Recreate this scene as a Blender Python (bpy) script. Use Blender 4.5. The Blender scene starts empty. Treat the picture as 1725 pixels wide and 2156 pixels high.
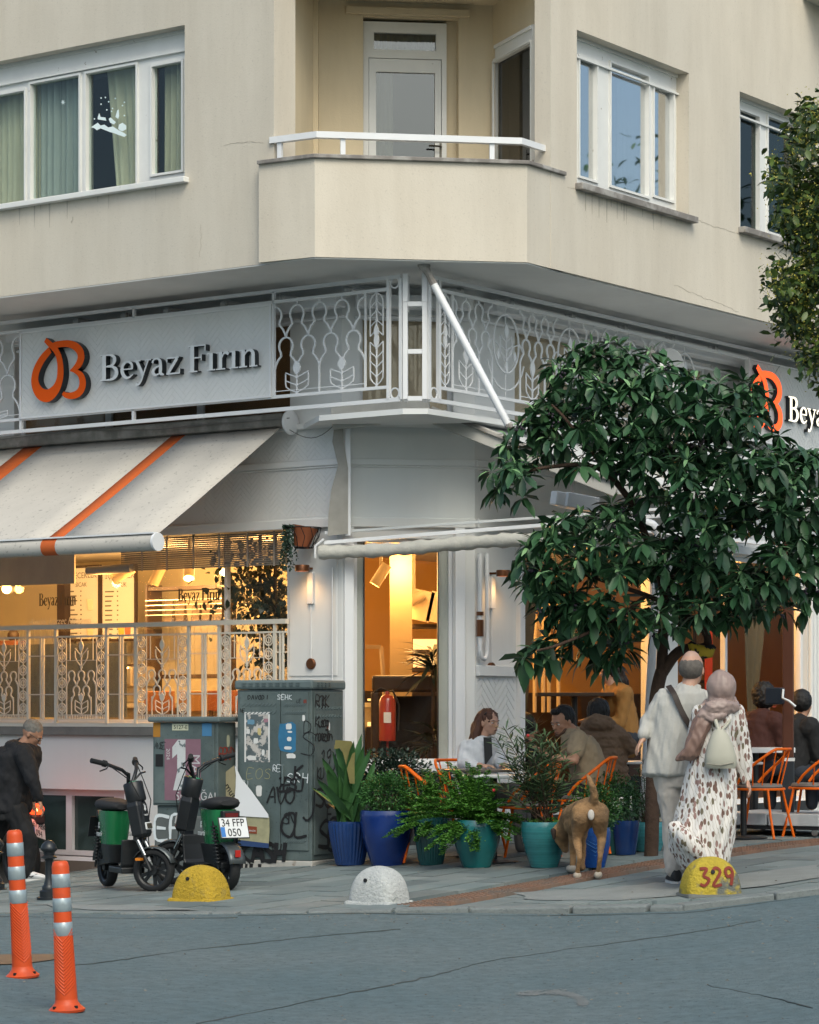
import bpy, bmesh, math, random
from mathutils import Vector as V, Matrix as Mx, noise as mnoise
R = math.radians
PI = math.pi
sc = bpy.context.scene
COL = sc.collection
F_, CX, HY, CH = 5800.0, 862.5, 1500.0, 1.5      # focal length and principal point in photo units, camera height
cam = bpy.data.objects.new('camera', bpy.data.cameras.new('camera'))
COL.objects.link(cam)
cam.location = (0, 0, CH)
cam.rotation_euler = (R(90), 0, 0)
cam.data.sensor_fit = 'HORIZONTAL'
cam.data.sensor_width = 24
cam.data.lens = 24 * F_ / 1725
cam.data.shift_y = (HY - 1078) / 1725
cam.data.clip_end = 600
sc.camera = cam
SUN_EL, SUN_AZ = R(48), R(164)                     # soft overcast light from behind the camera
w = bpy.data.worlds.new('World'); sc.world = w; w.use_nodes = True
nt = w.node_tree; bg = nt.nodes['Background']
sky = nt.nodes.new('ShaderNodeTexSky'); sky.sky_type = 'NISHITA'; sky.sun_disc = False
sky.sun_elevation = SUN_EL; sky.sun_rotation = SUN_AZ
sky.air_density = 1.0; sky.dust_density = 4.5; sky.ozone_density = 1.0
tn = nt.nodes.new('ShaderNodeMix'); tn.data_type = 'RGBA'; tn.blend_type = 'MULTIPLY'; tn.inputs[0].default_value = 1; tn.inputs[7].default_value = (.93, 1.0, .985, 1)
nt.links.new(sky.outputs[0], tn.inputs[6]); nt.links.new(tn.outputs[2], bg.inputs[0]); bg.inputs[1].default_value = 0.135
sl = bpy.data.lights.new('sun', 'SUN'); sl.energy = 0.7; sl.angle = R(30); sl.color = (1.0, 0.96, 0.84)
so = bpy.data.objects.new('sun', sl); COL.objects.link(so)
sdir = V((math.sin(SUN_AZ) * math.cos(SUN_EL), math.cos(SUN_AZ) * math.cos(SUN_EL), math.sin(SUN_EL)))
so.rotation_euler = sdir.to_track_quat('Z', 'Y').to_euler(); so.location = (0, -10, 30)
sc.view_settings.view_transform = 'Standard'; sc.view_settings.look = 'None'
sc.view_settings.exposure = 0.62; sc.view_settings.gamma = 1; sc.view_settings.use_curve_mapping = False
def W(px, py, Y): return V(((px - CX) / F_ * Y, Y, CH - (py - HY) / F_ * Y))
def zg(X, Y):
    X = min(max(X, -4.2), 4.3); Y = min(max(Y, 9.0), 31.0)
    return -0.513236 - 0.05487 * X + 0.031104 * Y + 0.004527 * X * Y + 0.06068 * X * X - 0.000036 * Y * Y - 0.002757 * X * X * Y
def GY(px, Y): X = (px - CX) / F_ * Y; return V((X, Y, zg(X, Y)))
def G(px, py):
    a, b = 8.0, 60.0
    for _ in range(40):
        m = (a + b) / 2; p = W(px, py, m)
        if p.z > zg(p.x, p.y): a = m
        else: b = m
    p = W(px, py, a); return V((p.x, p.y, zg(p.x, p.y)))
class Plane:
    def __init__(s, px, Y, deg):
        s.u = V((math.cos(R(deg)), math.sin(R(deg)), 0)); s.n = V((s.u.y, -s.u.x, 0)); s.deg = deg
        s.o = V(((px - CX) / F_ * Y, Y, 0))
    def off(s, d):
        q = Plane(0, 1, s.deg); q.o = s.o + s.n * d; return q
    def hit(s, px, py, d=0.0):
        r = V(((px - CX) / F_, 1, -(py - HY) / F_)); c = V((0, 0, CH)); o = s.o + s.n * d
        t = (o - c).dot(s.n) / r.dot(s.n); p = c + r * t
        return (p - o).dot(s.u), p.z
    def s(s, px, d=0.0): return s.hit(px, HY, d)[0]
    def pt(s, a, z, d=0.0): return s.o + s.u * a + s.n * d + V((0, 0, z))
    def P(s, px, py, d=0.0): a, z = s.hit(px, py, d); return s.pt(a, z, d)
    def mat(s, a, z, d=0.0):
        m = Mx((( s.u.x, 0, s.n.x), (s.u.y, 0, s.n.y), (0, 1, 0))).to_4x4(); m.translation = s.pt(a, z, d); return m
MATS = {}
def lin(h):
    h = h.lstrip('#'); c = [int(h[i:i + 2], 16) / 255 for i in (0, 2, 4)]
    return tuple((x / 12.92 if x <= .04045 else ((x + .055) / 1.055) ** 2.4) for x in c)
def mat(name, col, rough=.6, metal=0.0, var=.12, vs=6.0, bump=0.0, bs=60.0, spec=.4, streak=0.0, emit=None, es=1.0,
        speck=0.0, ss=40.0, coat=0.0, sub=None, second=None, s2=3.0, t2=.55, w2=.08, trans=0.0, alpha=1.0, rings=0.0, dirtz=None, orand=0.0):
    if name in MATS: return MATS[name]
    if isinstance(col, str): col = lin(col)
    m = bpy.data.materials.new(name); MATS[name] = m; m.use_nodes = True
    N, L = m.node_tree.nodes, m.node_tree.links; b = N['Principled BSDF']
    def nn(t, **k):
        n = N.new(t)
        for a, v in k.items(): setattr(n, a, v)
        return n
    tc = nn('ShaderNodeTexCoord'); co = tc.outputs['Object']
    def noise(scale, det=4, rough_=.6, vec=None):
        n = nn('ShaderNodeTexNoise'); n.inputs['Scale'].default_value = scale; n.inputs['Detail'].default_value = det
        n.inputs['Roughness'].default_value = rough_; L.new(vec or co, n.inputs['Vector']); return n.outputs['Fac']
    def ramp(f, a, b_, ca=(0, 0, 0, 1), cb=(1, 1, 1, 1)):
        r = nn('ShaderNodeValToRGB'); r.color_ramp.elements[0].position = a; r.color_ramp.elements[1].position = b_
        r.color_ramp.elements[0].color = ca; r.color_ramp.elements[1].color = cb; L.new(f, r.inputs[0]); return r.outputs[0]
    def mix(fac, a, b_, mode='MIX'):
        x = nn('ShaderNodeMix', data_type='RGBA', blend_type=mode);
        if isinstance(fac, float): x.inputs[0].default_value = fac
        else: L.new(fac, x.inputs[0])
        for i, v in ((6, a), (7, b_)):
            if isinstance(v, tuple): x.inputs[i].default_value = (*v[:3], 1)
            else: L.new(v, x.inputs[i])
        return x.outputs[2]
    c = tuple(col)
    if second is not None:
        if isinstance(second, str): second = lin(second)
        c = mix(ramp(noise(s2), t2 - w2, t2 + w2), c, tuple(second))
    if var > 0:
        c = mix(ramp(noise(vs, 6), .3, .7, (1 - var, 1 - var, 1 - var * .9, 1), (1 + var, 1 + var, 1 + var, 1)), c, c) if False else \
            mix(1.0, c, ramp(noise(vs, 6), .28, .72, (1 - var, 1 - var, 1 - var, 1), (1, 1, 1, 1)), 'MULTIPLY')
    if streak > 0:
        mp = nn('ShaderNodeMapping'); mp.inputs['Scale'].default_value = (1.6, 1.6, .22); L.new(co, mp.inputs[0])
        f = ramp(noise(1.3, 8, .7, mp.outputs[0]), .42, .82)
        c = mix(1.0, c, mix(f, (1, 1, 1), (1 - streak, 1 - streak * 1.08, 1 - streak * 1.2)), 'MULTIPLY')
    if speck > 0:
        f = ramp(noise(ss, 2, .5), .62, .72)
        c = mix(f, c, mix(1.0, c, (1 - speck,) * 3, 'MULTIPLY'))
    if rings > 0:
        mp = nn('ShaderNodeMapping'); mp.inputs['Scale'].default_value = (.02, .02, 1); L.new(co, mp.inputs[0])
        f = ramp(noise(rings, 2, .5, mp.outputs[0]), .4, .6)
        c = mix(1.0, c, mix(f, (.8, .8, .8), (1, 1, 1)), 'MULTIPLY')
    if orand > 0:
        oi = nn('ShaderNodeObjectInfo'); c = mix(1.0, c, ramp(oi.outputs['Random'], 0, 1, (1 - orand, 1 - orand, 1 - orand, 1), (1 + orand, 1 + orand, 1 + orand * .9, 1)), 'MULTIPLY')
    if isinstance(c, tuple): b.inputs['Base Color'].default_value = (*c, 1)
    else: L.new(c, b.inputs['Base Color'])
    b.inputs['Roughness'].default_value = rough; b.inputs['Metallic'].default_value = metal
    b.inputs['Specular IOR Level'].default_value = spec
    if coat: b.inputs['Coat Weight'].default_value = coat; b.inputs['Coat Roughness'].default_value = .12
    if sub: b.inputs['Subsurface Weight'].default_value = sub; b.inputs['Subsurface Scale'].default_value = .01
    if emit is not None:
        if isinstance(emit, str): emit = lin(emit)
        b.inputs['Emission Color'].default_value = (*emit, 1); b.inputs['Emission Strength'].default_value = es
    if alpha < 1: b.inputs['Alpha'].default_value = alpha
    if trans: b.inputs['Transmission Weight'].default_value = trans
    if bump > 0:
        bn = nn('ShaderNodeBump'); bn.inputs['Strength'].default_value = min(1, bump * 4); bn.inputs['Distance'].default_value = .02 * bump * 2
        L.new(noise(bs, 5, .6), bn.inputs['Height']); L.new(bn.outputs[0], b.inputs['Normal'])
    return m
def glass(name, tint=(.9, .95, .93), refl=1.0, dirt=0.0, rough=.02, ior=1.5):
    if name in MATS: return MATS[name]
    m = bpy.data.materials.new(name); MATS[name] = m; m.use_nodes = True
    N, L = m.node_tree.nodes, m.node_tree.links; N.remove(N['Principled BSDF']); out = N['Material Output']
    t = N.new('ShaderNodeBsdfTransparent'); t.inputs[0].default_value = (*tint, 1)
    g = N.new('ShaderNodeBsdfGlossy'); g.inputs['Roughness'].default_value = rough; g.inputs[0].default_value = (1, 1, 1, 1)
    f = N.new('ShaderNodeLayerWeight'); f.inputs[0].default_value = .5
    pw = N.new('ShaderNodeMath'); pw.operation = 'POWER'; pw.inputs[1].default_value = 5; L.new(f.outputs['Facing'], pw.inputs[0])
    ad = N.new('ShaderNodeMath'); ad.operation = 'MULTIPLY_ADD'; ad.inputs[1].default_value = .96; ad.inputs[2].default_value = .04; L.new(pw.outputs[0], ad.inputs[0])
    mu = N.new('ShaderNodeMath'); mu.operation = 'MULTIPLY'; mu.inputs[1].default_value = refl; mu.use_clamp = True
    L.new(ad.outputs[0], mu.inputs[0])
    tc = N.new('ShaderNodeTexCoord'); ns = N.new('ShaderNodeTexNoise'); ns.inputs['Scale'].default_value = 1.3; L.new(tc.outputs['Object'], ns.inputs[0])
    bn = N.new('ShaderNodeBump'); bn.inputs['Strength'].default_value = .06; bn.inputs['Distance'].default_value = .02
    L.new(ns.outputs[0], bn.inputs['Height']); L.new(bn.outputs[0], g.inputs['Normal'])
    mx = N.new('ShaderNodeMixShader'); L.new(mu.outputs[0], mx.inputs[0]); L.new(t.outputs[0], mx.inputs[1]); L.new(g.outputs[0], mx.inputs[2])
    last = mx
    if dirt > 0:
        d = N.new('ShaderNodeBsdfDiffuse'); d.inputs[0].default_value = (.6, .6, .58, 1)
        n2 = N.new('ShaderNodeTexNoise'); n2.inputs['Scale'].default_value = 3; n2.inputs['Detail'].default_value = 6; L.new(tc.outputs['Object'], n2.inputs[0])
        r = N.new('ShaderNodeMath'); r.operation = 'MULTIPLY'; r.inputs[1].default_value = dirt * 2; L.new(n2.outputs[0], r.inputs[0])
        m2 = N.new('ShaderNodeMixShader'); L.new(r.outputs[0], m2.inputs[0]); L.new(mx.outputs[0], m2.inputs[1]); L.new(d.outputs[0], m2.inputs[2]); last = m2
    L.new(last.outputs[0], out.inputs[0]); return m
def base_matrix(o):
    m = Mx.Translation(o.location) @ o.rotation_euler.to_matrix().to_4x4() @ Mx.Diagonal((*o.scale, 1))
    return base_matrix(o.parent) @ m if o.parent else m
def tag(o, label=None, cat=None, group=None, kind=None):
    if label: o['label'] = label
    if cat: o['category'] = cat
    if group: o['group'] = group
    if kind: o['kind'] = kind
    return o
def thing(name, label, cat, loc=(0, 0, 0), rz=0.0, group=None):
    o = bpy.data.objects.new(name, None); COL.objects.link(o); o.empty_display_size = .1
    o.location = loc; o.rotation_euler = (0, 0, rz); return tag(o, label, cat, group)
def kids(o): return [c for c in bpy.data.objects if c.parent == o]
CH_IDX = {}
def copy_tree(o, parent=None, loc=None, rz=None, label=None, name=None):
    c = o.copy(); COL.objects.link(c); c.parent = parent
    if loc is not None: c.location = loc
    if rz is not None: c.rotation_euler = (0, 0, rz)
    if label: c['label'] = label
    for k in kids(o): copy_tree(k, c)
    return c
class MB:
    def __init__(s): s.v = []; s.f = []; s.m = []; s.mi = 0
    def add(s, vs, fs):
        b = len(s.v); s.v += [tuple(v) for v in vs]; s.f += [tuple(b + i for i in f) for f in fs]; s.m += [s.mi] * len(fs); return s
    def box8(s, p):   # p: bottom 4 then top 4
        return s.add(p, [(3, 2, 1, 0), (4, 5, 6, 7), (0, 1, 5, 4), (1, 2, 6, 5), (2, 3, 7, 6), (3, 0, 4, 7)])
    def box(s, c, d, M=None):
        x, y, z = d[0] / 2, d[1] / 2, d[2] / 2
        p = [V((-x, -y, -z)), V((x, -y, -z)), V((x, y, -z)), V((-x, y, -z)), V((-x, -y, z)), V((x, -y, z)), V((x, y, z)), V((-x, y, z))]
        c = V(c); p = [(M @ (q + c) if M else q + c) for q in p]; return s.box8(p)
    def pb(s, P, s0, s1, z0, z1, d0, d1):   # box in plane coordinates
        return s.box8([P.pt(s0, z0, d1), P.pt(s1, z0, d1), P.pt(s1, z0, d0), P.pt(s0, z0, d0), P.pt(s0, z1, d1), P.pt(s1, z1, d1), P.pt(s1, z1, d0), P.pt(s0, z1, d0)])
    def pbx(s, P, px0, px1, z0, z1, d0, d1, at=None):
        a = d1 if at is None else at
        return s.pb(P, P.s(px0, a), P.s(px1, a), z0, z1, d0, d1)
    def bar(s, a, b, w, h, up=V((0, 0, 1))):
        a, b = V(a), V(b); d = (b - a).normalized()
        x = d.cross(up)
        if x.length < 1e-4: x = d.cross(V((1, 0, 0)))
        x.normalize(); y = x.cross(d).normalized(); x = x * w / 2; y = y * h / 2
        return s.box8([a - x - y, a + x - y, b + x - y, b - x - y, a - x + y, a + x + y, b + x + y, b - x + y])
    def quad(s, a, b, c, d): return s.add([a, b, c, d], [(0, 1, 2, 3)])
    def tube(s, pts, r, n=8, cap=True, closed=False, sx=1.0):
        pts = [V(p) for p in pts]; k = len(pts); rr = r if isinstance(r, (list, tuple)) else [r] * k
        vs = []; pu = None
        for i, p in enumerate(pts):
            if closed: t = pts[(i + 1) % k] - pts[i - 1]
            else: t = pts[min(i + 1, k - 1)] - pts[max(i - 1, 0)]
            if t.length < 1e-9: t = V((0, 0, 1))
            t.normalize()
            if pu is None: pu = t.cross(V((0, 0, 1))); pu = pu if pu.length > .05 else t.cross(V((1, 0, 0)))
            u = pu - t * pu.dot(t)
            if u.length < 1e-6: u = t.cross(V((.3, .9, .1)))
            u.normalize(); pu = u; v = t.cross(u)
            for j in range(n):
                a = 2 * PI * j / n; vs.append(p + u * (math.cos(a) * rr[i]) + v * (math.sin(a) * rr[i] * sx))
        fs = []
        for i in range(k if closed else k - 1):
            for j in range(n):
                a, b = i * n + j, i * n + (j + 1) % n; c, d = ((i + 1) % k) * n + (j + 1) % n, ((i + 1) % k) * n + j; fs.append((a, b, c, d))
        if cap and not closed: fs += [tuple(range(n - 1, -1, -1)), tuple((k - 1) * n + j for j in range(n))]
        return s.add(vs, fs)
    def rings(s, rs, cap=True):
        n = len(rs[0]); vs = [p for r in rs for p in r]; fs = []
        for i in range(len(rs) - 1):
            for j in range(n): fs.append((i * n + j, i * n + (j + 1) % n, (i + 1) * n + (j + 1) % n, (i + 1) * n + j))
        if cap: fs += [tuple(range(n - 1, -1, -1)), tuple((len(rs) - 1) * n + j for j in range(n))]
        return s.add(vs, fs)
    def lathe(s, prof, c=(0, 0, 0), n=24, M=None, cap=True, sy=1.0):
        c = V(c); rs = []
        for r, z in prof:
            ring = [V((r * math.cos(2 * PI * j / n), r * sy * math.sin(2 * PI * j / n), z)) for j in range(n)]
            rs.append([(M @ p if M else p) + c for p in ring])
        return s.rings(rs, cap)
    def prism(s, pts, fr, t):   # 2D outline pts, fr(x, y, h) -> point, thickness t
        n = len(pts); a = sum(pts[i][0] * pts[(i + 1) % n][1] - pts[(i + 1) % n][0] * pts[i][1] for i in range(n))
        if a < 0: pts = pts[::-1]
        vs = [fr(x, y, 0) for x, y in pts] + [fr(x, y, t) for x, y in pts]
        return s.add(vs, [tuple(range(n - 1, -1, -1)), tuple(range(n, 2 * n))] + [(i, (i + 1) % n, n + (i + 1) % n, n + i) for i in range(n)])
    def ribbon(s, pts, w, fr, t, closed=False):   # flat bar of in-plane width(s) w, thickness t
        k = len(pts); ww = w if isinstance(w, (list, tuple)) else [w] * k; L_, R_ = [], []
        for i in range(k):
            a = pts[i - 1] if (i > 0 or closed) else pts[i]; b = pts[(i + 1) % k] if (i < k - 1 or closed) else pts[i]
            dx, dy = b[0] - a[0], b[1] - a[1]; l = math.hypot(dx, dy) or 1; nx, ny = -dy / l, dx / l; h = ww[i] / 2
            L_.append((pts[i][0] + nx * h, pts[i][1] + ny * h)); R_.append((pts[i][0] - nx * h, pts[i][1] - ny * h))
        vs = []
        for i in range(k): vs += [fr(*L_[i], 0), fr(*R_[i], 0), fr(*R_[i], t), fr(*L_[i], t)]
        fs = []
        for i in range(k if closed else k - 1):
            a, b = 4 * i, 4 * ((i + 1) % k)
            for j in range(4): fs.append((a + j, a + (j + 1) % 4, b + (j + 1) % 4, b + j))
        if not closed: fs += [(3, 2, 1, 0), (4 * k - 4, 4 * k - 3, 4 * k - 2, 4 * k - 1)]
        return s.add(vs, fs)
    def sphere(s, c, r, n=12, m=8, M=None):
        c = V(c); r = r if isinstance(r, (tuple, list)) else (r, r, r); rs = []
        for i in range(1, m):
            a = PI * i / m - PI / 2
            rs.append([V((r[0] * math.cos(a) * math.cos(2 * PI * j / n), r[1] * math.cos(a) * math.sin(2 * PI * j / n), r[2] * math.sin(a))) for j in range(n)])
        vs = [p for q in rs for p in q] + [V((0, 0, -r[2])), V((0, 0, r[2]))]; fs = []
        for i in range(len(rs) - 1):
            for j in range(n): fs.append((i * n + j, i * n + (j + 1) % n, (i + 1) * n + (j + 1) % n, (i + 1) * n + j))
        t = (len(rs) - 1) * n; b = len(rs) * n
        for j in range(n): fs += [((j + 1) % n, j, b), (t + j, t + (j + 1) % n, b + 1)]
        return s.add([(M @ p if M else p) + c for p in vs], fs)
    def mesh(s, name, mats, M=None, smooth=None):
        me = bpy.data.meshes.new(name); vs = s.v
        if M is not None: I = M.inverted(); vs = [tuple(I @ V(v)) for v in vs]
        me.from_pydata(vs, [], s.f)
        for m in (mats if isinstance(mats, (list, tuple)) else [mats]): me.materials.append(m)
        if max(s.m or [0]) > 0: me.polygons.foreach_set('material_index', s.m)
        if smooth: me.shade_smooth() if hasattr(me, 'shade_smooth') else None; me.set_sharp_from_angle(angle=R(smooth))
        me.update(); return me
    def build(s, name, mats, parent=None, smooth=None, bevel=0, label=None, cat=None, group=None, kind=None, at=None):
        M = base_matrix(parent) if parent else (Mx.Translation(at) if at is not None else None)
        me = s.mesh(name, mats, M, smooth); o = bpy.data.objects.new(name, me); COL.objects.link(o)
        if parent: o.parent = parent
        elif at is not None: o.location = at
        if bevel:
            b = o.modifiers.new('bevel', 'BEVEL'); b.width = bevel; b.segments = 2; b.limit_method = 'ANGLE'; b.angle_limit = R(40)
        return tag(o, label, cat, group, kind)
def text(body, size, M, m, parent=None, ext=.001, name='lettering', align='LEFT', sx=1.0):
    cu = bpy.data.curves.new(name, 'FONT'); cu.body = body; cu.size = size; cu.extrude = ext; cu.align_x = align; cu.resolution_u = 3
    o = bpy.data.objects.new(name, cu); me = bpy.data.meshes.new_from_object(o); bpy.data.objects.remove(o); bpy.data.curves.remove(cu)
    me.name = name; me.materials.clear(); me.materials.append(m)
    me.transform(Mx.Diagonal((sx, 1, 1, 1)))
    MM = M if not parent else base_matrix(parent).inverted() @ M
    me.transform(MM); o = bpy.data.objects.new(name, me); COL.objects.link(o); o.parent = parent; return o
def plane2(a, b):
    q = Plane(0, 1, math.degrees(math.atan2(b.y - a.y, b.x - a.x))); q.o = V((a.x, a.y, 0)); return q
def wall(P, s0, s1, z0, z1, holes, th, d=0.0):
    """front skin of a wall with rectangular openings and their reveals; th = thickness behind the face"""
    b = MB(); xs = sorted({s0, s1, *[h[0] for h in holes], *[h[1] for h in holes]}); zs = sorted({z0, z1, *[h[2] for h in holes], *[h[3] for h in holes]})
    xs = [x for x in xs if s0 <= x <= s1]; zs = [z for z in zs if z0 <= z <= z1]
    for i in range(len(xs) - 1):
        for j in range(len(zs) - 1):
            cx, cz = (xs[i] + xs[i + 1]) / 2, (zs[j] + zs[j + 1]) / 2
            if any(h[0] < cx < h[1] and h[2] < cz < h[3] for h in holes): continue
            for dd, fl in ((d, 0), (d - th, 1)):
                q = [P.pt(xs[i], zs[j], dd), P.pt(xs[i + 1], zs[j], dd), P.pt(xs[i + 1], zs[j + 1], dd), P.pt(xs[i], zs[j + 1], dd)]
                b.quad(*(q[::-1] if fl else q))
    for h in list(holes) + [(s0, s1, z0, z1)]:
        c = [(max(h[0], s0), max(h[2], z0)), (min(h[1], s1), max(h[2], z0)), (min(h[1], s1), min(h[3], z1)), (max(h[0], s0), min(h[3], z1))]
        for k in range(4):
            a, e = c[k], c[(k + 1) % 4]; q = [P.pt(*a, d), P.pt(*e, d), P.pt(*e, d - th), P.pt(*a, d - th)]
            b.quad(*q)
    return b
def curve(pts, n=6, closed=False):
    """Catmull-Rom through points of any dimension"""
    pts = [tuple(p) for p in pts]; k = len(pts); out = []
    rng = range(k if closed else k - 1)
    for i in rng:
        g = lambda j: pts[j % k] if closed else pts[min(max(j, 0), k - 1)]
        p0, p1, p2, p3 = g(i - 1), g(i), g(i + 1), g(i + 2)
        for q in range(n):
            t = q / n
            out.append(tuple(.5 * (2 * b + (c - a) * t + (2 * a - 5 * b + 4 * c - d_) * t * t + (3 * b - a - 3 * c + d_) * t ** 3) for a, b, c, d_ in zip(p0, p1, p2, p3)))
    if not closed: out.append(pts[-1])
    return out
def clip(poly, x0, x1, y0, y1):
    for ax, lim, sg in ((0, x0, 1), (0, x1, -1), (1, y0, 1), (1, y1, -1)):
        out = []
        for i in range(len(poly)):
            a, b_ = poly[i - 1], poly[i]; da, db = (a[ax] - lim) * sg, (b_[ax] - lim) * sg
            if (da >= 0) != (db >= 0):
                t = da / (da - db); out.append((a[0] + (b_[0] - a[0]) * t, a[1] + (b_[1] - a[1]) * t))
            if db >= 0: out.append(b_)
        poly = out
        if not poly: return []
    return poly
def herringbone(fr, x0, x1, y0, y1, L_=.16, w_=.04, t=.003, gap=.004):
    b = MB(); n = int(L_ / w_ + .5); c, s_ = math.cos(R(45)), math.sin(R(45)); D = math.hypot(x1 - x0, y1 - y0); N_ = int(D / w_) + n
    mx, my = (x0 + x1) / 2, (y0 + y1) / 2
    for i in range(-N_, N_):
        for j in range(-N_, N_):
            k = (i - j) % (2 * n)
            if k == 0: r = (i * w_, (i + n) * w_, j * w_, (j + 1) * w_)
            elif k == 2 * n - 1: r = (i * w_, (i + 1) * w_, j * w_, (j + n) * w_)
            else: continue
            g = gap / 2; q = [(r[0] + g, r[2] + g), (r[1] - g, r[2] + g), (r[1] - g, r[3] - g), (r[0] + g, r[3] - g)]
            q = [(mx + c * p[0] - s_ * p[1], my + s_ * p[0] + c * p[1]) for p in q]
            if all(abs(p[0] - mx) > (x1 - x0) for p in q): continue
            q = clip(q, x0, x1, y0, y1)
            if len(q) >= 3: b.prism(q, fr, t)
    return b
# ================================================================== materials of the place
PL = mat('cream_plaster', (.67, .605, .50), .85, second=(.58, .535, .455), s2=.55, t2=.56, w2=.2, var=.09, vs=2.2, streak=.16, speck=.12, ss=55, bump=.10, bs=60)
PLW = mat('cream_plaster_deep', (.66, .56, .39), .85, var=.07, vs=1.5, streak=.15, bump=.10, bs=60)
WH = mat('white_wall_paint', (.70, .71, .70), .55, var=.06, vs=1.5, streak=.07, bump=.04, bs=40)
WHM = mat('white_metal_paint', (.72, .73, .74), .4, var=.06, vs=4)
WOOD_W = mat('chipped_white_paint', (.74, .74, .71), .5, var=.08, vs=5, second=(.36, .32, .26), s2=14, t2=.72, w2=.02)
SOF = mat('grey_soffit_plaster', (.64, .64, .62), .9, var=.12, vs=.9, streak=.08)
STONE = mat('sill_stone', (.24, .22, .20), .8, var=.25, vs=8, second=(.42, .40, .37), s2=5)
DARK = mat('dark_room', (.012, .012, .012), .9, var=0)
CURT = mat('cream_curtain', (.50, .455, .34), .9, var=.08)
SHEER = mat('grey_sheer_curtain', (.34, .36, .34), .9, var=.1)
GL = glass('window_glass', refl=.9)
GLR = glass('window_glass_bright', refl=8, tint=(.7, .75, .75))
GLS = glass('shop_glass', tint=(.97, .97, .96), refl=.5)
TAN = mat('tan_blind', (.46, .37, .25), .35, var=.12, vs=2, spec=.5)
BROWNG = mat('brown_panel', (.19, .10, .04), .35, var=.12, vs=2)
ORANGE = mat('orange_sign_paint', (.78, .10, .006), .5, var=.05, spec=.12)
BLACKM = mat('black_letter_return', (.02, .024, .028), .4, var=0)
ZS, ZT = 5.47, 9.7
UL = Plane(577, 24.3, -36.5); UR = Plane(1187, 24.79, 55)
SL = Plane(850, 24.5, -36.5); SR = Plane(900, 24.5, 55)
FL = SL.off(-.5)
c1 = FL.P(720, HY); FC = plane2(c1, V((c1.x + math.cos(R(9)), c1.y + math.sin(R(9)), 0)))
c2 = FC.P(1000, HY); FR = plane2(c2, V((c2.x + math.cos(R(55)), c2.y + math.sin(R(55)), 0)))
bld = thing('corner_building', 'cream plastered corner apartment building with a white bakery on its ground floor', 'building', (0, 26, .2))
def bp(b, name, m, par=None, **k): return b.build(name, m, par or bld, **k)
def XY(v): return (v.x, v.y)
def slab(poly, z0, z1):
    b = MB(); b.prism([XY(p) if hasattr(p, 'x') else p for p in poly], lambda x, y, h: V((x, y, z0 + h)), z1 - z0); return b
def curtain(P, s0, s1, z0, z1, d, amp=.03, wl=.12, mats=None, name='curtain', par=None, top=None, seed=0):
    rnd = random.Random(seed); n = max(8, int((s1 - s0) / wl * 6)); b = MB(); vs = []; rows = 5
    ph = [rnd.uniform(-.6, .6) for _ in range(n + 1)]
    for r in range(rows):
        f = r / (rows - 1)
        for i in range(n + 1):
            t = i / n; a = s0 + (s1 - s0) * t
            if top: tt0, tt1 = top; a = a * (1 - f) + (tt0 + (tt1 - tt0) * t) * f
            vs.append(P.pt(a, z0 + (z1 - z0) * f, d + amp * math.sin(2 * PI * (s1 - s0) * t / wl + ph[i] * .5) * (1 - .35 * f) + .4 * amp * math.sin(17 * t + seed)))
    b.add(vs, [(r * (n + 1) + i, r * (n + 1) + i + 1, (r + 1) * (n + 1) + i + 1, (r + 1) * (n + 1) + i) for r in range(rows - 1) for i in range(n)])
    return b.build(name, mats, par, smooth=60)
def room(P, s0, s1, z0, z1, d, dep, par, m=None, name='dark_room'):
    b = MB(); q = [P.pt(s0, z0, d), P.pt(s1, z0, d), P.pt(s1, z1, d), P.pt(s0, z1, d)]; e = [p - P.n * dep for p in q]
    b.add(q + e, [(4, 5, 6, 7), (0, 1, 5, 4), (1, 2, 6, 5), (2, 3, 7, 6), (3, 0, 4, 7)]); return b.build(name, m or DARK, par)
def window(P, s0, s1, z0, z1, panes, d=-.14, head=.0, sill=.06, fw=.05, curt=None, gm=None, sillm=None, frm=None, so=.10, label=None, inner=1.2, ext=.3):
    """panes: (s0, s1, z0, z1, sash) ; frame fills the rest of the opening"""
    b = MB(); frm = frm or WOOD_W
    holes = [(p[0], p[1], p[2], p[3]) for p in panes]
    xs = sorted({s0, s1, *[h[0] for h in holes], *[h[1] for h in holes]}); zs = sorted({z0, z1, *[h[2] for h in holes], *[h[3] for h in holes]})
    w_ = wall(P, s0 - .01, s1 + .01, z0 - .01, z1 + .01, holes, .06, d); b.add(w_.v, w_.f)
    # raised sash and mullion mouldings
    for h in holes:
        e = .022
        for q in ((h[0] - e, h[1] + e, h[3], h[3] + e), (h[0] - e, h[1] + e, h[2] - e, h[2]), (h[0] - e, h[0], h[2], h[3]), (h[1], h[1] + e, h[2], h[3])):
            b.pb(P, *q, d, d + .018)
    if head:
        b.pb(P, s0, s1, z1 - head, z1 - head + .02, d, d + .03); b.pb(P, s0, s1, z1 - .03, z1, d, d + .02)
    win = bp(b, 'window', frm, label=label)
    for h in holes:
        g = MB(); g.pb(P, h[0] - .005, h[1] + .005, h[2] - .005, h[3] + .005, d - .035, d - .03); g.build('pane', gm or GL, win)
    if sill:
        g = MB(); g.pb(P, s0 - .03, s1 + .05, z0 - sill, z0, d, so * .5); g.build('sill', sillm or STONE, win, bevel=.006)
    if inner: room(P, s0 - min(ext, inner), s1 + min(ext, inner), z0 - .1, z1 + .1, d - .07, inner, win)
    return win
sL0, sL1 = UL.s(-420), 0.0
zt = UL.hit(388, 52)[1]; zb = UL.hit(388, 374)[1]
wl0, wl1 = UL.s(-180), UL.s(389)
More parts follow.
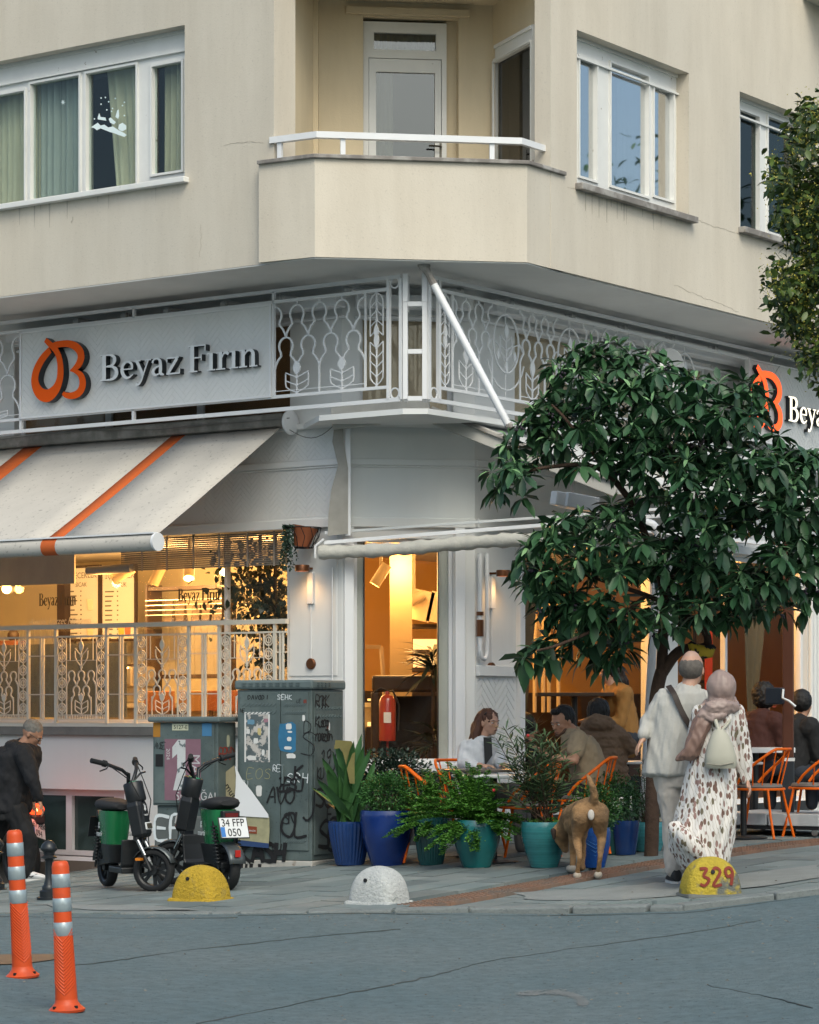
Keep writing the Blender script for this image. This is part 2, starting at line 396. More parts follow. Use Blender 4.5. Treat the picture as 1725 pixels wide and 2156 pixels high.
b = wall(UL, sL0, sL1, ZS, ZT, [(wl0, wl1, zb, zt)], .3); bp(b, 'upper_wall', PL, bevel=0)
us = lambda px: UL.s(px, -.14)
z1_, z0_ = zt - .235, zb + .05
pn = [(us(-150), us(53), z0_, z1_ - .05), (us(66), us(168), z0_, z1_), (us(183), us(288), z0_, z1_), (us(322), us(384), z0_ + .06, z1_ - .05)]
win = window(UL, wl0, wl1, zb, zt, pn, head=.2, sill=.05, sillm=WOOD_W, so=.14, label='wide white painted window with four panes and cream curtains')
for k, (a, e, m_, tp) in enumerate(((-150, 40, CURT, None), (40, 66, CURT, None), (64, 105, SHEER, None), (100, 170, SHEER, None), (222, 300, CURT, (196, 300)), (320, 352, CURT, None), (350, 392, CURT, None))):
    curtain(UL, us(a), us(e), zb - .05, zt, -.30 - .02 * (k % 2), .028, .085, m_, par=win, top=tuple(us(x) for x in tp) if tp else None, seed=k)
# seasonal window sticker: snowy ridge, sledge and stars, a flat print on the third pane
STK = mat('white_window_sticker', (.75, .85, .85), .6, var=0)
b = MB(); fr = lambda x, y, h: UL.P(x, y, -.165 + h)
def pxfr(P, d): return lambda x, y, h: P.pt(*P.hit(x, y, d), d + h)
fr = pxfr(UL, -.168)
rid = [(191, 268), (200, 262), (206, 258), (212, 264), (220, 262), (228, 268), (238, 266), (250, 274), (262, 280), (267, 284), (262, 288), (250, 284), (240, 280), (232, 278), (222, 274), (212, 270), (204, 274), (198, 269)]
b.prism(rid, fr, .001)
b.prism([(206, 246), (209, 238), (212, 246), (222, 247), (224, 254), (212, 252), (206, 251)], fr, .001)
b.prism([(229, 250), (233, 247), (244, 257), (240, 262), (232, 258)], fr, .001)
b.prism([(249, 270), (251, 262), (258, 258), (266, 264), (266, 272), (258, 276), (252, 274)], fr, .001)
b.prism([(243, 246), (247, 232), (250, 230), (251, 244), (249, 250)], fr, .001)
for x, y in ((213, 206), (222, 205), (229, 214), (243, 207), (262, 215), (213, 219), (237, 228), (258, 222), (199, 250), (262, 243), (235, 234), (225, 231)): b.prism([(x + 1.6 * math.cos(q * PI / 3), y + 1.8 * math.sin(q * PI / 3)) for q in range(6)], fr, .001)
for a in range(3):
    c_, s_ = math.cos(a * PI / 3), math.sin(a * PI / 3); b.ribbon([(133 - 4.5 * c_, 215 - 5 * s_), (133 + 4.5 * c_, 215 + 5 * s_)], 1.2, lambda x, y, h, a=a: fr(x, y, h + a * .0004), .001)
b.build('sticker', STK, win)
pA = UL.pt(0, 0); pA2 = GY(660, 25.45); pI1 = GY(672, 25.6); pI2 = GY(1038, 25.8); pB = UR.P(1160, HY)
for q in (pA2, pI1, pI2, pB): q.z = 0
LR = plane2(pA, pA2); LB = plane2(pI1, pI2); RR = plane2(pI2, pB); ZC = 8.12
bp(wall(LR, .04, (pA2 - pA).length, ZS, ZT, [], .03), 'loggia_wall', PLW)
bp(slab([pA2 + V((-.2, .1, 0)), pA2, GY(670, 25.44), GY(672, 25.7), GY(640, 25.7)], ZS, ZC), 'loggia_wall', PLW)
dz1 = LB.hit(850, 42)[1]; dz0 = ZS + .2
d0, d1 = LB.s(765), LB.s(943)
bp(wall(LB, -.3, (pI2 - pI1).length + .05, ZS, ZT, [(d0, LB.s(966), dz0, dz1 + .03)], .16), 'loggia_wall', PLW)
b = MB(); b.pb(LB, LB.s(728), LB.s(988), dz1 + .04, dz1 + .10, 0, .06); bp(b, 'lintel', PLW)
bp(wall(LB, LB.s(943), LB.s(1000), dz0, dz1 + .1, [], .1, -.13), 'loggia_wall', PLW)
# balcony door: frame, transom light, glazed leaf, handle
a_, e_ = d0 + .01, d1
zh = LB.hit(850, 118, -.12)[1]
b = wall(LB, a_, e_, dz0, dz1, [(a_ + .05, e_ - .045, dz0, zh - .03), (LB.s(787, -.1), LB.s(918, -.1), LB.hit(850, 106, -.1)[1], LB.hit(850, 70, -.1)[1])], .07, -.08)
dr = bp(b, 'balcony_door', WOOD_W, label='white painted balcony door with a tall glass light')
l0, l1 = a_ + .055, e_ - .05
g0, g1, gz0, gz1 = LB.s(792, -.1), LB.s(916, -.1), dz0 + .35, LB.hit(850, 152, -.1)[1]
wall(LB, l0, l1, dz0 + .02, zh - .035, [(g0, g1, gz0, gz1)], .045, -.095).build('door_leaf', WOOD_W, dr)
GLD = glass('door_glass', tint=(.6, .63, .62), refl=2.2)
b = MB(); b.pb(LB, g0, g1, gz0, gz1, -.125, -.12); b.build('pane', GLD, dr)
b = MB(); b.pb(LB, LB.s(787, -.1), LB.s(918, -.1), LB.hit(850, 106, -.1)[1], LB.hit(850, 70, -.1)[1], -.125, -.12); b.build('pane', GLD, dr)
b = MB(); hx, hz = LB.hit(928, 311, -.1); b.pb(LB, hx - .012, hx + .016, hz - .11, hz + .05, -.095, -.088); b.tube([LB.pt(hx, hz, -.09), LB.pt(hx, hz, -.04), LB.pt(hx - .12, hz + .005, -.035)], .009, 6); b.build('handle', mat('dull_brass', (.12, .11, .09), .35, .8), dr)
curtain(LB, LB.s(788), LB.s(832), dz0, dz1, -.155, .012, .05, CURT, par=dr, seed=3)
curtain(LB, LB.s(790), LB.s(916), zh, dz1, -.155, .012, .05, SHEER, par=dr, seed=5)
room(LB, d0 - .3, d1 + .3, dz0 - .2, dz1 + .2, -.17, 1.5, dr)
# side window of the loggia on the right return
rs = lambda px, d=-.05: RR.s(px, d)
rz1 = RR.hit(1125, 55)[1]; q0, q1 = rs(1050, 0), rs(1127, 0)
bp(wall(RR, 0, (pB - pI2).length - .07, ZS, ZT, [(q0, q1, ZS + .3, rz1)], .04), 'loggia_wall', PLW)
window(RR, q0, q1, ZS + .3, rz1, [(rs(1058), q1 - .01, ZS + .5, RR.hit(1125, 92)[1])], d=.03, head=.15, sill=0, inner=.12, gm=glass('dim_glass', tint=(.35, .35, .33), refl=1.0))
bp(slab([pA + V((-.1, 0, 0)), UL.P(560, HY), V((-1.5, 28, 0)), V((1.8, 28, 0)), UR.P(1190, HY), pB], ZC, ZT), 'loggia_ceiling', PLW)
def rect(P, x0, y0, x1, y1): a = P.hit(x0, y0); c = P.hit(x0, y1); return a[0], P.s(x1), c[1], a[1]
w1 = rect(UR, 1215, 62, 1451, 386); w2 = rect(UR, 1558, 192, 1712, 478)
bp(wall(UR, UR.s(1160), UR.s(2150), ZS, ZT, [w1, w2], .17), 'upper_wall', PL)
vs_ = lambda px: UR.s(px, -.14)
zz = lambda px, py: UR.hit(px, py, -.14)[1]
win = window(UR, *w1, [(vs_(1219), vs_(1255), zz(1240, 376), zz(1240, 128)), (vs_(1285), vs_(1364), zz(1325, 402), zz(1325, 147)), (vs_(1376), vs_(1416), zz(1396, 417), zz(1396, 188))], head=.2, sill=.06, inner=.42, ext=.0, gm=GLR, so=.16, label='white window with three panes reflecting the sky')
curtain(UR, vs_(1330), vs_(1420), w1[2], w1[3], -.30, .02, .06, SHEER, par=win, seed=9)
win = window(UR, *w2, [(vs_(1556), vs_(1597), zz(1580, 485), zz(1580, 240)), (vs_(1616), vs_(1700), zz(1650, 497), zz(1650, 258))], head=.2, sill=.06, so=.16, label='white window half open beside the leafy tree', gm=glass('teal_glass', tint=(.35, .45, .42), refl=1.1))
curtain(UR, vs_(1640), vs_(1700), w2[2], w2[3], -.3, .02, .08, SHEER, par=win, seed=11)
# next floor's projecting slab, top right corner of the view
e0, e1 = UR.s(1690), UR.s(2150); zc_ = UR.hit(1700, 2)[1]
b = MB(); b.pb(UR, e0, e1, zc_, zc_ + .5, 0, .5); bp(b, 'upper_balcony_slab', PL)
# back and top so that the sky does not shine into the rooms
bp(slab([UL.pt(sL0, 0, -.02), UL.P(577, HY, -.02), pA2, pI2, UR.P(1187, HY, -.02), UR.pt(UR.s(2150), 0, -.02), V((6, 44, 0)), V((-12, 44, 0))], ZT - .1, ZT), 'roof', SOF)
b = MB(); P0, P1, P2, P3 = UL.pt(sL0, 0), V((-12, 44, 0)), V((9, 44, 0)), UR.pt(UR.s(2150), 0)
for a, e in ((P0, P1), (P1, P2), (P2, P3)): b.quad(a, e, e + V((0, 0, ZT)), a + V((0, 0, ZT)))
bp(b, 'rear_wall', PL)
B = [GY(545, 24.30), GY(663, 24.0), GY(1110, 24.29), GY(1187, 24.80)]
for q in B: q.z = 0
B0b = UL.pt(UL.s(560), 0, -.02); B3b = UR.pt(UR.s(1192), 0, -.02)
def inset(poly, d):
    out = []
    for i, p in enumerate(poly):
        a = (poly[i] - poly[i - 1]).normalized() if i else (poly[1] - poly[0]).normalized()
        e = (poly[i + 1] - poly[i]).normalized() if i < len(poly) - 1 else a
        na, ne = V((-a.y, a.x, 0)), V((-e.y, e.x, 0)); m_ = (na + ne).normalized(); out.append(p + m_ * (d / max(.3, m_.dot(na))))
    return out
ring = [B[0] + V((.25, .33, 0)), *B, B[3] + V((-.1, .3, 0))]
zP = 6.33
def strip(path, z0, z1, d0, d1):
    o, i = inset(path, d0), inset(path, d1); b = MB()
    for k in range(len(path) - 1):
        b.box8([V((*o[k][:2], z0)), V((*o[k + 1][:2], z0)), V((*i[k + 1][:2], z0)), V((*i[k][:2], z0)), V((*o[k][:2], z1)), V((*o[k + 1][:2], z1)), V((*i[k + 1][:2], z1)), V((*i[k][:2], z1))])
    return b
o_, i_ = inset(B, 0), inset(B, .14)
b = MB()
rs_ = []
for p, q in zip(o_, i_): rs_.append([V((*p[:2], ZS)), V((*q[:2], ZS)), V((*q[:2], zP)), V((*p[:2], zP))])
b.rings(rs_); bp(b, 'balcony_parapet', PL)
o_, i_ = inset(B, -.035), inset(B, .17); b = MB()
b.rings([[V((*p[:2], zP)), V((*q[:2], zP)), V((*q[:2], zP + .035)), V((*p[:2], zP + .035))] for p, q in zip(o_, i_)]); bp(b, 'parapet_coping', STONE, bevel=.006)
bp(slab([B[0] + V((.02, .02, 0)), B[1] + V((0, .02, 0)), B[2] + V((0, .02, 0)), B[3] + V((-.02, 0, 0)), pB + V((0, .3, 0)), pI2, pI1, pA], ZS + .003, ZS + .18), 'balcony_floor', SOF)
rl = thing('balcony_rail', 'white flat metal handrail on short posts along the balcony parapet', 'railing', (B[1].x, B[1].y, zP))
pr = inset(B, .07); pr[0] = pr[0] + (pr[0] - pr[1]) * -.12; pr[3] = pr[3] - (pr[3] - pr[2]) * .1
z_ = 6.52
b = MB(); b.rings([[V((*(p - V((0, .035, 0)))[:2], z_)), V((*(p + V((0, .035, 0)))[:2], z_)), V((*(p + V((0, .035, 0)))[:2], z_ + .055)), V((*(p - V((0, .035, 0)))[:2], z_ + .055))] for p in pr]); b.build('handrail', WHM, rl)
for px in (590, 722, 1036, 1153):
    k = 0 if px < 663 else (1 if px < 1110 else 2)
    q = plane2(pr[k], pr[k + 1]); a = q.s(px)
    b = MB(); b.pb(q, a - .022, a + .022, zP + .035, z_, -.015, .015); b.build('post', WHM, rl)
bp(slab([UL.pt(sL0, 0, -.003), UL.P(577, HY, -.003), B[0] + V((.03, .03, 0)), B[1] + V((0, .012, 0)), B[2] + V((0, .012, 0)), B[3] + V((-.02, .02, 0)), UR.pt(UR.s(2150), 0, -.003), V((8.5, 34, 0)), V((-9, 40, 0))], ZS - .012, ZS - .002), 'soffit', SOF)
ZM, ZW = 4.2, 3.24
fs = lambda px, d=0.: FL.s(px, d)
fcL = (c2 - c1).length
l0 = fs(-420); l1 = 0
l1 = (c1 - FL.o).dot(FL.u)
zm1 = 5.22
bp(wall(FL, l0, l1, ZM, ZS - .012, [(fs(30), fs(611), ZM + .04, zm1)], .2), 'mezzanine_wall', WH)
bp(wall(FC, 0, fcL, ZM, ZS - .012, [(FC.s(758), FC.s(955), ZM + .04, zm1 - .02)], .2), 'mezzanine_wall', WH)
r1 = FR.s(2150)
bp(wall(FR, 0, r1, ZM, ZS - .012, [(FR.s(1084), FR.s(1500), ZM + .04, zm1)], .2), 'mezzanine_wall', WH)
def tint(P, a, e, m_, label, n=1):
    b = wall(P, a, e, ZM + .04, zm1, [(a + .04 + (e - a) * i / n, a - .04 + (e - a) * (i + 1) / n, ZM + .08, zm1 - .06) for i in range(n)], .05, -.1)
    wn = bp(b, 'window', WHM, label=label)
    b = MB(); b.pb(P, a + .02, e - .02, ZM + .06, zm1 - .03, -.14, -.13); b.build('blind', m_, wn)
    b = MB(); b.pb(P, a + .02, e - .02, ZM + .06, zm1 - .03, -.118, -.115); b.build('pane', GLS, wn)
tint(FL, fs(30), fs(611), BROWNG, 'brown lit mezzanine window behind the left sign', 3)
tint(FC, FC.s(758), FC.s(955), TAN, 'tan mezzanine window behind the corner of the railing')
tint(FR, FR.s(1084), FR.s(1500), TAN, 'tan mezzanine window behind the right railing', 3)
# white retracted shade boxes along the top of the mezzanine
for P, a, e in ((FL, fs(40), fs(735)), (FC, FC.s(745), FC.s(990)), (FR, FR.s(1010), FR.s(1560))):
    b = MB(); b.pb(P, a, e, 5.24, 5.36, .04, .20); b.pb(P, a, e, 5.15, 5.18, .02, .05); bp(b, 'shade_box', WHM, bevel=.02)
# ledge carrying the railing
def corner(A, Bp, d): # intersection of two offset planes
    o1, o2 = A.o + A.n * d, Bp.o + Bp.n * d; den = A.u.x * Bp.u.y - A.u.y * Bp.u.x; q = o2 - o1
    return o1 + A.u * ((q.x * Bp.u.y - q.y * Bp.u.x) / den)
k1, k2 = corner(FL, FC, 0), corner(FC, FR, 0)
bp(slab([FL.pt(l0, 0, -.1), FL.pt(l0, 0, .05), FL.P(640, HY, .05), SL.P(672, HY, .03), SL.P(848, HY, .03), SR.P(902, HY, .03), FR.pt(r1, 0, .62), FR.pt(r1, 0, -.1), k2 + V((0, .1, 0)), k1 + V((0, .1, 0))], ZM - .05, ZM), 'ledge', WH)
zf0 = -.6
LW0, LW1, LZ0 = fs(-330), fs(605), 1.40
bp(wall(FL, l0, l1, zf0, ZM - .05, [(LW0, LW1, LZ0, ZW), (fs(15), fs(262), .06, .73)], .3), 'shop_wall', WH)
cw0, cw1, cz0, cz1 = FC.s(746), FC.s(955), FC.hit(850, 1606)[1], 3.12
bp(wall(FC, 0, fcL, zf0, ZM - .05, [(cw0, cw1, cz0, cz1)], .2), 'shop_wall', WH)
rw = [(FR.s(1097), FR.s(1385), .62, 3.2), (FR.s(1425), FR.s(1700), .5, 3.2), (FR.s(1760), FR.s(1960), .5, 3.2)]
bp(wall(FR, 0, r1, zf0, ZM - .05, rw, .2), 'shop_wall', WH)
# mouldings and herringbone cladding on the fascia
mz = FL.hit(600, 980)[1]
for P, a, e in ((FL, l0, l1), (FC, 0, fcL), (FR, 0, r1)):
    b = MB(); b.pb(P, a, e, mz - .03, mz + .03, 0, .035); b.pb(P, a, e, mz - .05, mz - .03, 0, .02); bp(b, 'moulding', WH, bevel=.008)
    b = MB(); b.pb(P, a, e, ZW - .02, ZW + .07, 0, .05); bp(b, 'moulding', WH, bevel=.008)
def tiles(P, a, e, z0, z1, m_=WH, d=0.0, **k): o = herringbone(lambda x, y, h: P.pt(x, y, d + h), a, e, z0, z1, **k); return bp(o, 'herringbone_tiles', m_, kind='stuff')
tiles(FL, fs(430), l1 - .03, ZW + .09, mz - .05); tiles(FL, fs(430), l1 - .03, mz + .04, ZM - .07)
# pier panel details
b = MB(); b.pb(FL, fs(608), l1 - .01, LZ0 + .30, LZ0 + .38, 0, .03); b.pb(FL, fs(611), l1 - .05, LZ0 + .44, ZW - .05, 0, .012); bp(b, 'pier_panel', WH, bevel=.004)
fr_ = lambda px: FR.s(px)
hz1 = FR.hit(1040, 1424)[1]
b = MB(); b.pb(FR, fr_(1002), fr_(1084), hz1, hz1 + .10, 0, .04); bp(b, 'moulding', WH, bevel=.006)
tiles(FR, fr_(1004), fr_(1083), .5, hz1 - .02, L_=.3, w_=.06, t=.006, gap=.007)
def shopwin(P, a, e, z0, z1, mull, fw=.05, label=None, d=-.06, gm=None):
    xs = [a, *mull, e]; hs = [(xs[i] + fw * (1 if i == 0 else .5), xs[i + 1] - fw * (1 if i == len(xs) - 2 else .5), z0 + fw, z1 - fw) for i in range(len(xs) - 1)]
    wn = bp(wall(P, a, e, z0, z1, hs, .06, d), 'shop_window', WHM, label=label)
    for h in hs:
        b = MB(); b.pb(P, h[0], h[1], h[2], h[3], d - .03, d - .024); b.build('pane', gm or GLS, wn)
    return wn
wA = shopwin(FL, LW0, LW1, LZ0, ZW, [fs(438)], .03, 'wide bakery window with printed name, behind the grille', -.26)
wB = shopwin(FC, cw0, cw1, cz0, cz1, [], .035, 'tall corner bakery window showing an extinguisher inside')
wC = shopwin(FR, *rw[0][:2], rw[0][2], rw[0][3], [], .05, 'bakery window behind the pavement tables')
wD = shopwin(FR, *rw[1][:2], rw[1][2], rw[1][3], [FR.s(1540)], .05, 'bakery window behind the tree and the walking couple')
wE = shopwin(FR, *rw[2][:2], rw[2][2], rw[2][3], [], .05)
# translucent side strips of the corner window
FROST = mat('frosted_strip', (.48, .50, .47), .5, var=.05)
b = MB(); b.pb(FC, cw0 + .03, FC.s(769), cz0 + .03, cz1, -.15, -.10); b.pb(FC, FC.s(926), cw1 - .02, cz0 + .03, cz1, -.15, -.10); b.build('side_blind', FROST, wB)
b = MB(); b.pb(FC, FC.s(768), FC.s(770), cz0, cz1, -.10, -.055); b.pb(FC, FC.s(924), FC.s(926), cz0, cz1, -.10, -.055); b.build('dark_bead', BLACKM, wB)
b = MB(); b.pb(FC, FC.s(724), FC.s(744), zf0, cz1 + .1, 0, .05); b.pb(FC, FC.s(957), FC.s(978), zf0, cz1 + .1, 0, .05); b.pb(FC, FC.s(728), FC.s(978), cz0 - .09, cz0 - .01, .0, .10); bp(b, 'window_surround', WHM, bevel=.004)
b = MB(); b.pb(FC, FC.s(700), FC.s(1000), zf0, cz0 - .12, 0, .03); b.pb(FR, fr_(1088), r1, zf0, .5, 0, .03); bp(b, 'plinth', mat('dark_plinth', (.03, .035, .037), .7))
b = MB(); b.pb(FR, fr_(1087), fr_(1097), .3, 3.2, 0, .05); bp(b, 'window_surround', WHM)
b = MB(); b.pb(FR, fr_(1389), fr_(1421), zf0, 3.2, 0, .04); bp(b, 'pilaster', WH, bevel=.005)
for k in range(4):
    b = MB(); a0 = fr_(1704) + k * .09; b.tube([FR.pt(a0, zf0, .02), FR.pt(a0, 3.2, .02)], .035, 8); bp(b, 'fluted_moulding', WH, smooth=50)
# basement window under the grille
b = wall(FL, fs(15), fs(262), .06, .73, [(fs(20, -.14), fs(139, -.14), .11, .66), (fs(151, -.14), fs(240, -.14), .11, .66)], .05, -.14)
wn = bp(b, 'basement_window', WHM, label='low white framed basement window with teal glass')
b = MB(); b.pb(FL, fs(15), fs(262), .07, .70, -.19, -.185); b.build('pane', mat('teal_opaque_glass', (.05, .085, .08), .12, var=.5, vs=1.5, spec=.6), wn)
b = MB(); b.pb(FL, fs(10), fs(266), .02, .06, -.14, .05); b.build('sill', WHM, wn)
b = MB(); b.pb(FL, l0, fs(600), LZ0 - .13, LZ0 - .02, 0, .07); bp(b, 'ledge', mat('stained_ledge', (.20, .20, .19), .9, var=.3), bevel=.01)
b = MB(); b.pb(FL, l0, fs(520), -.6, .02, 0, .05); bp(b, 'plinth', mat('brown_plinth', (.14, .12, .10), .9, var=.3, vs=3))
# weathering: hairline cracks, drip marks, frosted lower glass of the left shop window
CRK = mat('hairline_crack', (.36, .315, .25), .9, var=0); DRP = mat('grime_drip', (.48, .435, .36), .9, var=.2)
rk = random.Random(3)
def crk(P, pts, m_=CRK, w_=.003, d=.0012):
    q = []
    for (x0, y0), (x1, y1) in zip(pts, pts[1:]):
        for k in range(8): q.append(P.hit(x0 + (x1 - x0) * k / 8 + rk.uniform(-1.6, 1.6), y0 + (y1 - y0) * k / 8 + rk.uniform(-1.6, 1.6)))
    b = MB(); b.ribbon(q, [w_ * rk.uniform(.3, 1.3) for _ in q], pf0(P, d), .0008); bp(b, 'hairline_crack', m_)
def pf0(P, d): return lambda x, y, h: P.pt(x, y, d + h)
for P, pts in ((UR, [(1466, 462), (1500, 476), (1545, 488), (1570, 500)]), (UR, [(1420, 600), (1470, 622), (1520, 640), (1560, 660)]), (UR, [(1195, 395), (1230, 402), (1262, 415)]), (UL, [(470, 306), (520, 298), (560, 300)]), (UL, [(150, 470), (154, 462), (153, 455)]), (UL, [(420, 540), (425, 500), (421, 470)])): crk(P, pts)
for k in range(26):
    x = rk.choice((rk.uniform(20, 380), rk.uniform(1225, 1450))); P = UL if x < 600 else UR; y = 432 - x * .15 if x < 600 else 392 + (x - 1216) * .29; l = rk.uniform(12, 60); a, z = P.hit(x, y + 6); b = MB(); w_ = rk.uniform(.004, .014); b.prism([(a - w_, z), (a + w_, z), (a + w_ * .3, z - l * .0044), (a - w_ * .2, z - l * .0044)], pf0(P, .001 + k * .00004), .0006); bp(b, 'drip_mark', DRP)
b = MB(); b.pb(FL, LW0 + .05, fs(262, -.3), LZ0 + .05, LZ0 + .80, -.34, -.335); b.build('frosted_film', mat('grey_green_film', (.20, .205, .165), .6, var=.15, vs=1.2, streak=.2), wA)
# ================================================================== ground
ASPH = mat('worn_asphalt', (.112, .172, .190), .85, var=.34, vs=12, speck=.5, ss=32, bump=.5, bs=70, second=(.15, .20, .21), s2=.55, t2=.5, w2=.18)
PAV = mat('grey_paving_stone', (.165, .205, .208), .8, orand=.2, var=.25, vs=2.2, speck=.25, ss=90, bump=.14, bs=90, second=(.21, .225, .215), s2=1.1, t2=.6, w2=.12)
PAVL = mat('pale_cement_paving', (.27, .29, .28), .9, var=.25, vs=3, speck=.3, ss=110, bump=.3, bs=110)
KERB = mat('kerb_stone', (.20, .225, .222), .85, var=.3, vs=4, speck=.3, ss=80, bump=.3, bs=50)
TAR = mat('crack_tar', (.055, .070, .072), .8, var=.2)
def drop(X): t = min(1, max(0, (X + .6) / 1.6)); return .008 + .034 * t * t * (3 - 2 * t)
def zr(X, Y): return zg(X, Y) - drop(X)
xs = [-150, -60, -25, -12] + [-8 + .25 * i for i in range(65)] + [12, 25, 60, 150]; ys = [-90, -30, 0, 6] + [8 + .25 * i for i in range(101)] + [40, 60, 120, 200]
b = MB(); vs = [V((x, y, zr(x, y) + (.006 * mnoise.noise(V((x * 1.3, y * 1.3, 0))) if -8 <= x <= 8 else 0))) for y in ys for x in xs]; n = len(xs)
b.add(vs, [(j * n + i, j * n + i + 1, (j + 1) * n + i + 1, (j + 1) * n + i) for j in range(len(ys) - 1) for i in range(n - 1)])
road = b.build('road', ASPH, kind='structure', smooth=60)
def halfclip(poly, a, b_, keep_left=True):
    out = []; sd = lambda p: ((b_[0] - a[0]) * (p[1] - a[1]) - (b_[1] - a[1]) * (p[0] - a[0])) * (1 if keep_left else -1)
    for i in range(len(poly)):
        p, q = poly[i - 1], poly[i]; dp, dq = sd(p), sd(q)
        if (dp >= 0) != (dq >= 0): t = dp / (dp - dq); out.append((p[0] + (q[0] - p[0]) * t, p[1] + (q[1] - p[1]) * t))
        if dq >= 0: out.append(q)
    return out
KL = [G(-60, 1921), G(500, 1923), G(988, 1914), G(1440, 1906), G(1760, 1868)]
pav = bpy.data.objects.new('pavement', None); COL.objects.link(pav); pav['kind'] = 'structure'; pav['label'] = 'grey stone pavement along the bakery corner'
t0, t1 = G(880, 1905), G(1725, 1770); ta = (t1 - t0).normalized(); ta.z = 0; ta.normalize(); tb = V((-ta.y, ta.x, 0))
rnd = random.Random(4); cnt = 0
def flat(poly, z1, th, b, jit=0.0):
    n = len(poly); vs = [V((x, y, zg(x, y) + z1 - th)) for x, y in poly] + [V((x, y, zg(x, y) + z1 + jit)) for x, y in poly]
    b.add(vs, [tuple(range(n, 2 * n))] + [(i, (i + 1) % n, n + (i + 1) % n, n + i) for i in range(n)])
cells = []
LB_, WB_ = .62, .31
for j in range(-14, 34):
    for i in range(-14, 18):
        o = t0 + ta * (i * LB_ + (j % 2) * LB_ / 2) + tb * (j * WB_); g = .009
        q = [(o + ta * a + tb * c) for a, c in ((g, g), (LB_ - g, g), (LB_ - g, WB_ - g), (g, WB_ - g))]; cen = sum(q, V()) / 4
        if not (19 < cen.y < 29.5) or abs(cen.x) > .1487 * cen.y + .8: continue
        if (cen - c1).dot(FL.n) < -.1 and cen.x < c1.x or (cen - c2).dot(FR.n) < -.3 and cen.x > c2.x: continue
        dd = (cen - t0).dot(tb)
        if -.16 < dd < .16 and (cen - t0).dot(ta) > -.2: continue
        q = [XY(p) for p in q]
        for k in (0, 1, 2, 3):
            if k in (1, 3) and q: q = halfclip(q, XY(KL[k] + tb * .17), XY(KL[k + 1] + tb * .17))
        if len(q) < 3: continue
        cells.append((cen.y, q))
cells.sort(key=lambda t: t[0])
rest = MB()
for k, (y, q) in enumerate(cells):
    if k < 290:
        b = MB(); flat(q, 0, .06, b, rnd.uniform(-.004, .004)); b.build('paving_stone', PAV, pav, bevel=0)
    else: flat(q, 0, .06, rest, rnd.uniform(-.004, .004))
if rest.v: rest.build('far_paving_stones', PAV, pav, kind='stuff')
# tactile strip: ribbed terracotta tiles
TAC = mat('terracotta_tactile', (.26, .15, .10), .8, var=.3, vs=3, second=(.16, .14, .12), s2=2.2, t2=.55, w2=.1, bump=.1)
for i in range(34):
    o = t0 + ta * (i * .3 - .1) - tb * .15; b = MB(); q = [XY(o + ta * a + tb * c) for a, c in ((.004, .004), (.296, .004), (.296, .296), (.004, .296))]
    flat(q, 0.0, .05, b)
    for r in range(5):
        for c in range(6):
            p = o + ta * (.03 + c * .048) + tb * (.035 + r * .058); qq = [XY(p + ta * (.014 * math.cos(x)) + tb * (.02 * math.sin(x))) for x in [PI / 4 + PI / 2 * k for k in range(4)]]
            flat(qq, .008, .012, b)
    b.build('tactile_tile', TAC, pav)
# kerb stones
acc = []
for k in range(4):
    A, B_ = KL[k], KL[k + 1]; L_ = (B_ - A).length; d_ = (B_ - A).normalized(); nn_ = V((-d_.y, d_.x, 0)).normalized(); a = 0
    while a < L_ - .05:
        l = min(rnd.uniform(.45, .8), L_ - a); hh = rnd.uniform(-.01, .012) + (.0 if k else -.005)
        q = [XY(A + d_ * (a + .006 + rnd.uniform(0, .01)) + nn_ * rnd.uniform(-.01, .01)), XY(A + d_ * (a + l - .006) + nn_ * rnd.uniform(-.012, .01)), XY(A + d_ * (a + l - .006) + nn_ * .155), XY(A + d_ * (a + .006) + nn_ * .155)]
        b = MB(); flat(q, hh, .12, b); o = b.build('kerb_stone', KERB, pav, bevel=.012); a += l
# broken pale cement patches on the pavement edge
for poly in (((1080, 1883), (1280, 1872), (1420, 1858), (1560, 1842), (1725, 1822), (1725, 1850), (1500, 1882), (1300, 1896), (1120, 1896)), ((60, 1905), (300, 1908), (420, 1916), (180, 1918))):
    q = [XY(G(x, y)) for x, y in poly]; cx = sum(p[0] for p in q) / len(q); cy = sum(p[1] for p in q) / len(q)
    qq = []
    for i in range(len(q)):
        a, e = q[i], q[(i + 1) % len(q)]
        for t in (0, .25, .5, .75): qq.append((a[0] + (e[0] - a[0]) * t + rnd.uniform(-.03, .03), a[1] + (e[1] - a[1]) * t + rnd.uniform(-.06, .06)))
    b = MB(); n = len(qq); vs = [V((x, y, zg(x, y) + .0065)) for x, y in qq] + [V((cx, cy, zg(cx, cy) + .014))]
    b.add(vs, [(i, (i + 1) % n, n) for i in range(n)]); b.build('cement_patch', PAVL, pav, label='rough pale cement patch')
def crackline(pts, w0, m_, name='crack', z=.004, jit=.02, fn=zr):
    P_ = []
    for i in range(len(pts) - 1):
        A, B_ = G(*pts[i]), G(*pts[i + 1]); n = max(3, int((B_ - A).length / .07))
        for k in range(n): p = A.lerp(B_, k / n); P_.append((p.x + rnd.uniform(-jit, jit) * .5, p.y + rnd.uniform(-jit, jit)))
    ws = [w0 * rnd.uniform(.1, 1.1) * (1 if mnoise.noise(V((p[0] * 1.7, p[1], w0 * 90))) > -.12 else .12) for p in P_]; b = MB(); b.ribbon(P_, ws, lambda x, y, h: V((x, y, fn(x, y) + h - .012)), .0125 + z); return b.build(name, m_, road)
crackline([(150, 2032), (400, 1998), (640, 1972), (863, 1950)], .012, TAR)
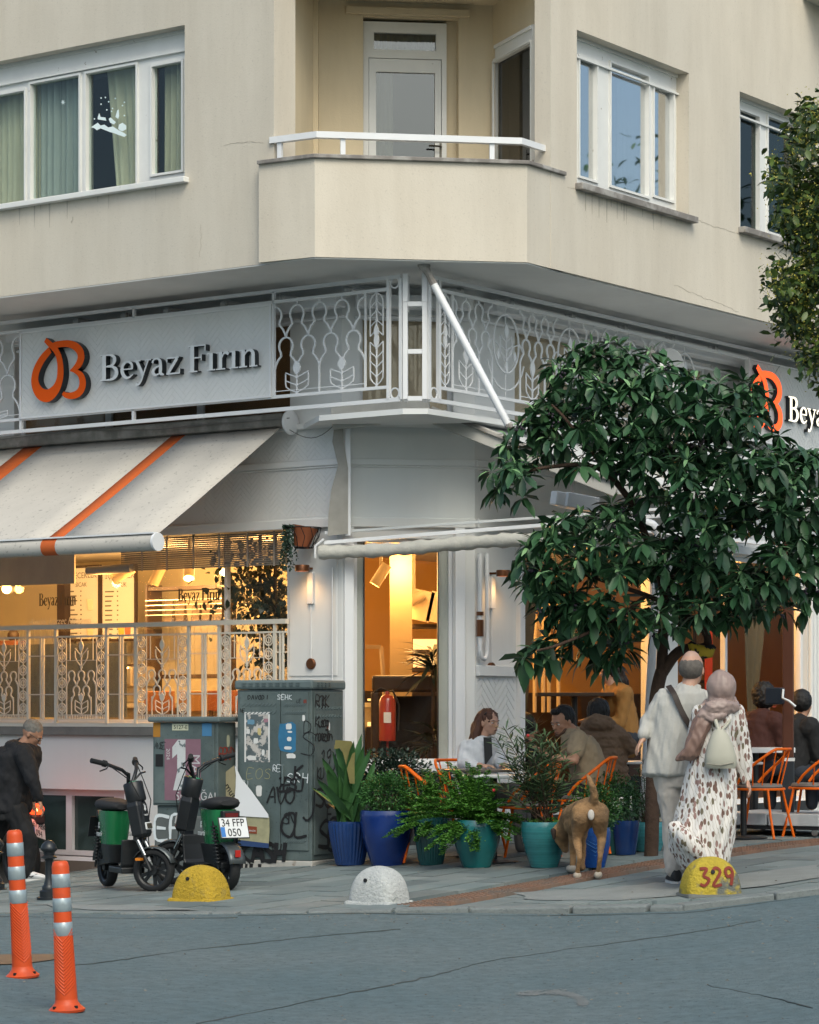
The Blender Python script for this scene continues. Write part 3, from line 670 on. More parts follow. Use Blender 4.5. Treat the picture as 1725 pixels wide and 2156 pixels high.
crackline([(420, 2152), (620, 2112), (863, 2060), (1040, 2010), (1200, 1985), (1330, 1968), (1490, 1945), (1620, 1922)], .018, TAR)
crackline([(1490, 2060), (1600, 2080), (1725, 2108)], .012, TAR)
crackline([(500, 1926), (760, 1921), (1000, 1918), (1200, 1915), (1440, 1911), (1725, 1874)], .018, TAR)
crackline([(0, 1928), (250, 1932), (520, 1930)], .014, TAR)
# damp patch left, worn chalky tyre smears
WET = mat('damp_asphalt', (.045, .045, .045), .5, var=.2, vs=4, spec=.4)
def decal(pts, m_, name, z=.006):
    q = [XY(G(x, y)) for x, y in pts]; q = [XY(V((*p, 0))) for p in curve(q, 5, True)]; cx = sum(p[0] for p in q) / len(q); cy = sum(p[1] for p in q) / len(q)
    b = MB(); n = len(q); vs = [V((x, y, zr(x, y) + z)) for x, y in q] + [V((cx, cy, zr(cx, cy) + z + .002))]; b.add(vs, [(i, (i + 1) % n, n) for i in range(n)]); return b.build(name, m_, road)
decal([(-40, 2012), (60, 2008), (125, 2010), (118, 2018), (60, 2026), (-40, 2030)], WET, 'damp_patch')
SMR = mat('tyre_chalk_smear', (.21, .235, .235), .8, var=.2, vs=12)
rs__ = random.Random(6)
b = MB()
for k in range(900):
    f = rs__.random(); a = -.3 + f * 2.6; x = 1165 + 62 * math.cos(a) * (1 if a < 1.6 else 1.7) + rs__.gauss(0, 5); y = 2098 - 22 * math.sin(a) * (1 if math.sin(a) > 0 else .3) + rs__.gauss(0, 2.5); p = G(x, y); s_ = rs__.uniform(.006, .02); z = zr(p.x, p.y) + .0045
    b.add([V((p.x - s_, p.y, z)), V((p.x + s_, p.y - s_ * .6, z)), V((p.x + s_ * .5, p.y + s_, z))], [(0, 1, 2)])
b.build('chalky_smear', SMR, road, kind='stuff')
b = MB()   # grit and dead leaf crumbs by the kerb
for k in range(420):
    x = rs__.uniform(0, 1725); y = 1925 + rs__.gauss(4, 9) if rs__.random() < .5 else rs__.uniform(1830, 2150); p = G(x, y); s_ = rs__.uniform(.004, .012); z = zg(p.x, p.y) + .012 if y < 1905 else zr(p.x, p.y) + .004
    b.add([V((p.x - s_, p.y, z)), V((p.x + s_, p.y - s_ * .6, z)), V((p.x + s_ * .5, p.y + s_, z)), V((p.x, p.y, z + s_ * .6))], [(0, 1, 3), (1, 2, 3), (2, 0, 3)])
b.build('grit', mat('grit', (.22, .21, .18), .9, second=(.06, .05, .04), s2=30), road, kind='stuff')
# ================================================================== sign railing round the mezzanine
zr1 = SL.hit(816, 609)[1]; zr0 = SL.hit(850, 581)[1]; zb1 = SL.hit(817, 815)[1]; zb2 = SL.hit(817, 843)[1]
def pf(P, d=0.0): return lambda x, y, h: P.pt(x, y, d + h)
def arch(cx, cy, w_, r):
    p = [(-.5 * w_, -2.55 * r), (-.46 * w_, -2.1 * r), (-.36 * w_, -1.55 * r), (-.7 * r, -1.1 * r)]
    p += [(r * math.cos(R(a)), r * math.sin(R(a))) for a in range(222, -43, -22)] + [(.7 * r, -1.1 * r), (.36 * w_, -1.55 * r), (.46 * w_, -2.1 * r), (.5 * w_, -2.55 * r)]
    return [(cx + x, cy + y) for x, y in p]
def lens(cx, cy, w_, h, n=6):
    return [(cx + w_ / 2 * math.sin(PI * i / n), cy + h * (i / n - .5)) for i in range(n + 1)] + [(cx - w_ / 2 * math.sin(PI * i / n), cy + h * (i / n - .5)) for i in range(n - 1, 0, -1)]
def wheat(b, fr, cx, z0, w_, h, bw=.012, t=.012, n=2, seed=True, inv=False):
    """stem with n V-shaped leaf pairs between z0 and z0+h and a seed on top; mirrored upside down when inv"""
    sg = -1 if inv else 1; y0 = z0 + (h if inv else 0); f = lambda x, y: (cx + x, y0 + sg * y); a = w_ / 2; st = h * (.62 if seed else 1.0); vh = st / (n + .35)
    b.ribbon([f(0, 0), f(0, h * .9)], bw, fr, t)
    for sd in (-1, 1):
        b.ribbon([f(0, .02 * h), f(sd * a * .6, vh * .42), f(sd * a * .95, vh * .8), f(sd * a, vh * 1.2), f(sd * a, st)], bw * .8, fr, t * .9)
        for k in range(1, n + 1): b.ribbon([f(0, vh * k * .93), f(sd * a * .55, vh * (k * .93 + .32)), f(sd * a, vh * (k * .93 + .62))], bw * .8, fr, t * .8)
    for k in range(0, n + 1): b.prism([(f(0, vh * k * .93)[0] + bw * 1.3 * math.cos(q), f(0, vh * k * .93)[1] + bw * 1.3 * math.sin(q)) for q in [i * PI / 3 for i in range(6)]], fr, t * 1.1)
    if seed: b.prism(lens(*f(0, h * .78), w_ * .34, h * .44), fr, t * 1.2)
def ring(b, fr, cx, cz, r, w_, t, n=14, sx=1.0): b.ribbon([(cx + r * sx * math.cos(2 * PI * i / n), cz + r * math.sin(2 * PI * i / n)) for i in range(n)], w_, fr, t, closed=True)
def railbase(name, label, P, s0): return thing(name, label, 'railing', P.pt(s0, zb2, 0))
def hbar(P, a, e, z, h, t, par, name='rail', m=WHM, d=0): b = MB(); b.pb(P, a, e, z - h / 2, z + h / 2, d - t / 2, d + t / 2); return b.build(name, m, par)
def vbar(P, a, w_, z0, z1, t, par, name='post', m=WHM, d=0): b = MB(); b.pb(P, a - w_ / 2, a + w_ / 2, z0, z1, d - t / 2, d + t / 2); return b.build(name, m, par)
def arches(P, a, e, n, par, wheats, name='arch_panel', first_half=True, t=.014):
    w_ = (e - a) / n; r = .31 * w_; b = MB(); fr = pf(P, -.006); top = zr1 - .012; cy = top - r - .035; bw = .015
    for i in range(0, n + 1):
        cx = a + i * w_; p = arch(cx, cy, w_, r)
        if i == 0: p = p[len(p) // 2:]
        if i == n: p = p[:len(p) // 2 + 1]
        b.ribbon(p, bw, fr, t); b.ribbon([(cx, cy + r), (cx, top)], bw, fr, t)
    cy2 = cy - 2.55 * r - r
    for i in range(n): b.ribbon(arch(a + (i + .5) * w_, cy2, w_, r), bw, pf(P, -.0075), t)
    yb = cy2 - 2.5 * r
    for i in range(0, n + 1):
        cx = a + i * w_
        if i in wheats: wheat(b, pf(P, -.005), cx, zb1 + .02, w_ * 1.02, yb - zb1 + .04, .012, .012)
        else: b.ribbon([(cx, zb1), (cx, yb)], bw, pf(P, -.006), t)
    b.ribbon([(a, zb1 + .05), (e, zb1 + .05)], .007, pf(P, -.003), .008)
    return b.build(name, WHM, par)
def _x(): pass
rlL = railbase('sign_railing', 'white wrought railing of arches and wheat ears left of the corner, carrying the left sign', SL, 0)
sa = SL.s(-420); se = SL.s(848)
hbar(SL, sa, se - .02, zr0, .032, .03, rlL); hbar(SL, sa, SL.s(817), zr1, .028, .03, rlL); hbar(SL, sa, SL.s(817), zb1, .028, .03, rlL); hbar(SL, sa, se - .02, zb2, .035, .034, rlL)
for px in (283, 577): vbar(SL, SL.s(px), .025, zr1, zr0, .03, rlL);
vbar(SL, SL.s(577), .022, zb1, zr1, .03, rlL); vbar(SL, SL.s(282), .03, zb2, zb1, .03, rlL); vbar(SL, SL.s(45), .03, zb2, zr1, .03, rlL)
a0, a1 = SL.s(579), SL.s(769)
arches(SL, a0, a1, 4, rlL, (1, 3)); arches(SL, SL.s(-160), SL.s(42), 4, rlL, (0, 1, 3))
vbar(SL, SL.s(770), .012, zb1, zr1, .02, rlL)
def wheatcol(P, cx, par, w_=.145):
    b = MB(); m_ = (zb1 + zr1) / 2; fr = pf(P, -.005)
    wheat(b, fr, cx, m_ - .42, w_, .40, .009, .012, 4, False); wheat(b, fr, cx, m_ + .03, w_, .40, .009, .012, 4, False, True)
    b.prism(lens(cx, m_ - .01, w_ * .36, .16), fr, .016); b.prism(lens(cx, m_ + .07, w_ * .34, .13), pf(P, -.002), .016); b.ribbon([(cx, zb1), (cx, zr1)], .007, pf(P, -.009), .01)
    return b.build('wheat_panel', WHM, par)
wheatcol(SL, SL.s(793.5), rlL)
def circles(P, a, e, par):
    cx = (a + e) / 2; r = abs(e - a) / 2 - .012
    for z in (zr0 - .016 - (zr0 - zr1 - .03) / 2, (zb1 + zb2) / 2): b = MB(); ring(b, pf(P, -.006), cx, z, min(r, .055), .012, .014); b.build('ring', WHM, par)
for px in (819, 845): vbar(SL, SL.s(px), .03, zb2, zr0 - .016, .034, rlL)
circles(SL, SL.s(821), SL.s(843), rlL)
rlR = railbase('sign_railing', 'white wrought railing of arches, circles and wheat ears right of the corner, behind the tree', SR, 0)
so_ = SR.s(1568)
hbar(SR, .03, SR.s(2100), zr0, .032, .03, rlR); hbar(SR, SR.s(925), SR.s(1575), zr1, .028, .03, rlR); hbar(SR, SR.s(925), SR.s(1575), zb1, .028, .03, rlR); hbar(SR, .03, SR.s(2100), zb2, .035, .034, rlR)
for px in (903, 924): vbar(SR, SR.s(px), .034, zb2, zr0 - .016, .034, rlR)
circles(SR, SR.s(905), SR.s(922), rlR)
wheatcol(SR, SR.s(937), rlR, .14)
ux = SR.s(1098) - SR.s(953); W1 = .215
xs_ = SR.s(953); vbar(SR, xs_, .012, zb1, zr1, .02, rlR)
while xs_ < so_ - 1.2:
    arches(SR, xs_, xs_ + 2 * W1 + W1, 3, rlR, (1,)); xs_ += 3 * W1
    c_ = xs_ + .24; b = MB(); zc = zr1 - .36; fr = pf(SR, -.006)
    ring(b, fr, c_, zc, .27, .014, .014, 22, .80); b.ribbon([(c_, zb1), (c_, zr1)], .008, pf(SR, -.010), .01)
    b.ribbon([(c_ + .33 * math.cos(R(q)), zc - .05 + .38 * math.sin(R(q))) for q in range(200, 341, 14)], .011, pf(SR, -.008), .012)
    wheat(b, pf(SR, -.004), c_, zc - .15, .20, .34, .010, .012); b.prism(lens(c_, zc - .22, .045, .12), pf(SR, -.003), .014)
    for sd in (-1, 1):
        b.ribbon([(c_ + sd * .02, zc - .16), (c_ + sd * .12, zc - .02), (c_ + sd * .24, zc + .02), (c_ + sd * .30, zc - .06)], .009, pf(SR, -.009), .01); b.prism(lens(c_ + sd * .14, zc - .11, .04, .10), pf(SR, -.003), .014)
    b.build('circle_panel', WHM, rlR); xs_ += .48
# open corner frame joining the two railings
pc0, pc1 = SL.P(849, HY), SR.P(899, HY); SC = plane2(pc0, pc1); lc = (pc1 - pc0).length
for q in (pc0, pc1): q.z = 0
cf = thing('open_box_frame', 'white open box frame joining the two railings at the building corner', 'frame', V((pc0.x, pc0.y, zb2)))
zt_ = SC.hit(875, 640)[1]
for a in (.02, lc - .02):
    vbar(SC, a, .04, zb2, zt_ + .015, .04, cf); vbar(SC, a, .03, zb2, zt_ - .0, .03, cf, d=-.22)
    vbar(SC, a, .045, zt_ + .018, zr0 + .02, .04, cf)
for z in (zb2 + .005, SC.hit(875, 740)[1], zt_):
    hbar(SC, .042, lc - .042, z, .04, .036, cf)
    for a in (.02, lc - .02): b = MB(); b.pb(SC, a - .014, a + .014, z - .012, z + .012, -.20, -.022); b.build('rail', WHM, cf)
for P, px, sg in ((SL, 838, 1), (SR, 888, 1)):
    pass
b = MB(); b.pb(SC, .0, .05, zr0 - .3, zr0 + .02, -.17, -.14); b.pb(SC, lc - .05, lc, zr0 - .3, zr0 + .02, -.17, -.14); b.build('post', WHM, cf)
# grey brackets tying the railings to the wall
for P, lst, par in ((SL, (150, 250, 340, 460, 575, 720), rlL), (SR, (985, 1090, 1220, 1330, 1430, 1520), rlR)):
    for px in lst:
        a = P.s(px); b = MB(); b.pb(P, a - .03, a + .03, zr1 + .02, zr0 - .02, -.10, -.06); b.pb(P, a - .03, a + .03, zr0 - .04, zr0 - .02, -.45, -.06); b.build('bracket', mat('grey_bracket', (.42, .43, .43), .6), par)
# ================================================================== signs
A1 = [(148, 70), (186, 106), (215, 132), (238, 175), (251, 230), (254, 300), (247, 355), (222, 415), (170, 462), (118, 452), (84, 405), (73, 345), (90, 272), (126, 205), (163, 160), (182, 140)]
A1w = [34, 42, 44, 46, 50, 56, 58, 70, 86, 84, 72, 64, 60, 56, 50, 44]
A2 = [(188, 128), (215, 108), (258, 98), (312, 97), (358, 115), (390, 150), (398, 195), (382, 240), (352, 272), (322, 287)]
A2w = [46, 46, 44, 48, 54, 58, 60, 54, 36, 10]
A3 = [(326, 286), (360, 293), (392, 315), (408, 360), (402, 410), (375, 447), (330, 463), (288, 458), (270, 442)]
A3w = [10, 26, 44, 56, 58, 52, 46, 36, 24]
def logo(P, o, m_, ret, par, k=1.0, off=(0, 0), dep=.075):
    for i, (pts, ws) in enumerate(((A1, A1w), (A2, A2w), (A3, A3w))):
        pp = curve([(x, y, w_) for (x, y), w_ in zip(pts, ws)], 4); L2 = []
        for x, y, w_ in pp: s_, z_ = SL.hit(52.6 + .299 * x, 694.8 + .299 * y, .1); L2.append(((s_ - LS0) * k + off[0], (z_ - LZ) * k + off[1], w_ * .299 / 5800 * 26.6 * k * 1.04))
        b = MB(); b.mi = 1; b.ribbon([p[:2] for p in L2], [p[2] for p in L2], pf(P, .03), dep - .002 * i); b.mi = 0; b.ribbon([p[:2] for p in L2], [p[2] for p in L2], pf(P, .03 + dep - .002 * i + .0005), .006)
        b.build('logo_stroke', [m_, ret], par)
LS0, LZ = SL.s(52.6 + .299 * 42, .1), SL.hit(120, 694.8 + .299 * 500, .1)[1]
GLY = {
 'B': (1.22, [([(.26, 0), (.26, 1.5)], .27), ([(0, .035), (.5, .035)], .075), ([(0, 1.465), (.5, 1.465)], .075), ([(.3, 1.46), (.66, 1.45), (.88, 1.3), (.9, 1.08), (.74, .86), (.3, .80)], [.08, .12, .22, .24, .12, .08]), ([(.3, .80), (.74, .78), (1.0, .58), (1.0, .28), (.76, .06), (.3, .04)], [.08, .13, .25, .26, .13, .08])]),
 'e': (.95, [([(.14, .54), (.80, .54)], .07), ([(.80, .52), (.76, .82), (.50, .96), (.24, .80), (.17, .48), (.30, .17), (.56, .05), (.86, .22)], [.12, .16, .10, .18, .24, .22, .12, .05])]),
 'y': (.98, [([(.14, .95), (.36, .5), (.54, .08)], [.2, .2, .18]), ([(.86, .95), (.6, .3), (.42, -.18), (.25, -.38), (.08, -.36)], [.08, .09, .10, .12, .2]), ([(-.02, .96), (.36, .96)], .07), ([(.66, .96), (1.02, .96)], .07)]),
 'a': (.95, [([(.14, .74), (.22, .92), (.44, .97), (.62, .80), (.64, .45), (.64, .12), (.84, .04)], [.16, .1, .1, .18, .22, .2, .07]), ([(.62, .56), (.34, .47), (.17, .27), (.28, .07), (.50, .09), (.62, .22)], [.07, .12, .22, .14, .08, .07])]),
 'z': (.88, [([(.06, .93), (.80, .93)], .09), ([(.70, .90), (.14, .07)], .19), ([(.04, .045), (.84, .045)], .09), ([(.07, .95), (.07, .70)], .06), ([(.83, .02), (.83, .30)], .06)]),
 'F': (1.12, [([(.26, 0), (.26, 1.5)], .27), ([(0, .035), (.56, .035)], .075), ([(0, 1.465), (1.04, 1.465)], .075), ([(1.02, 1.49), (1.02, 1.16)], .07), ([(.3, .80), (.78, .80)], .075), ([(.78, .98), (.78, .62)], .06)]),
 'i': (.56, [([(.27, 0), (.27, .97)], .24), ([(.02, .035), (.52, .035)], .07), ([(.02, .94), (.27, .94)], .07)]),
 'r': (.78, [([(.27, 0), (.27, .97)], .24), ([(.02, .035), (.56, .035)], .07), ([(.02, .94), (.27, .94)], .07), ([(.34, .66), (.46, .88), (.62, .92), (.74, .82)], [.06, .10, .16, .18])]),
 'n': (1.12, [([(.27, 0), (.27, .97)], .24), ([(.02, .035), (.50, .035)], .07), ([(.02, .94), (.27, .94)], .07), ([(.34, .68), (.48, .88), (.66, .93), (.82, .80), (.84, .5), (.84, 0)], [.06, .10, .15, .22, .24, .24]), ([(.62, .035), (1.08, .035)], .07)])}
def words(P, s0, z0, k, m_, ret, par, dep=.06, txt='Beyaz Firin', dz=0, d0=.03, name='letter', kx=1.0):
    x = 0
    for ch in txt:
        if ch == ' ': x += .48; continue
        adv, strokes = GLY[ch]; b = MB()
        for j, (pts, ws) in enumerate(strokes):
            pts = [(s0 + (x + p[0]) * k * kx, z0 + p[1] * k) for p in pts]; ws = [q * k for q in ws] if isinstance(ws, list) else [ws * k] * len(pts)
            if len(pts) > 2: pp = curve([(*p, q) for p, q in zip(pts, ws)], 4); pts = [q[:2] for q in pp]; ws = [q[2] for q in pp]
            if ret: b.mi = 1; b.ribbon(pts, ws, pf(P, d0), dep - .001 * j); b.mi = 0; b.ribbon(pts, ws, pf(P, d0 + dep - .001 * j + .0005), .004)
            else: b.ribbon(pts, ws, pf(P, d0 + .0004 * j), dep)
        b.build(name, [m_, ret] if ret else m_, par); x += adv
    return x
def signboard(P, a, e, z0, z1, label):
    t = thing('shop_sign', label, 'sign', P.pt((a + e) / 2, z0, 0)); b = MB(); b.pb(P, a, e, z0, z1, -.02, .022); b.build('board', WH, t)
    b = herringbone(lambda x, y, h: P.pt(x, y, .022 + h), a + .02, e - .02, z0 + .02, z1 - .02, L_=.2, w_=.05, t=.0022); b.build('herringbone_tiles', WH, t, kind='stuff')
    for q in ((a, a + .018, z0, z1), (e - .018, e, z0, z1), (a + .018, e - .018, z0, z0 + .018), (a + .018, e - .018, z1 - .018, z1)): b = MB(); b.pb(P, *q, .023, .035); b.build('edging', WHM, t)
    return t
zs1, zs0 = zr1 - .016, SL.hit(560, 838)[1]
LET = mat('white_letter_face', (.75, .77, .78), .4, var=.03)
sg = signboard(SL, SL.s(47), SL.s(575), zs0, zs1, 'white herringbone sign left of the corner, unlit orange logo and white letters')
logo(SL, 0, ORANGE, BLACKM, sg, 1.0, (LS0, LZ))
xt = sum(GLY[c][0] for c in 'BeyazFirin') + .48
kx = (SL.s(543, .09) - SL.s(211, .09)) / xt; words(SL, SL.s(211, .09), SL.hit(230, 801, .09)[1], .168, LET, BLACKM, sg, kx=kx / .168)
ORL = mat('lit_orange_logo', (.8, .1, .02), .5, var=0, emit=(1.0, .10, .02), es=.95); WHL = mat('lit_letter', (.8, .8, .7), .5, var=0, emit=(1, .9, .68), es=.95)
zq1, zq0 = SR.hit(1585, 757)[1], SR.hit(1624, 936)[1]
sg = signboard(SR, SR.s(1572), SR.s(1572) + 3.2, zq0, zq1, 'grey white sign right of the corner with glowing orange logo and lit letters')
lx, lz = SR.s(1577, .1), SR.hit(1632, 909, .1)[1]
logo(SR, 0, ORL, BLACKM, sg, 1.1, (lx, lz), .05)
words(SR, SR.s(1663, .09), SR.hit(1670, 887, .09)[1], .18, WHL, BLACKM, sg, dep=.05, kx=1.15)
# ================================================================== awning over the left windows
AWN = mat('greige_awning_cloth', (.52, .49, .44), .85, var=.12, vs=2.5, speck=.35, ss=26, bump=.05)
AWO = mat('orange_awning_cloth', (.52, .105, .02), .85, var=.1, vs=3)
sA, zA = FL.hit(592, 893, .14)
def frontd():
    lo, hi = .3, 3.0
    for _ in range(40):
        m = (lo + hi) / 2
        if FL.hit(329, 1126, m)[0] > sA: hi = m
        else: lo = m
    return lo
dA = frontd()
zB_ = FL.hit(329, 1128, dA)[1]
if not (.8 < dA < 2.6): print('AWNING', dA)
aw = thing('awning', 'greige awning with orange stripes folded out over the left bakery windows', 'awning', FL.pt(sA - 2, zA, .14))
def apt(px, t, lift=0):   # pixel column at the cassette, t down the slope
    s_ = px; return FL.pt(s_, zA - .03 + (zB_ - zA + .03) * t - .008 * math.sin(PI * t), .14 + (dA - .14) * t + lift)
s_st = [(fs(362, .14), fs(392, .14)), (fs(55, .14) - .03, fs(90, .14))]
cuts = [sL0 - .5, s_st[1][0], s_st[1][1], s_st[0][0], s_st[0][1], sA]
for k in range(5):
    a, e = cuts[k], cuts[k + 1]; n = max(2, int((e - a) / .3)); b = MB(); rows = 10
    for r in range(rows + 1):
        for i in range(n + 1):
            s_ = a + (e - a) * i / n; b.v.append(tuple(apt(s_, r / rows, .004 * math.sin(s_ * 9 + r) * (r / rows))))
    b.f = [(r * (n + 1) + i, r * (n + 1) + i + 1, (r + 1) * (n + 1) + i + 1, (r + 1) * (n + 1) + i) for r in range(rows) for i in range(n)]; b.m = [0] * len(b.f)
    o = b.build('stripe' if k in (1, 3) else 'cloth', AWO if k in (1, 3) else AWN, aw, smooth=60)
    q = o.modifiers.new('thickness', 'SOLIDIFY'); q.thickness = .004
    b = MB(); rr = .062; ring_ = []
    for s_ in ([a + (e - a) * i / max(1, n) for i in range(n + 1)]): ring_.append([FL.pt(s_, zB_ - .055 + rr * 1.25 * math.sin(t) , dA + .0 + rr * math.cos(t)) for t in [2 * PI * j / 12 for j in range(12)]])
    b.rings(ring_); b.build('stripe_roll' if k in (1, 3) else 'front_roll', AWO if k in (1, 3) else AWN, aw, smooth=60)
b = MB(); b.pb(FL, cuts[0], sA + .01, zB_ + .018, zB_ + .032, dA - .01, dA + .05); b.build('front_bar', WHM, aw)
b = MB(); b.lathe([(.055, -.012), (.082, -.012), (.082, .012), (.055, .012)], n=20, M=FL.mat(0, 0).to_3x3().to_4x4() @ Mx.Rotation(R(90), 4, 'Y'), c=FL.pt(sA + .014, zB_ - .055, dA)); b.build('end_cap', WHM, aw, smooth=40)
b = MB(); b.pb(FL, cuts[0], sA + .05, zA - .03, zA + .10, 0.01, .20); b.build('cassette', mat('weathered_grey_cover', (.23, .22, .195), .9, var=.4, vs=5, second=(.35, .33, .30), s2=4), aw, bevel=.03)
b = MB(); b.lathe([(0, -.02), (.10, -.02), (.115, -.005), (.115, .012), (.10, .02), (0, .02)], n=24, M=FL.mat(0, 0).to_3x3().to_4x4() @ Mx.Rotation(R(90), 4, 'Y'), c=FL.pt(sA + .10, zA + .01, .13)); b.build('end_cap', WHM, aw, smooth=40)
b = MB(); b.tube([FL.pt(sA - .3, zA - .1, .1), FL.pt(sA - 1.1, zA - .62, dA * .5), FL.pt(sA - .35, zB_ - .03, dA - .05)], .025, 8); b.build('folding_arm', WHM, aw)
# roller blinds (bamboo slats) in the left shop window
BAM = mat('grey_reed_blind', (.22, .21, .19), .8, var=.2, vs=9)
bl = thing('reed_blind', 'grey reed blind rolled half down behind the right end of the left bakery window', 'blind', FL.P(470, 1150, -.16))
for k in range(16):
    z = ZW - .02 - k * .020; b = MB(); b.pb(FL, fs(255, -.16), fs(604, -.16), z - .016, z, -.17, -.16); b.build('slat', BAM, bl)
for px in (300, 352, 408, 462, 522, 578): b = MB(); b.pb(FL, fs(px, -.16) - .01, fs(px, -.16) + .01, ZW - .345, ZW - .01, -.158, -.152); b.build('tape', mat('blind_tape', (.34, .33, .30), .9), bl)
bl = thing('rolled_blind', 'pale cloth blind rolled half down at the far left of the bakery window', 'blind', FL.P(100, 1170, -.16))
b = MB(); b.pb(FL, LW0 + .1, fs(158, -.16), ZW - .44, ZW, -.17, -.15); b.build('cloth', mat('pale_blind', (.42, .40, .37), .9, streak=.2), bl)
b = MB(); b.tube([FL.pt(fs(165), ZW - .32, -.14), FL.pt(fs(258), ZW - .31, -.14)], .045, 10); b.build('roll', mat('pale_blind2', (.36, .34, .31), .9), bl, smooth=50)
# printed name on the lower window
INK = mat('dark_window_print', (.03, .025, .02), .5, var=0); WPR = mat('white_window_print', (.55, .52, .45), .6, var=0)
for px, py, k_, wd in ((82, 1276, .085, (82, 160)), (376, 1266, .082, (375, 463))):
    a = fs(wd[0], -.28); e = fs(wd[1], -.28); words(FL, a, FL.hit(px, py, -.28)[1], k_, INK, None, wA, dep=.001, d0=-.283, name='printed_letter', kx=(e - a) / xt / k_)
for px in (60, 355):
    a, z = FL.hit(px, 1316, -.28); text('Asırlık Lezzet Hikayesi', .10, FL.mat(a, z, -.282) @ Mx.Shear('XY', 4, (.35, 0)) if False else FL.mat(a, z, -.282) @ Mx(((1, .35, 0, 0), (0, 1, 0, 0), (0, 0, 1, 0), (0, 0, 0, 1))), WPR, wA, .0005, 'printed_line', sx=.95)
# ================================================================== grille in front of the left window
gp = FL.off(.06); GS = lambda px: gp.s(px)
zh1 = gp.hit(600, 1308)[1]; zg0 = gp.hit(330, 1527)[1]
gr = thing('window_grille', 'white wrought iron grille with rings, arches and wheat ears below the left bakery window', 'railing', gp.pt(GS(300), zg0))
GM = mat('ivory_metal_paint', (.62, .60, .53), .45, var=.08, vs=4); GT = 1.45
ga, ge = GS(-260), GS(605)
hbar(gp, ga, ge, zh1, .045, .05, gr, 'handrail', GM); hbar(gp, ga, ge, zg0, .035, .03, gr, m=GM); zt2, zb3 = zh1 - .11, zg0 + .055
hbar(gp, ga, ge, zt2 + .01, .018, .016, gr, m=GM, d=.0)
wp = GS(395) - GS(289); pitch = GS(465) - GS(289)
s0_ = GS(289)
for k in (-3, -2, -1, 0, 1):
    a = s0_ + k * pitch; e = min(a + wp, ge - .07); b = MB(); fr = pf(gp, -.005); T = .010; rw_ = wp * .185; h_ = zt2 - zb3; z0 = zb3 + .045
    for q in (a, a + rw_, e - rw_, e): b.ribbon([(q, zb3), (q, zt2)], .012 if q in (a, e) else .008, fr, T)
    b.ribbon([(a, z0), (e, z0)], .008, pf(gp, -.004), T); b.ribbon([(a, zb3), (e, zb3)], .012, pf(gp, -.0045), T)
    nr = 6; hr = (zt2 - z0) / nr
    for c_ in (a + rw_ / 2, e - rw_ / 2):
        for r in range(nr): ring(b, fr, c_, z0 + hr * (r + .5), rw_ * .42, .010, T, 12); ring(b, fr, c_, z0 + hr * (r + .5), rw_ * .24, .008, T, 10)
        b.ribbon([(c_, z0), (c_, zt2)], .004, pf(gp, -.007), T)
    m_ = (a + e) / 2; iw = (e - a - 2 * rw_)
    n = int((e - a) / .022)
    for i in range(1, n): b.ribbon([(a + (e - a) * i / n, zb3), (a + (e - a) * i / n, z0)], .006, pf(gp, -.0055), T * .8)
    wheat(b, fr, m_, z0, iw * .42, h_ * .27, .010, T, 2)
    r2 = iw * .105; w2 = iw / 3.1
    for i in (-.5, .5): b.ribbon(arch(m_ + i * w2, z0 + h_ * .30, w2, r2), .013, pf(gp, -.004), T)
    for i in (-1, 0, 1): b.ribbon(arch(m_ + i * w2, z0 + h_ * .30 + r2 * 3.5, w2, r2), .013, pf(gp, -.0035), T)
    for i in (-1.5, -1, 1, 1.5): b.ribbon([(m_ + i * w2, z0), (m_ + i * w2, z0 + h_ * (.22 if abs(i) == 1 else .35))], .008, pf(gp, -.003), T)
    zz2 = z0 + h_ * .30 + r2 * 4.6; b.ribbon([(m_, zz2 - r2 * .1), (m_, zt2)], .008, pf(gp, -.0025), T); b.ribbon([(a + rw_, zt2 - h_ * .28), (e - rw_, zt2 - h_ * .28)], .007, pf(gp, -.006), T)
    wheat(b, fr, m_, zz2 + .03, iw * .42, zt2 - zz2 - .06, .012, T, 1)
    for q in (a + rw_ + iw * .12, e - rw_ - iw * .12): b.ribbon([(q, zt2 - h_ * .28), (q, zt2)], .006, pf(gp, -.007), T)
    b.build('grille_panel', GM, gr)
    for q in (a - .018, e + .018): vbar(gp, q, .028, zg0, zh1 - .02, .03, gr, m=GM)
    q1, q2 = e + .03, min(a + pitch - .03, ge)
    for q in ((q1 + q2) / 2 - .018, (q1 + q2) / 2 + .018): vbar(gp, q, .016, zb3, zt2, .02, gr, m=GM)
    for z in (zt2 - h_ * .22, z0 + h_ * .25): hbar(gp, q1, q2, z, .01, .01, gr, m=GM)
# ================================================================== canopy of the pavement terrace
CL = mat('aged_white_canopy', (.56, .55, .51), .6, var=.2, vs=3, streak=.25)
PVC = glass('clear_plastic_sheet', tint=(.93, .94, .93), refl=1.5, dirt=.05, rough=.1)
cp = thing('terrace_canopy', 'white lean-to canopy with clear plastic side and rolled blind over the terrace tables', 'canopy', FC.pt(.2, 2.9, .3))
wt = FL.P(728, 1120, .12)                                       # where the side rail meets the corner
gA = FR.pt(FR.s(1010), 0, 0)
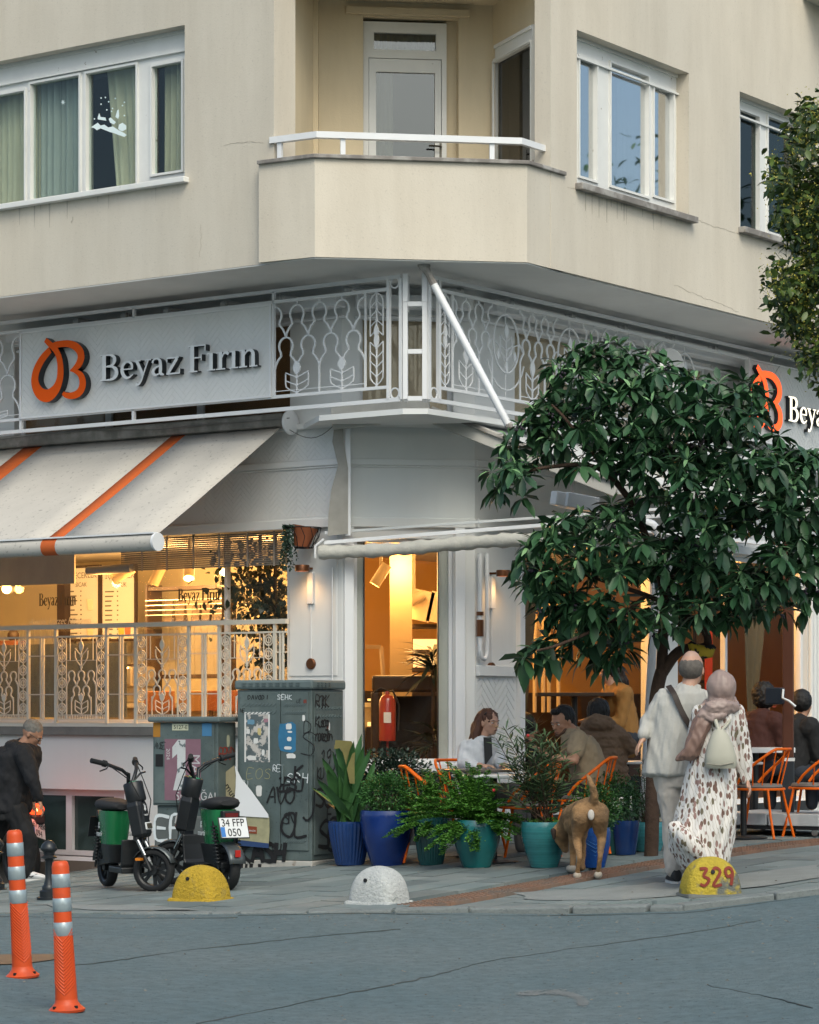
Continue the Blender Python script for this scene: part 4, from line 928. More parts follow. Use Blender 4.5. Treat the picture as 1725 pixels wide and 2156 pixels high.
# side plane of the canopy: runs out from the corner away from the right face
kA = V((c1.x + .03, c1.y - .12, 0)); CS = plane2(kA, kA + V((math.cos(R(-7)), math.sin(R(-7)), 0)))
CP = lambda px, py, d=0.: CS.P(px, py, d)
def cbar(x0, y0, x1, y1, w_, h, name, m_=CL, d=0., bev=.004): b = MB(); b.bar(CP(x0, y0, d), CP(x1, y1, d), w_, h); return b.build(name, m_, cp, bevel=bev)
cbar(700, 882, 905, 858, .10, .20, 'top_beam', d=0.06)
cbar(905, 872, 1300, 1030, .10, .15, 'rafter', d=.0)
cbar(905, 862, 1295, 1014, .13, .03, 'rafter_cap', STONE, .02)
cbar(733, 898, 733, 1128, .04, .05, 'upright', WHM)
cbar(682, 1143, 1420, 1084, .035, .035, 'side_rail', WHM, .02); cbar(684, 1122, 1420, 1070, .02, .025, 'side_rail', WHM, -.03)
b = MB(); p0, p1 = CP(672, 1163, .06), CP(1300, 1127, .06); k = 60
b.tube([p0.lerp(p1, i / k) + V((0, 0, -.012 * math.sin(i * .13))) for i in range(k + 1)], [.062 + .007 * math.sin(i * 1.9) + .005 * math.sin(i * .7) for i in range(k + 1)], 12); b.build('rolled_blind', mat('cream_rolled_sheet', (.50, .49, .44), .7, var=.15, vs=8, bump=.3, bs=14), cp, smooth=60)
b = MB(); b.tube([CP(682, 1135, .05), CP(664, 1150, .06), CP(664, 1175, .06)], .012, 6); b.build('bracket', WHM, cp)
b = MB(); q = [CP(736, 880), CP(905, 868), CP(1290, 1022), CP(1290, 1080), CP(736, 1122)]; b.add(q, [(0, 1, 2, 3, 4)]); b.build('clear_sheet', PVC, cp)
sh = [(722, 868), (704, 900), (700, 930), (712, 980), (698, 1030), (692, 1080), (690, 1128), (733, 1124), (733, 985), (724, 930)]
b = MB(); b.prism([CS.hit(x, y, .03) for x, y in sh], pf(CS, .03), .004); b.build('loose_flap', mat('yellowed_plastic', (.42, .40, .35), .5, var=.3, vs=5, alpha=.75), cp)
# sloping roof sheets over the terrace, going back along the right face
g0 = CP(905, 866); g1 = CP(1292, 1024); ru = FR.u
b = MB(); n = 60; L_ = 5.2
for i in range(n + 1):
    o = ru * (L_ * i / n); zw = .018 * (i % 2); b.v += [tuple(g0 + o + V((0, 0, zw + .02))), tuple(g1 + o + V((0, 0, zw + .02)))]
b.f = [(2 * i, 2 * i + 1, 2 * i + 3, 2 * i + 2) for i in range(n)]; b.m = [0] * n; o = b.build('roof_sheet', mat('corrugated_white', (.55, .56, .56), .5, var=.1), cp)
b = MB(); b.bar(g1, g1 + ru * L_, .08, .14); b.build('eaves_beam', CL, cp)
for f in (.33, .66, 1.0): b = MB(); b.bar(g0 + ru * L_ * f, g1 + ru * L_ * f, .08, .12); b.build('rafter', CL, cp)
b = MB(); b.bar(CP(1297, 1110) + ru * .0, CP(1297, 1110) + ru * L_, .04, .04); b.build('side_rail', WHM, cp)
# long white tie pole from the overhang down to the rafter, second one behind the tree
for (a, e, lab) in (((893, 556, .30), (1072, 897, .30), 'white tie pole slanting from the overhang to the canopy rafter'), ((1370, 742, 3.2), (1440, 842, 3.0), 'white tie pole mostly hidden behind the tree top')):
    b = MB()
    if a[2] < 1: p, q = W(a[0], a[1], 24.35), W(e[0], e[1], 24.15); p = V((p.x, p.y, ZS - .02))
    else: p, q = W(a[0], a[1], 27.0), W(e[0], e[1], 26.4)
    k_ = p.lerp(q, .12); t = thing('tie_pole', lab, 'pole', p); b.tube([k_, q], .034, 10); b.build('tube', WHM, t, smooth=50)
    b = MB(); b.tube([p, p.lerp(q, .05), k_], [.05, .03, .034], 8); b.sphere(p, (.06, .06, .03), 8, 5); b.build('anchor', STONE, t); MB().sphere(q, .04, 8, 5).build('end_bolt', STONE, t)
# white downpipe post leaning under the canopy
p0, p1 = GY(1352, 24.6), W(1387, 1120, 24.9)
t = thing('white_post', 'white slightly leaning round post in front of the window, left of the tree trunk', 'post', p0)
b = MB(); b.tube([p0, p0.lerp(p1, .97)], .038, 12); b.build('tube', mat('grey_white_post', (.55, .56, .56), .5, var=.1, streak=.2), t, smooth=50)
b = MB(); b.tube([p0.lerp(p1, .965), p1, p1 + V((-.06, 0, .06)), p1 + V((-.22, 0, .10))], .05, 10); b.build('elbow', WHM, t, smooth=50)
# wall lamps
BRZ = mat('bronze_metal', (.16, .065, .03), .35, .7, var=.1)
GLOW = mat('lamp_glow', (1, .8, .5), .5, var=0, emit=(1.0, .52, .16), es=6)
for P, px, py, lab in ((FL, 655, 1240, 'bronze wall lamp left of the corner window'), (FR, 1036, 1250, 'bronze wall lamp on the pier with the gas pipes')):
    a, z = P.hit(px, py, .02); t = thing('wall_lamp', lab, 'wall lamp', P.pt(a, z, 0))
    b = MB(); b.pb(P, a - .035, a + .035, z - .14, z + .16, 0.012, .04); b.build('backplate', WHM, t, bevel=.004)
    c_ = P.pt(a, z + .19, .15); b = MB(); b.lathe([(.0, .028), (.065, .028), (.068, .02), (.068, -.03), (.055, -.03), (.055, -.02)], c=c_, n=20, cap=False); b.build('shade', BRZ, t, smooth=40)
    b = MB(); b.bar(P.pt(a, z + .19, .0), P.pt(a, z + .19, .09), .03, .02); b.build('arm', BRZ, t)
    b = MB(); b.lathe([(0, -.002), (.055, -.002), (.055, -.012), (0, -.012)], c=c_ - V((0, 0, .012)), n=16); b.build('bulb', GLOW, t)
    ld = bpy.data.lights.new('lamp_light', 'SPOT'); ld.energy = 3.0; ld.color = (1, .55, .2); ld.spot_size = R(140); ld.spot_blend = .8; ld.shadow_soft_size = .05
    lo = bpy.data.objects.new('lamp_light', ld); COL.objects.link(lo); lo.parent = t; lo.location = c_ - t.location - V((0, 0, .05))
    b = MB(); b.tube([P.pt(a, z - .14, .02), P.pt(a, z - .66, .02)], .006, 6); b.build('conduit', WHM, t)
    q = P.pt(a, z - .70, 0); b = MB(); b.lathe([(0, .0), (.052, .0), (.052, .03), (.045, .036), (0, .036)], c=q, n=20, M=P.mat(0, 0).to_3x3().to_4x4()); b.build('disc', BRZ, t, smooth=40)
# gas pipes on the right pier
gpz = lambda px, py, d=.05: FR.P(px, py, d)
t = thing('gas_pipe', 'white gas pipes with brass valve and U-bend on the pier', 'pipe', gpz(1020, 1380))
b = MB(); b.tube([gpz(1011, 1165), gpz(1011, 1370), gpz(1013, 1384), gpz(1020, 1388), gpz(1025, 1382), gpz(1026, 1370), gpz(1026, 1165)], .022, 8); b.build('pipe', WHM, t, smooth=60)
b = MB(); b.tube([gpz(1011, 1305), gpz(1011, 1340)], .034, 8); b.tube([gpz(1011, 1288), gpz(1011, 1296)], .034, 8); b.build('valve', BRZ, t)
b = MB(); b.tube([FC.P(700, 1195, .03), FC.P(700, 1455, .03)], .006, 5); b.tube([FL.P(700, 1195, .03), FL.P(700, 1455, .03)], .006, 5); b.build('conduit', WHM, t)
# floodlight box, satellite dish
q = W(1205, 1055, 24.2); t = thing('floodlight', 'white box floodlight hanging under the canopy at the left edge of the tree', 'floodlight', q)
M_ = Mx.Translation(q) @ Mx.Rotation(R(8), 4, 'Y') @ Mx.Rotation(R(25), 4, 'Z'); b = MB(); b.box((.06, 0, 0), (.32, .2, .13), M_); b.build('housing', WHM, t, bevel=.01)
b = MB(); b.box((-.14, 0, .0), (.10, .12, .12), M_); b.build('end_plate', WHM, t, bevel=.01)
b = MB(); b.bar(q + V((0, 0, .06)), q + V((0, 0, .30)), .02, .02); b.build('bracket', STONE, t)
q = W(1412, 770, 26.8); t = thing('satellite_dish', 'pale satellite dish behind the tree top', 'satellite dish', q)
M_ = Mx.Rotation(R(105), 4, 'X') @ Mx.Rotation(R(-25), 4, 'Y'); b = MB(); b.lathe([(0, .0), (.06, .003), (.11, .012), (.15, .025), (.15, .032), (.10, .02), (0, .008)], c=q, n=24, M=M_, cap=False, sy=1.15); b.build('reflector', mat('dish_grey', (.45, .47, .48), .5), t, smooth=50)
b = MB(); b.tube([q + V((0, .02, -.1)), q + V((0, .12, -.3)), q + V((0, .12, -.9))], .015, 6); b.build('mast', STONE, t)
# wire hanging basket with terracotta pot
q = FL.P(640, 1125, .20); t = thing('hanging_basket', 'terracotta pot in a black wire basket with trailing plant beside the awning', 'hanging basket', q)
IRON = mat('black_iron', (.015, .015, .016), .5, .5, var=0)
M_ = Mx.Rotation(R(12), 4, 'Y')
b = MB(); b.lathe([(.0, -.12), (.07, -.12), (.115, .06), (.12, .07), (.10, .07), (.09, .04), (0, .04)], c=q, n=18, M=M_); b.build('pot', mat('terracotta', (.30, .09, .035), .8, var=.2, vs=10), t, smooth=40)
b = MB()
for k in range(11):
    a = 2 * PI * k / 11; b.tube([q + V((.16 * math.cos(a), .16 * math.sin(a), .06)), q + V((.14 * math.cos(a + .25), .14 * math.sin(a + .25), -.03)), q + V((.085 * math.cos(a), .085 * math.sin(a), -.125))], .004, 4)
for r, z in ((.16, .06), (.085, -.125)): b.tube([q + V((r * math.cos(2 * PI * j / 16), r * math.sin(2 * PI * j / 16), z)) for j in range(16)], .005, 4, closed=True)
b.tube([q + V((.15, .12, .06)), FL.P(684, 1100, .0)], .006, 4); b.build('wire_basket', IRON, t)
BASKET = q
# cables sagging between awning and canopy
CAB = mat('grey_cable', (.16, .16, .15), .7)
b = MB(); P0, P1 = FL.P(610, 905, .2), FL.P(724, 872, .15); b.tube([P0.lerp(P1, i / 10) + V((0, 0, -.14 * math.sin(PI * i / 10))) for i in range(11)], .004, 4)
b.tube([FL.P(0, 925, .22), FL.P(90, 915, .24), FL.P(190, 905, .22), FL.P(330, 905, .24), FL.P(420, 895, .22), FL.P(560, 884, .22), FL.P(610, 880, .2)], .004, 4)
tag(b.build('cable', CAB, smooth=60), 'thin grey cable sagging below the sign railing above the awning', 'cable')
# ================================================================== shop interior
ZFI, ZCI = .5, 3.32
IW = mat('warm_interior_wall', (.78, .70, .50), .7, var=.08, vs=2)
OW = mat('ochre_interior_wall', (.55, .30, .08), .7, var=.12, vs=2)
IF = mat('dark_wood_floor', (.07, .045, .03), .4, var=.3)
WD = mat('dark_wood', (.045, .026, .015), .5, var=.3, vs=8)
BL_, BR_ = FL.off(-4.4), FR.off(-4.6)
kb = corner(BL_, BR_, 0)
sb = (kb - BL_.o).dot(BL_.u); sr = (kb - BR_.o).dot(BR_.u)
b = MB(); b.pb(BL_, sb - 11, sb, ZFI, ZCI, -.1, 0); bp(b, 'interior_wall', IW)
b = MB(); b.pb(BR_, sr, sr + 12, ZFI, ZCI, -.1, 0); bp(b, 'interior_wall', OW)
e1, e2 = FL.pt(l0 - 1, 0, -.31), BL_.pt(sb - 11, 0, 0); f1, f2 = FR.pt(r1 + 1, 0, -.21), BR_.pt(sr + 12, 0, 0)
k1i, k2i = corner(FL, FC, -.22), corner(FC, FR, -.22)
room_poly = [e1, k1i, k2i, f1, f2, kb, e2]
bp(slab(room_poly, ZFI - .1, ZFI), 'interior_floor', IF); bp(slab(room_poly, ZCI, ZCI + .1), 'interior_ceiling', mat('interior_ceiling', (.70, .66, .58), .8, var=.05))
b = MB(); b.quad(e1 + V((0, 0, ZFI)), e2 + V((0, 0, ZFI)), e2 + V((0, 0, ZCI)), e1 + V((0, 0, ZCI))); b.quad(f1 + V((0, 0, ZFI)), f2 + V((0, 0, ZFI)), f2 + V((0, 0, ZCI)), f1 + V((0, 0, ZCI))); bp(b, 'interior_wall', OW)
# white vertical wall tiles behind the counter
TIL = mat('glazed_tile', (.70, .66, .56), .15, var=.05, spec=.7)
b = MB()
for i in range(64):
    for j in range(2): b.pb(BL_, sb - 6.6 + i * .10, sb - 6.6 + i * .10 + .094, 1.9 + j * .34, 2.23 + j * .34, 0, .008)
bp(b, 'wall_tiles', TIL, kind='stuff')
WARM = (1.0, .47, .11)
def plamp(p, e, size=.15, col=WARM, par=None, name='room_light'):
    l = bpy.data.lights.new(name, 'POINT'); l.energy = e * .62; l.color = col; l.shadow_soft_size = size
    o = bpy.data.objects.new(name, l); COL.objects.link(o); o.location = p
    if par: o.parent = par; o.location = p - par.location
    return o
HOT = mat('hot_lamp_face', (1, .8, .5), .5, var=0, emit=(1.0, .62, .22), es=9)
LC = mat('cream_lamp_body', (.55, .45, .30), .5, var=.05)
def spot(px, py, Y, tilt, lab, en=14, r=.055, ln=.24, face=True, yaw=0):
    q = W(px, py, Y); t = thing('spotlight', lab, 'spotlight', q, group=None)
    M_ = Mx.Rotation(yaw, 4, 'Z') @ Mx.Rotation(tilt, 4, 'Y'); b = MB(); b.lathe([(0, ln / 2), (r, ln / 2), (r, -ln / 2), (r * .85, -ln / 2), (r * .8, -ln / 2 + .03)], c=q, n=16, M=M_, cap=False); b.build('housing', LC, t, smooth=50)
    if face: b = MB(); b.lathe([(0, -ln / 2 + .02), (r * .82, -ln / 2 + .02), (r * .82, -ln / 2 + .01), (0, -ln / 2 + .01)], c=q, n=14, M=M_); b.build('lamp', HOT, t)
    b = MB(); b.bar(q, V((q.x, q.y, ZCI)), .03, .03); b.build('stem', LC, t)
    plamp(q + M_ @ V((0, 0, -ln / 2 - .06)), en, .05, par=t)
spot(258, 1208, 27.6, R(60), 'cream ceiling spotlight in front of the menu boards', 20)
spot(333, 1208, 27.6, R(25), 'cream ceiling spotlight over the shelf, tilted down left', 20)
spot(399, 1198, 27.4, R(-35), 'lit ceiling spotlight between the shelf and the hanging plant', 26, yaw=R(-90))
spot(802, 1210, 27.8, R(32), 'cream ceiling spotlight in the top of the corner window', 22)
spot(872, 1262, 28.8, R(62), 'cream spotlight low behind the column in the corner window', 14)
q = W(472, 1206, 27.2); t = thing('bare_bulb', 'bright round bulb shining beside the hanging plant in the left window', 'lamp', q); b = MB(); b.sphere(q, .045, 12, 8); b.build('bulb', HOT, t); plamp(q + V((0, -.1, 0)), 10, .05, par=t)
b = MB(); b.bar(q + V((0, 0, .04)), V((q.x, q.y, ZCI)), .01, .01); b.build('cord', WD, t)
q = W(14, 1240, 28.5); t = thing('bare_bulb', 'small round bulb glowing at the far left of the bakery window', 'lamp', q); b = MB(); b.sphere(q, .05, 12, 8); b.build('bulb', HOT, t); plamp(q + V((0, -.1, 0)), 16, .05, par=t)
b = MB(); b.bar(q + V((0, 0, .04)), V((q.x, q.y, ZCI)), .01, .01); b.build('cord', WD, t)
for i, (px, Y, z, e) in enumerate(((40, 30.4, 3.0, 150), (330, 29.9, 3.0, 170), (560, 28.5, 3.1, 55), (840, 28.2, 3.1, 75), (980, 27.6, 3.15, 40), (1180, 28.8, 3.15, 70), (1330, 30.4, 3.15, 55), (1520, 31.5, 3.15, 75), (1650, 33.5, 3.1, 45))):
    q = W(px, HY, Y); q.z = z; t = thing('ceiling_lamp', ('round ceiling lamp over the %s of the bakery' % ('far left end', 'left counter', 'hanging plant corner', 'corner display', 'space behind the gas pipes', 'first right window', 'pilaster on the right', 'seats behind the couple', 'far right end')[i]), 'lamp', (q.x, q.y, ZCI - .03))
    b = MB(); b.lathe([(0, .03), (.12, .03), (.13, .01), (.12, 0), (0, 0)], c=(q.x, q.y, ZCI - .035), n=20); b.build('housing', GLOW, t, smooth=40); plamp(q - V((0, 0, .12)), e * (1.25 if i < 4 else 1), .2, (1, .54, .19) if i < 4 else WARM, t)
# counter, machines, menu boards, shelf
def onb(px, py, Y): return W(px, py, Y)
t = thing('service_counter', 'pale service counter running behind the window grille', 'counter', FL.pt(fs(200), ZFI, -2.6))
b = MB(); b.pb(FL, fs(-200), fs(430), ZFI, 1.55, -3.0, -2.3); b.build('body', mat('counter_front', (.30, .25, .18), .6), t)
b = MB(); b.pb(FL, fs(-200), fs(432), 1.553, 1.60, -3.05, -2.25); b.build('worktop', mat('counter_top', (.5, .46, .38), .3), t)
zct = 1.60; cS = lambda px, d: FL.s(px, d)
def menu(px0, px1, py0, py1, lab, lines, cups):
    d = -3.6; a, e = cS(px0, d), cS(px1, d); z1, z0 = FL.hit((px0 + px1) / 2, py0, d)[1], FL.hit((px0 + px1) / 2, py1, d)[1]
    t = thing('menu_board', lab, 'menu board', FL.pt((a + e) / 2, z0, d)); b = MB(); b.pb(FL, a, e, z0, z1, d - .02, d); b.build('board', mat('menu_paper', (.62, .62, .60), .6, var=.04), t)
    for q in ((a - .03, a, z0 - .03, z1 + .03), (e, e + .03, z0 - .03, z1 + .03), (a, e, z1, z1 + .03), (a, e, z0 - .03, z0)): b = MB(); b.pb(FL, *q, d - .02, d + .015); b.build('frame_bar', WD, t)
    w_ = e - a; PRI = mat('menu_print', (.12, .11, .10), .7, var=0)
    for i, (tx, sz, x, y) in enumerate(lines): text(tx, sz, FL.mat(a + w_ * x, z1 - y, d + .002), PRI, t, .0005, 'print', sx=.9)
    b = MB(); rnd = random.Random(px0)
    for r in range(15):
        for c_, wd in ((.08, .30), (.45, .05)): b.pb(FL, a + w_ * c_, a + w_ * (c_ + wd * rnd.uniform(.5, 1)), z1 - .28 - r * .055, z1 - .264 - r * .055, d + .001, d + .003)
    b.build('small_print', PRI, t, kind='stuff')
    for (x, y, colr) in cups:
        cc = FL.pt(a + w_ * x, z1 - y, d + .012); b = MB(); b.lathe([(0, 0), (.035, 0), (.05, .13), (0, .13)], c=cc, n=10, sy=.2); b.build('printed_cup', mat('cup_' + str(int(colr[0] * 100)) + str(int(colr[1] * 100)), colr, .6), t)
menu(138, 208, 1196, 1345, 'framed white menu board of hot drinks', [('İÇECEKLER', .10, .08, .12), ('SICAK', .075, .3, .22), ('ÇAY', .06, .06, .80)], [(.78, .50, (.55, .5, .4)), (.78, .84, (.55, .45, .3))])
menu(216, 284, 1196, 1345, 'framed white menu board of cold drinks with yellow and red glasses', [('İÇECEKLER', .10, .08, .12), ('SOĞUK', .075, .3, .22)], [(.62, .78, (.6, .4, .05)), (.82, .78, (.55, .12, .05))])
b = MB(); b.pb(FL, cS(120, -3.5), cS(136, -3.5), 1.6, ZCI - .05, -3.7, -3.5); bp(b, 'interior_column', WD)
# shelf unit with coffee bags
d = -2.9; a, e = cS(307, d), cS(468, d); t = thing('shelf_rack', 'dark wooden shelf rack with coffee bags in the left window', 'shelf', FL.pt((a + e) / 2, 1.6, d))
zA1, zA2, zA3 = FL.hit(380, 1238, d)[1], FL.hit(380, 1312, d)[1], 1.9
for z in (zA1, zA2, zA3): b = MB(); b.pb(FL, a, e, z - .02, z + .02, d - .25, d); b.build('shelf_board', WD, t)
for q in (a, e - .03, ): b = MB(); b.pb(FL, q, q + .03, zct, zA1 + .05, d - .24, d + .01); b.build('post', WD, t)
for k in range(4): b = MB(); b.pb(FL, a, e, zA2 + .09 + k * .055, zA2 + .10 + k * .055, d + .005, d + .012); b.build('wire', mat('steel_wire', (.4, .35, .28), .3, .8), t)
BAG = mat('kraft_coffee_bag', (.10, .07, .045), .6, var=.2)
for k, px in enumerate((345, 370, 402, 424, 446)):
    s_ = cS(px, d); q = FL.pt(s_, zA2 + .02, d - .10); t = thing('coffee_bag', ('leftmost', 'second', 'middle', 'fourth', 'rightmost')[k] + ' dark coffee bag on the wooden shelf rack', 'coffee bag', q)
    h = (.24, .24, .19, .22, .25)[k]; b = MB(); M_ = Mx.Translation(q) @ Mx.Rotation(R(-36), 4, 'Z'); b.box8([M_ @ V(p) for p in ((-.06, -.04, 0), (.06, -.04, 0), (.06, .04, 0), (-.06, .04, 0), (-.055, -.012, h), (.055, -.012, h), (.055, .012, h), (-.055, .012, h))]); b.build('bag', BAG, t, bevel=.006)
    b = MB(); b.box((0, -.03, h * .45), (.07, .006, .09), M_ @ Mx.Rotation(R(-6), 4, 'X')); b.build('paper_label', mat('kraft_label', (.4, .32, .2), .7), t)
# espresso machine, cups, lemonade dispenser
q = FL.pt(cS(235, -2.6), zct, -2.6); t = thing('espresso_machine', 'silver espresso machine with cups on top behind the grille', 'coffee machine', q); M_ = Mx.Translation(q) @ Mx.Rotation(R(-36.5), 4, 'Z'); STL = mat('brushed_steel', (.42, .38, .32), .3, .8)
b = MB(); b.box((0, 0, .30), (.95, .42, .22), M_); b.box((0, .08, .1), (.9, .3, .2), M_); b.build('body', STL, t, bevel=.03)
b = MB(); b.box((0, 0, .425), (.9, .38, .02), M_); b.build('tray', WD, t)
CUPM = mat('paper_cup', (.45, .36, .22), .6)
for i, dx in enumerate((-.26, -.16, -.05)):
    c_ = M_ @ V((dx, 0, .44)); tt = thing('cup', ('leftmost', 'middle', 'rightmost')[i] + ' tan cup on top of the espresso machine', 'cup', c_); b = MB(); b.lathe([(0, 0), (.035, 0), (.048, .13), (.044, .13), (.033, .01), (0, .01)], c=c_, n=14, cap=False); b.build('wall', CUPM, tt, smooth=40)
q = FL.pt(cS(28, -2.5), zct, -2.5); t = thing('drink_dispenser', 'dark brown wooden topped drink dispenser at the left end of the counter', 'dispenser', q); M_ = Mx.Translation(q) @ Mx.Rotation(R(-36.5), 4, 'Z')
b = MB(); b.box((0, 0, .28), (.30, .30, .55), M_); b.build('tank', mat('dark_amber_tank', (.06, .035, .02), .15, var=.1), t, bevel=.02)
b = MB(); b.box8([M_ @ V(p) for p in ((-.22, -.2, .56), (.22, -.2, .56), (.22, .2, .56), (-.22, .2, .56), (-.12, -.12, .72), (.12, -.12, .72), (.12, .12, .72), (-.12, .12, .72))]); b.build('lid', mat('brown_wood', (.13, .04, .015), .5), t)
b = MB(); b.sphere(M_ @ V((0, 0, .78)), .07, 12, 8); b.build('knob', WD, t, smooth=60)
# lower lit counter shelves seen through the grille
for k, (px, w_, h_, colr) in enumerate(((310, .35, .5, (.3, .12, .04)), (400, .4, .4, (.35, .2, .08)), (480, .35, .55, (.25, .08, .03)), (555, .3, .45, (.3, .18, .07)))):
    q = FL.pt(cS(px, -1.9), ZFI, -1.9); t = thing('wooden_chair_inside', ('first', 'second', 'third', 'fourth')[k] + ' warm lit cafe chair from the left, behind the grille', 'chair', q); M_ = Mx.Translation(q) @ Mx.Rotation(R(-36 + 20 * k), 4, 'Z'); cm = mat('inside_chair%d' % k, colr, .5)
    b = MB(); b.box((0, 0, .75), (.42, .42, .04), M_); b.build('seat', cm, t, bevel=.01)
    b = MB(); b.box((0, .2, 1.12), (.42, .03, .22), M_); b.build('backrest', cm, t, bevel=.01)
    for sx in (-1, 1):
        for sy in (-1, 1): b = MB(); b.bar(M_ @ V((.2 * sx, .19 * sy, 0)), M_ @ V((.18 * sx, .18 * sy, .73 if sy < 0 else 1.02)), .03, .03); b.build('leg', WD, t)
# corner window: column, display case, shelves, dark table, extinguisher
def pbW(b, px0, px1, Y, z0, z1, dep):
    x0, x1 = (px0 - CX) / F_ * Y, (px1 - CX) / F_ * Y; b.box(((x0 + x1) / 2, Y + dep / 2, (z0 + z1) / 2), (x1 - x0, dep, z1 - z0)); return b
b = MB(); pbW(b, 821, 868, 28.4, ZFI, ZCI, .3); bp(b, 'interior_column', mat('beige_column', (.34, .26, .15), .7))
t = thing('display_case', 'glowing glass pastry display case behind the corner window', 'display case', W(800, HY, 28.0) * 1)
t.location = (W(790, HY, 28).x, 28, ZFI)
b = MB(); pbW(b, 772, 806, 28.0, ZFI, 1.35, .7); b.build('base', WD, t)
b = MB(); pbW(b, 774, 800, 28.05, 1.36, 1.40, .6); pbW(b, 774, 800, 28.05, 1.62, 1.64, .6); b.build('shelf', mat('case_shelf', (.8, .6, .3), .4, emit=(1, .6, .2), es=1.2), t)
b = MB(); p0, p1 = W(770, 1362, 28), W(814, 1530, 27.9); b.bar(W(803, 1362, 28), p1, .03, .04); b.bar(W(770, 1362, 28), W(803, 1362, 28), .03, .04); b.build('frame', mat('case_frame', (.35, .25, .14), .4), t)
t = thing('bread_shelf', 'lit bread shelves with baskets right of the column in the corner window', 'shelf', (W(900, HY, 29).x, 29, ZFI))
for py, em in ((1318, 0), (1372, 1), (1410, 1), (1448, 0)):
    b = MB(); z = W(0, py, 29).z; pbW(b, 868, 940, 29.0, z - .02, z + .02, .4); b.build('shelf_board', WD, t)
    if em: b = MB(); pbW(b, 870, 938, 29.3, z + .03, z + .14, .02); b.build('light_strip', mat('strip_glow', (1, .7, .4), .5, emit=(1, .6, .22), es=1.1), t)
for px, py, k in ((888, 1275, 0), (925, 1280, 1)):
    q = W(px, py, 28.9); tt = thing('open_book_box', ('left', 'right')[k] + ' cream box leaning on the top shelf in the corner window', 'box', q); b = MB(); M_ = Mx.Translation(q) @ Mx.Rotation(R(12), 4, 'Y'); b.box((0, 0, 0), (.22, .04, .32), M_); b.build('lid', mat('cream_box', (.6, .5, .35), .6), tt)
q = W(918, 1440, 27.0); q.z = 1.25
t = thing('dark_table', 'dark round cornered table inside the corner window', 'table', V((W(850, HY, 26.6).x, 26.9, ZFI)))
b = MB(); pbW(b, 783, 945, 26.7, 1.70, 1.86, .5); b.build('top', WD, t, bevel=.03)
b = MB(); pbW(b, 781, 800, 26.7, ZFI, 1.70, .5); b.build('leg', WD, t, bevel=.02)
b = MB(); pbW(b, 800, 950, 27.2, ZFI, 1.66, .1); b.build('modesty_panel', mat('black_panel', (.012, .010, .009), .6), t)
RED = mat('extinguisher_red', (.30, .022, .012), .3, coat=.5, var=.1)
q = V((W(816, HY, 26.25).x, 26.25, ZFI)); t = thing('fire_extinguisher', 'red fire extinguisher on a red stand inside the corner window', 'fire extinguisher', q)
z1, z0 = W(0, 1462, 26.25).z, W(0, 1560, 26.25).z
b = MB(); b.lathe([(0, z0 - ZFI), (.075, z0 - ZFI), (.08, z0 - ZFI + .02), (.08, z1 - ZFI - .06), (.06, z1 - ZFI - .02), (.025, z1 - ZFI), (.02, z1 - ZFI + .03), (0, z1 - ZFI + .03)], c=q, n=18); b.build('cylinder', RED, t, smooth=40)
b = MB(); b.bar(q + V((0, .09, 0)), q + V((0, .09, z1 - ZFI + .02)), .04, .02); b.build('stand', RED, t)
b = MB(); b.tube([q + V((0, 0, z1 - ZFI + .03)), q + V((-.06, -.02, z1 - ZFI + .06)), q + V((-.13, -.02, z1 - ZFI + .02))], .012, 6); b.tube([q + V((0, 0, z1 - ZFI + .02)), q + V((.05, -.04, z1 - ZFI + .04)), q + V((.11, -.02, z1 - ZFI - .1)), q + V((.1, -.02, z0 - ZFI + .1))], .010, 6); b.build('hose', mat('black_rubber', (.012, .012, .012), .6, var=0), t, smooth=60)
b = MB(); b.box((q.x - .0, q.y - .083, ZFI + (z0 + z1) / 2 - ZFI), (.07, .004, .10)); b.build('paper_label', mat('white_label', (.6, .6, .58), .6), t)
# right windows: banquette, picture frames, tables, curtains
bq = thing('banquette', 'dark banquette along the back wall behind the right windows', 'sofa', BR_.pt(sr + 3, ZFI, .3))
b = MB(); b.pb(BR_, sr + .4, sr + 9, ZFI, .95, 0, .6); b.build('seat', WD, bq, bevel=.03)
b = MB(); b.pb(BR_, sr + .4, sr + 9, .955, 1.75, 0, .15); b.build('backrest', mat('brown_leather', (.035, .022, .016), .5), bq, bevel=.03)
RS = lambda px, d: FR.s(px, d)
t = thing('glazed_cabinet', 'orange lit cabinet with white bars and jars behind the first right window', 'cabinet', FR.pt(RS(1140, -1.6), ZFI, -1.6)); d = -1.6
for px in (1122, 1140, 1152, 1172): b = MB(); b.pb(FR, RS(px, d), RS(px, d) + .03, 1.5, 3.0, d, d + .03); b.build('bar', mat('pale_bar', (.5, .4, .25), .5), t)
for py in (1265, 1345): z = FR.hit(1140, py, d)[1]; b = MB(); b.pb(FR, RS(1118, d), RS(1180, d), z - .02, z, d - .02, d + .02); b.build('shelf_board', mat('pale_bar', 0), t)
for px in (1132, 1161): q = FR.pt(RS(px, d), FR.hit(px, 1345, d)[1], d - .15); b = MB(); b.lathe([(0, 0), (.08, 0), (.1, .1), (.06, .22), (.07, .25), (0, .25)], c=q, n=14); b.build('jar', mat('cream_bundle', (.45, .35, .22), .8), t, smooth=60)
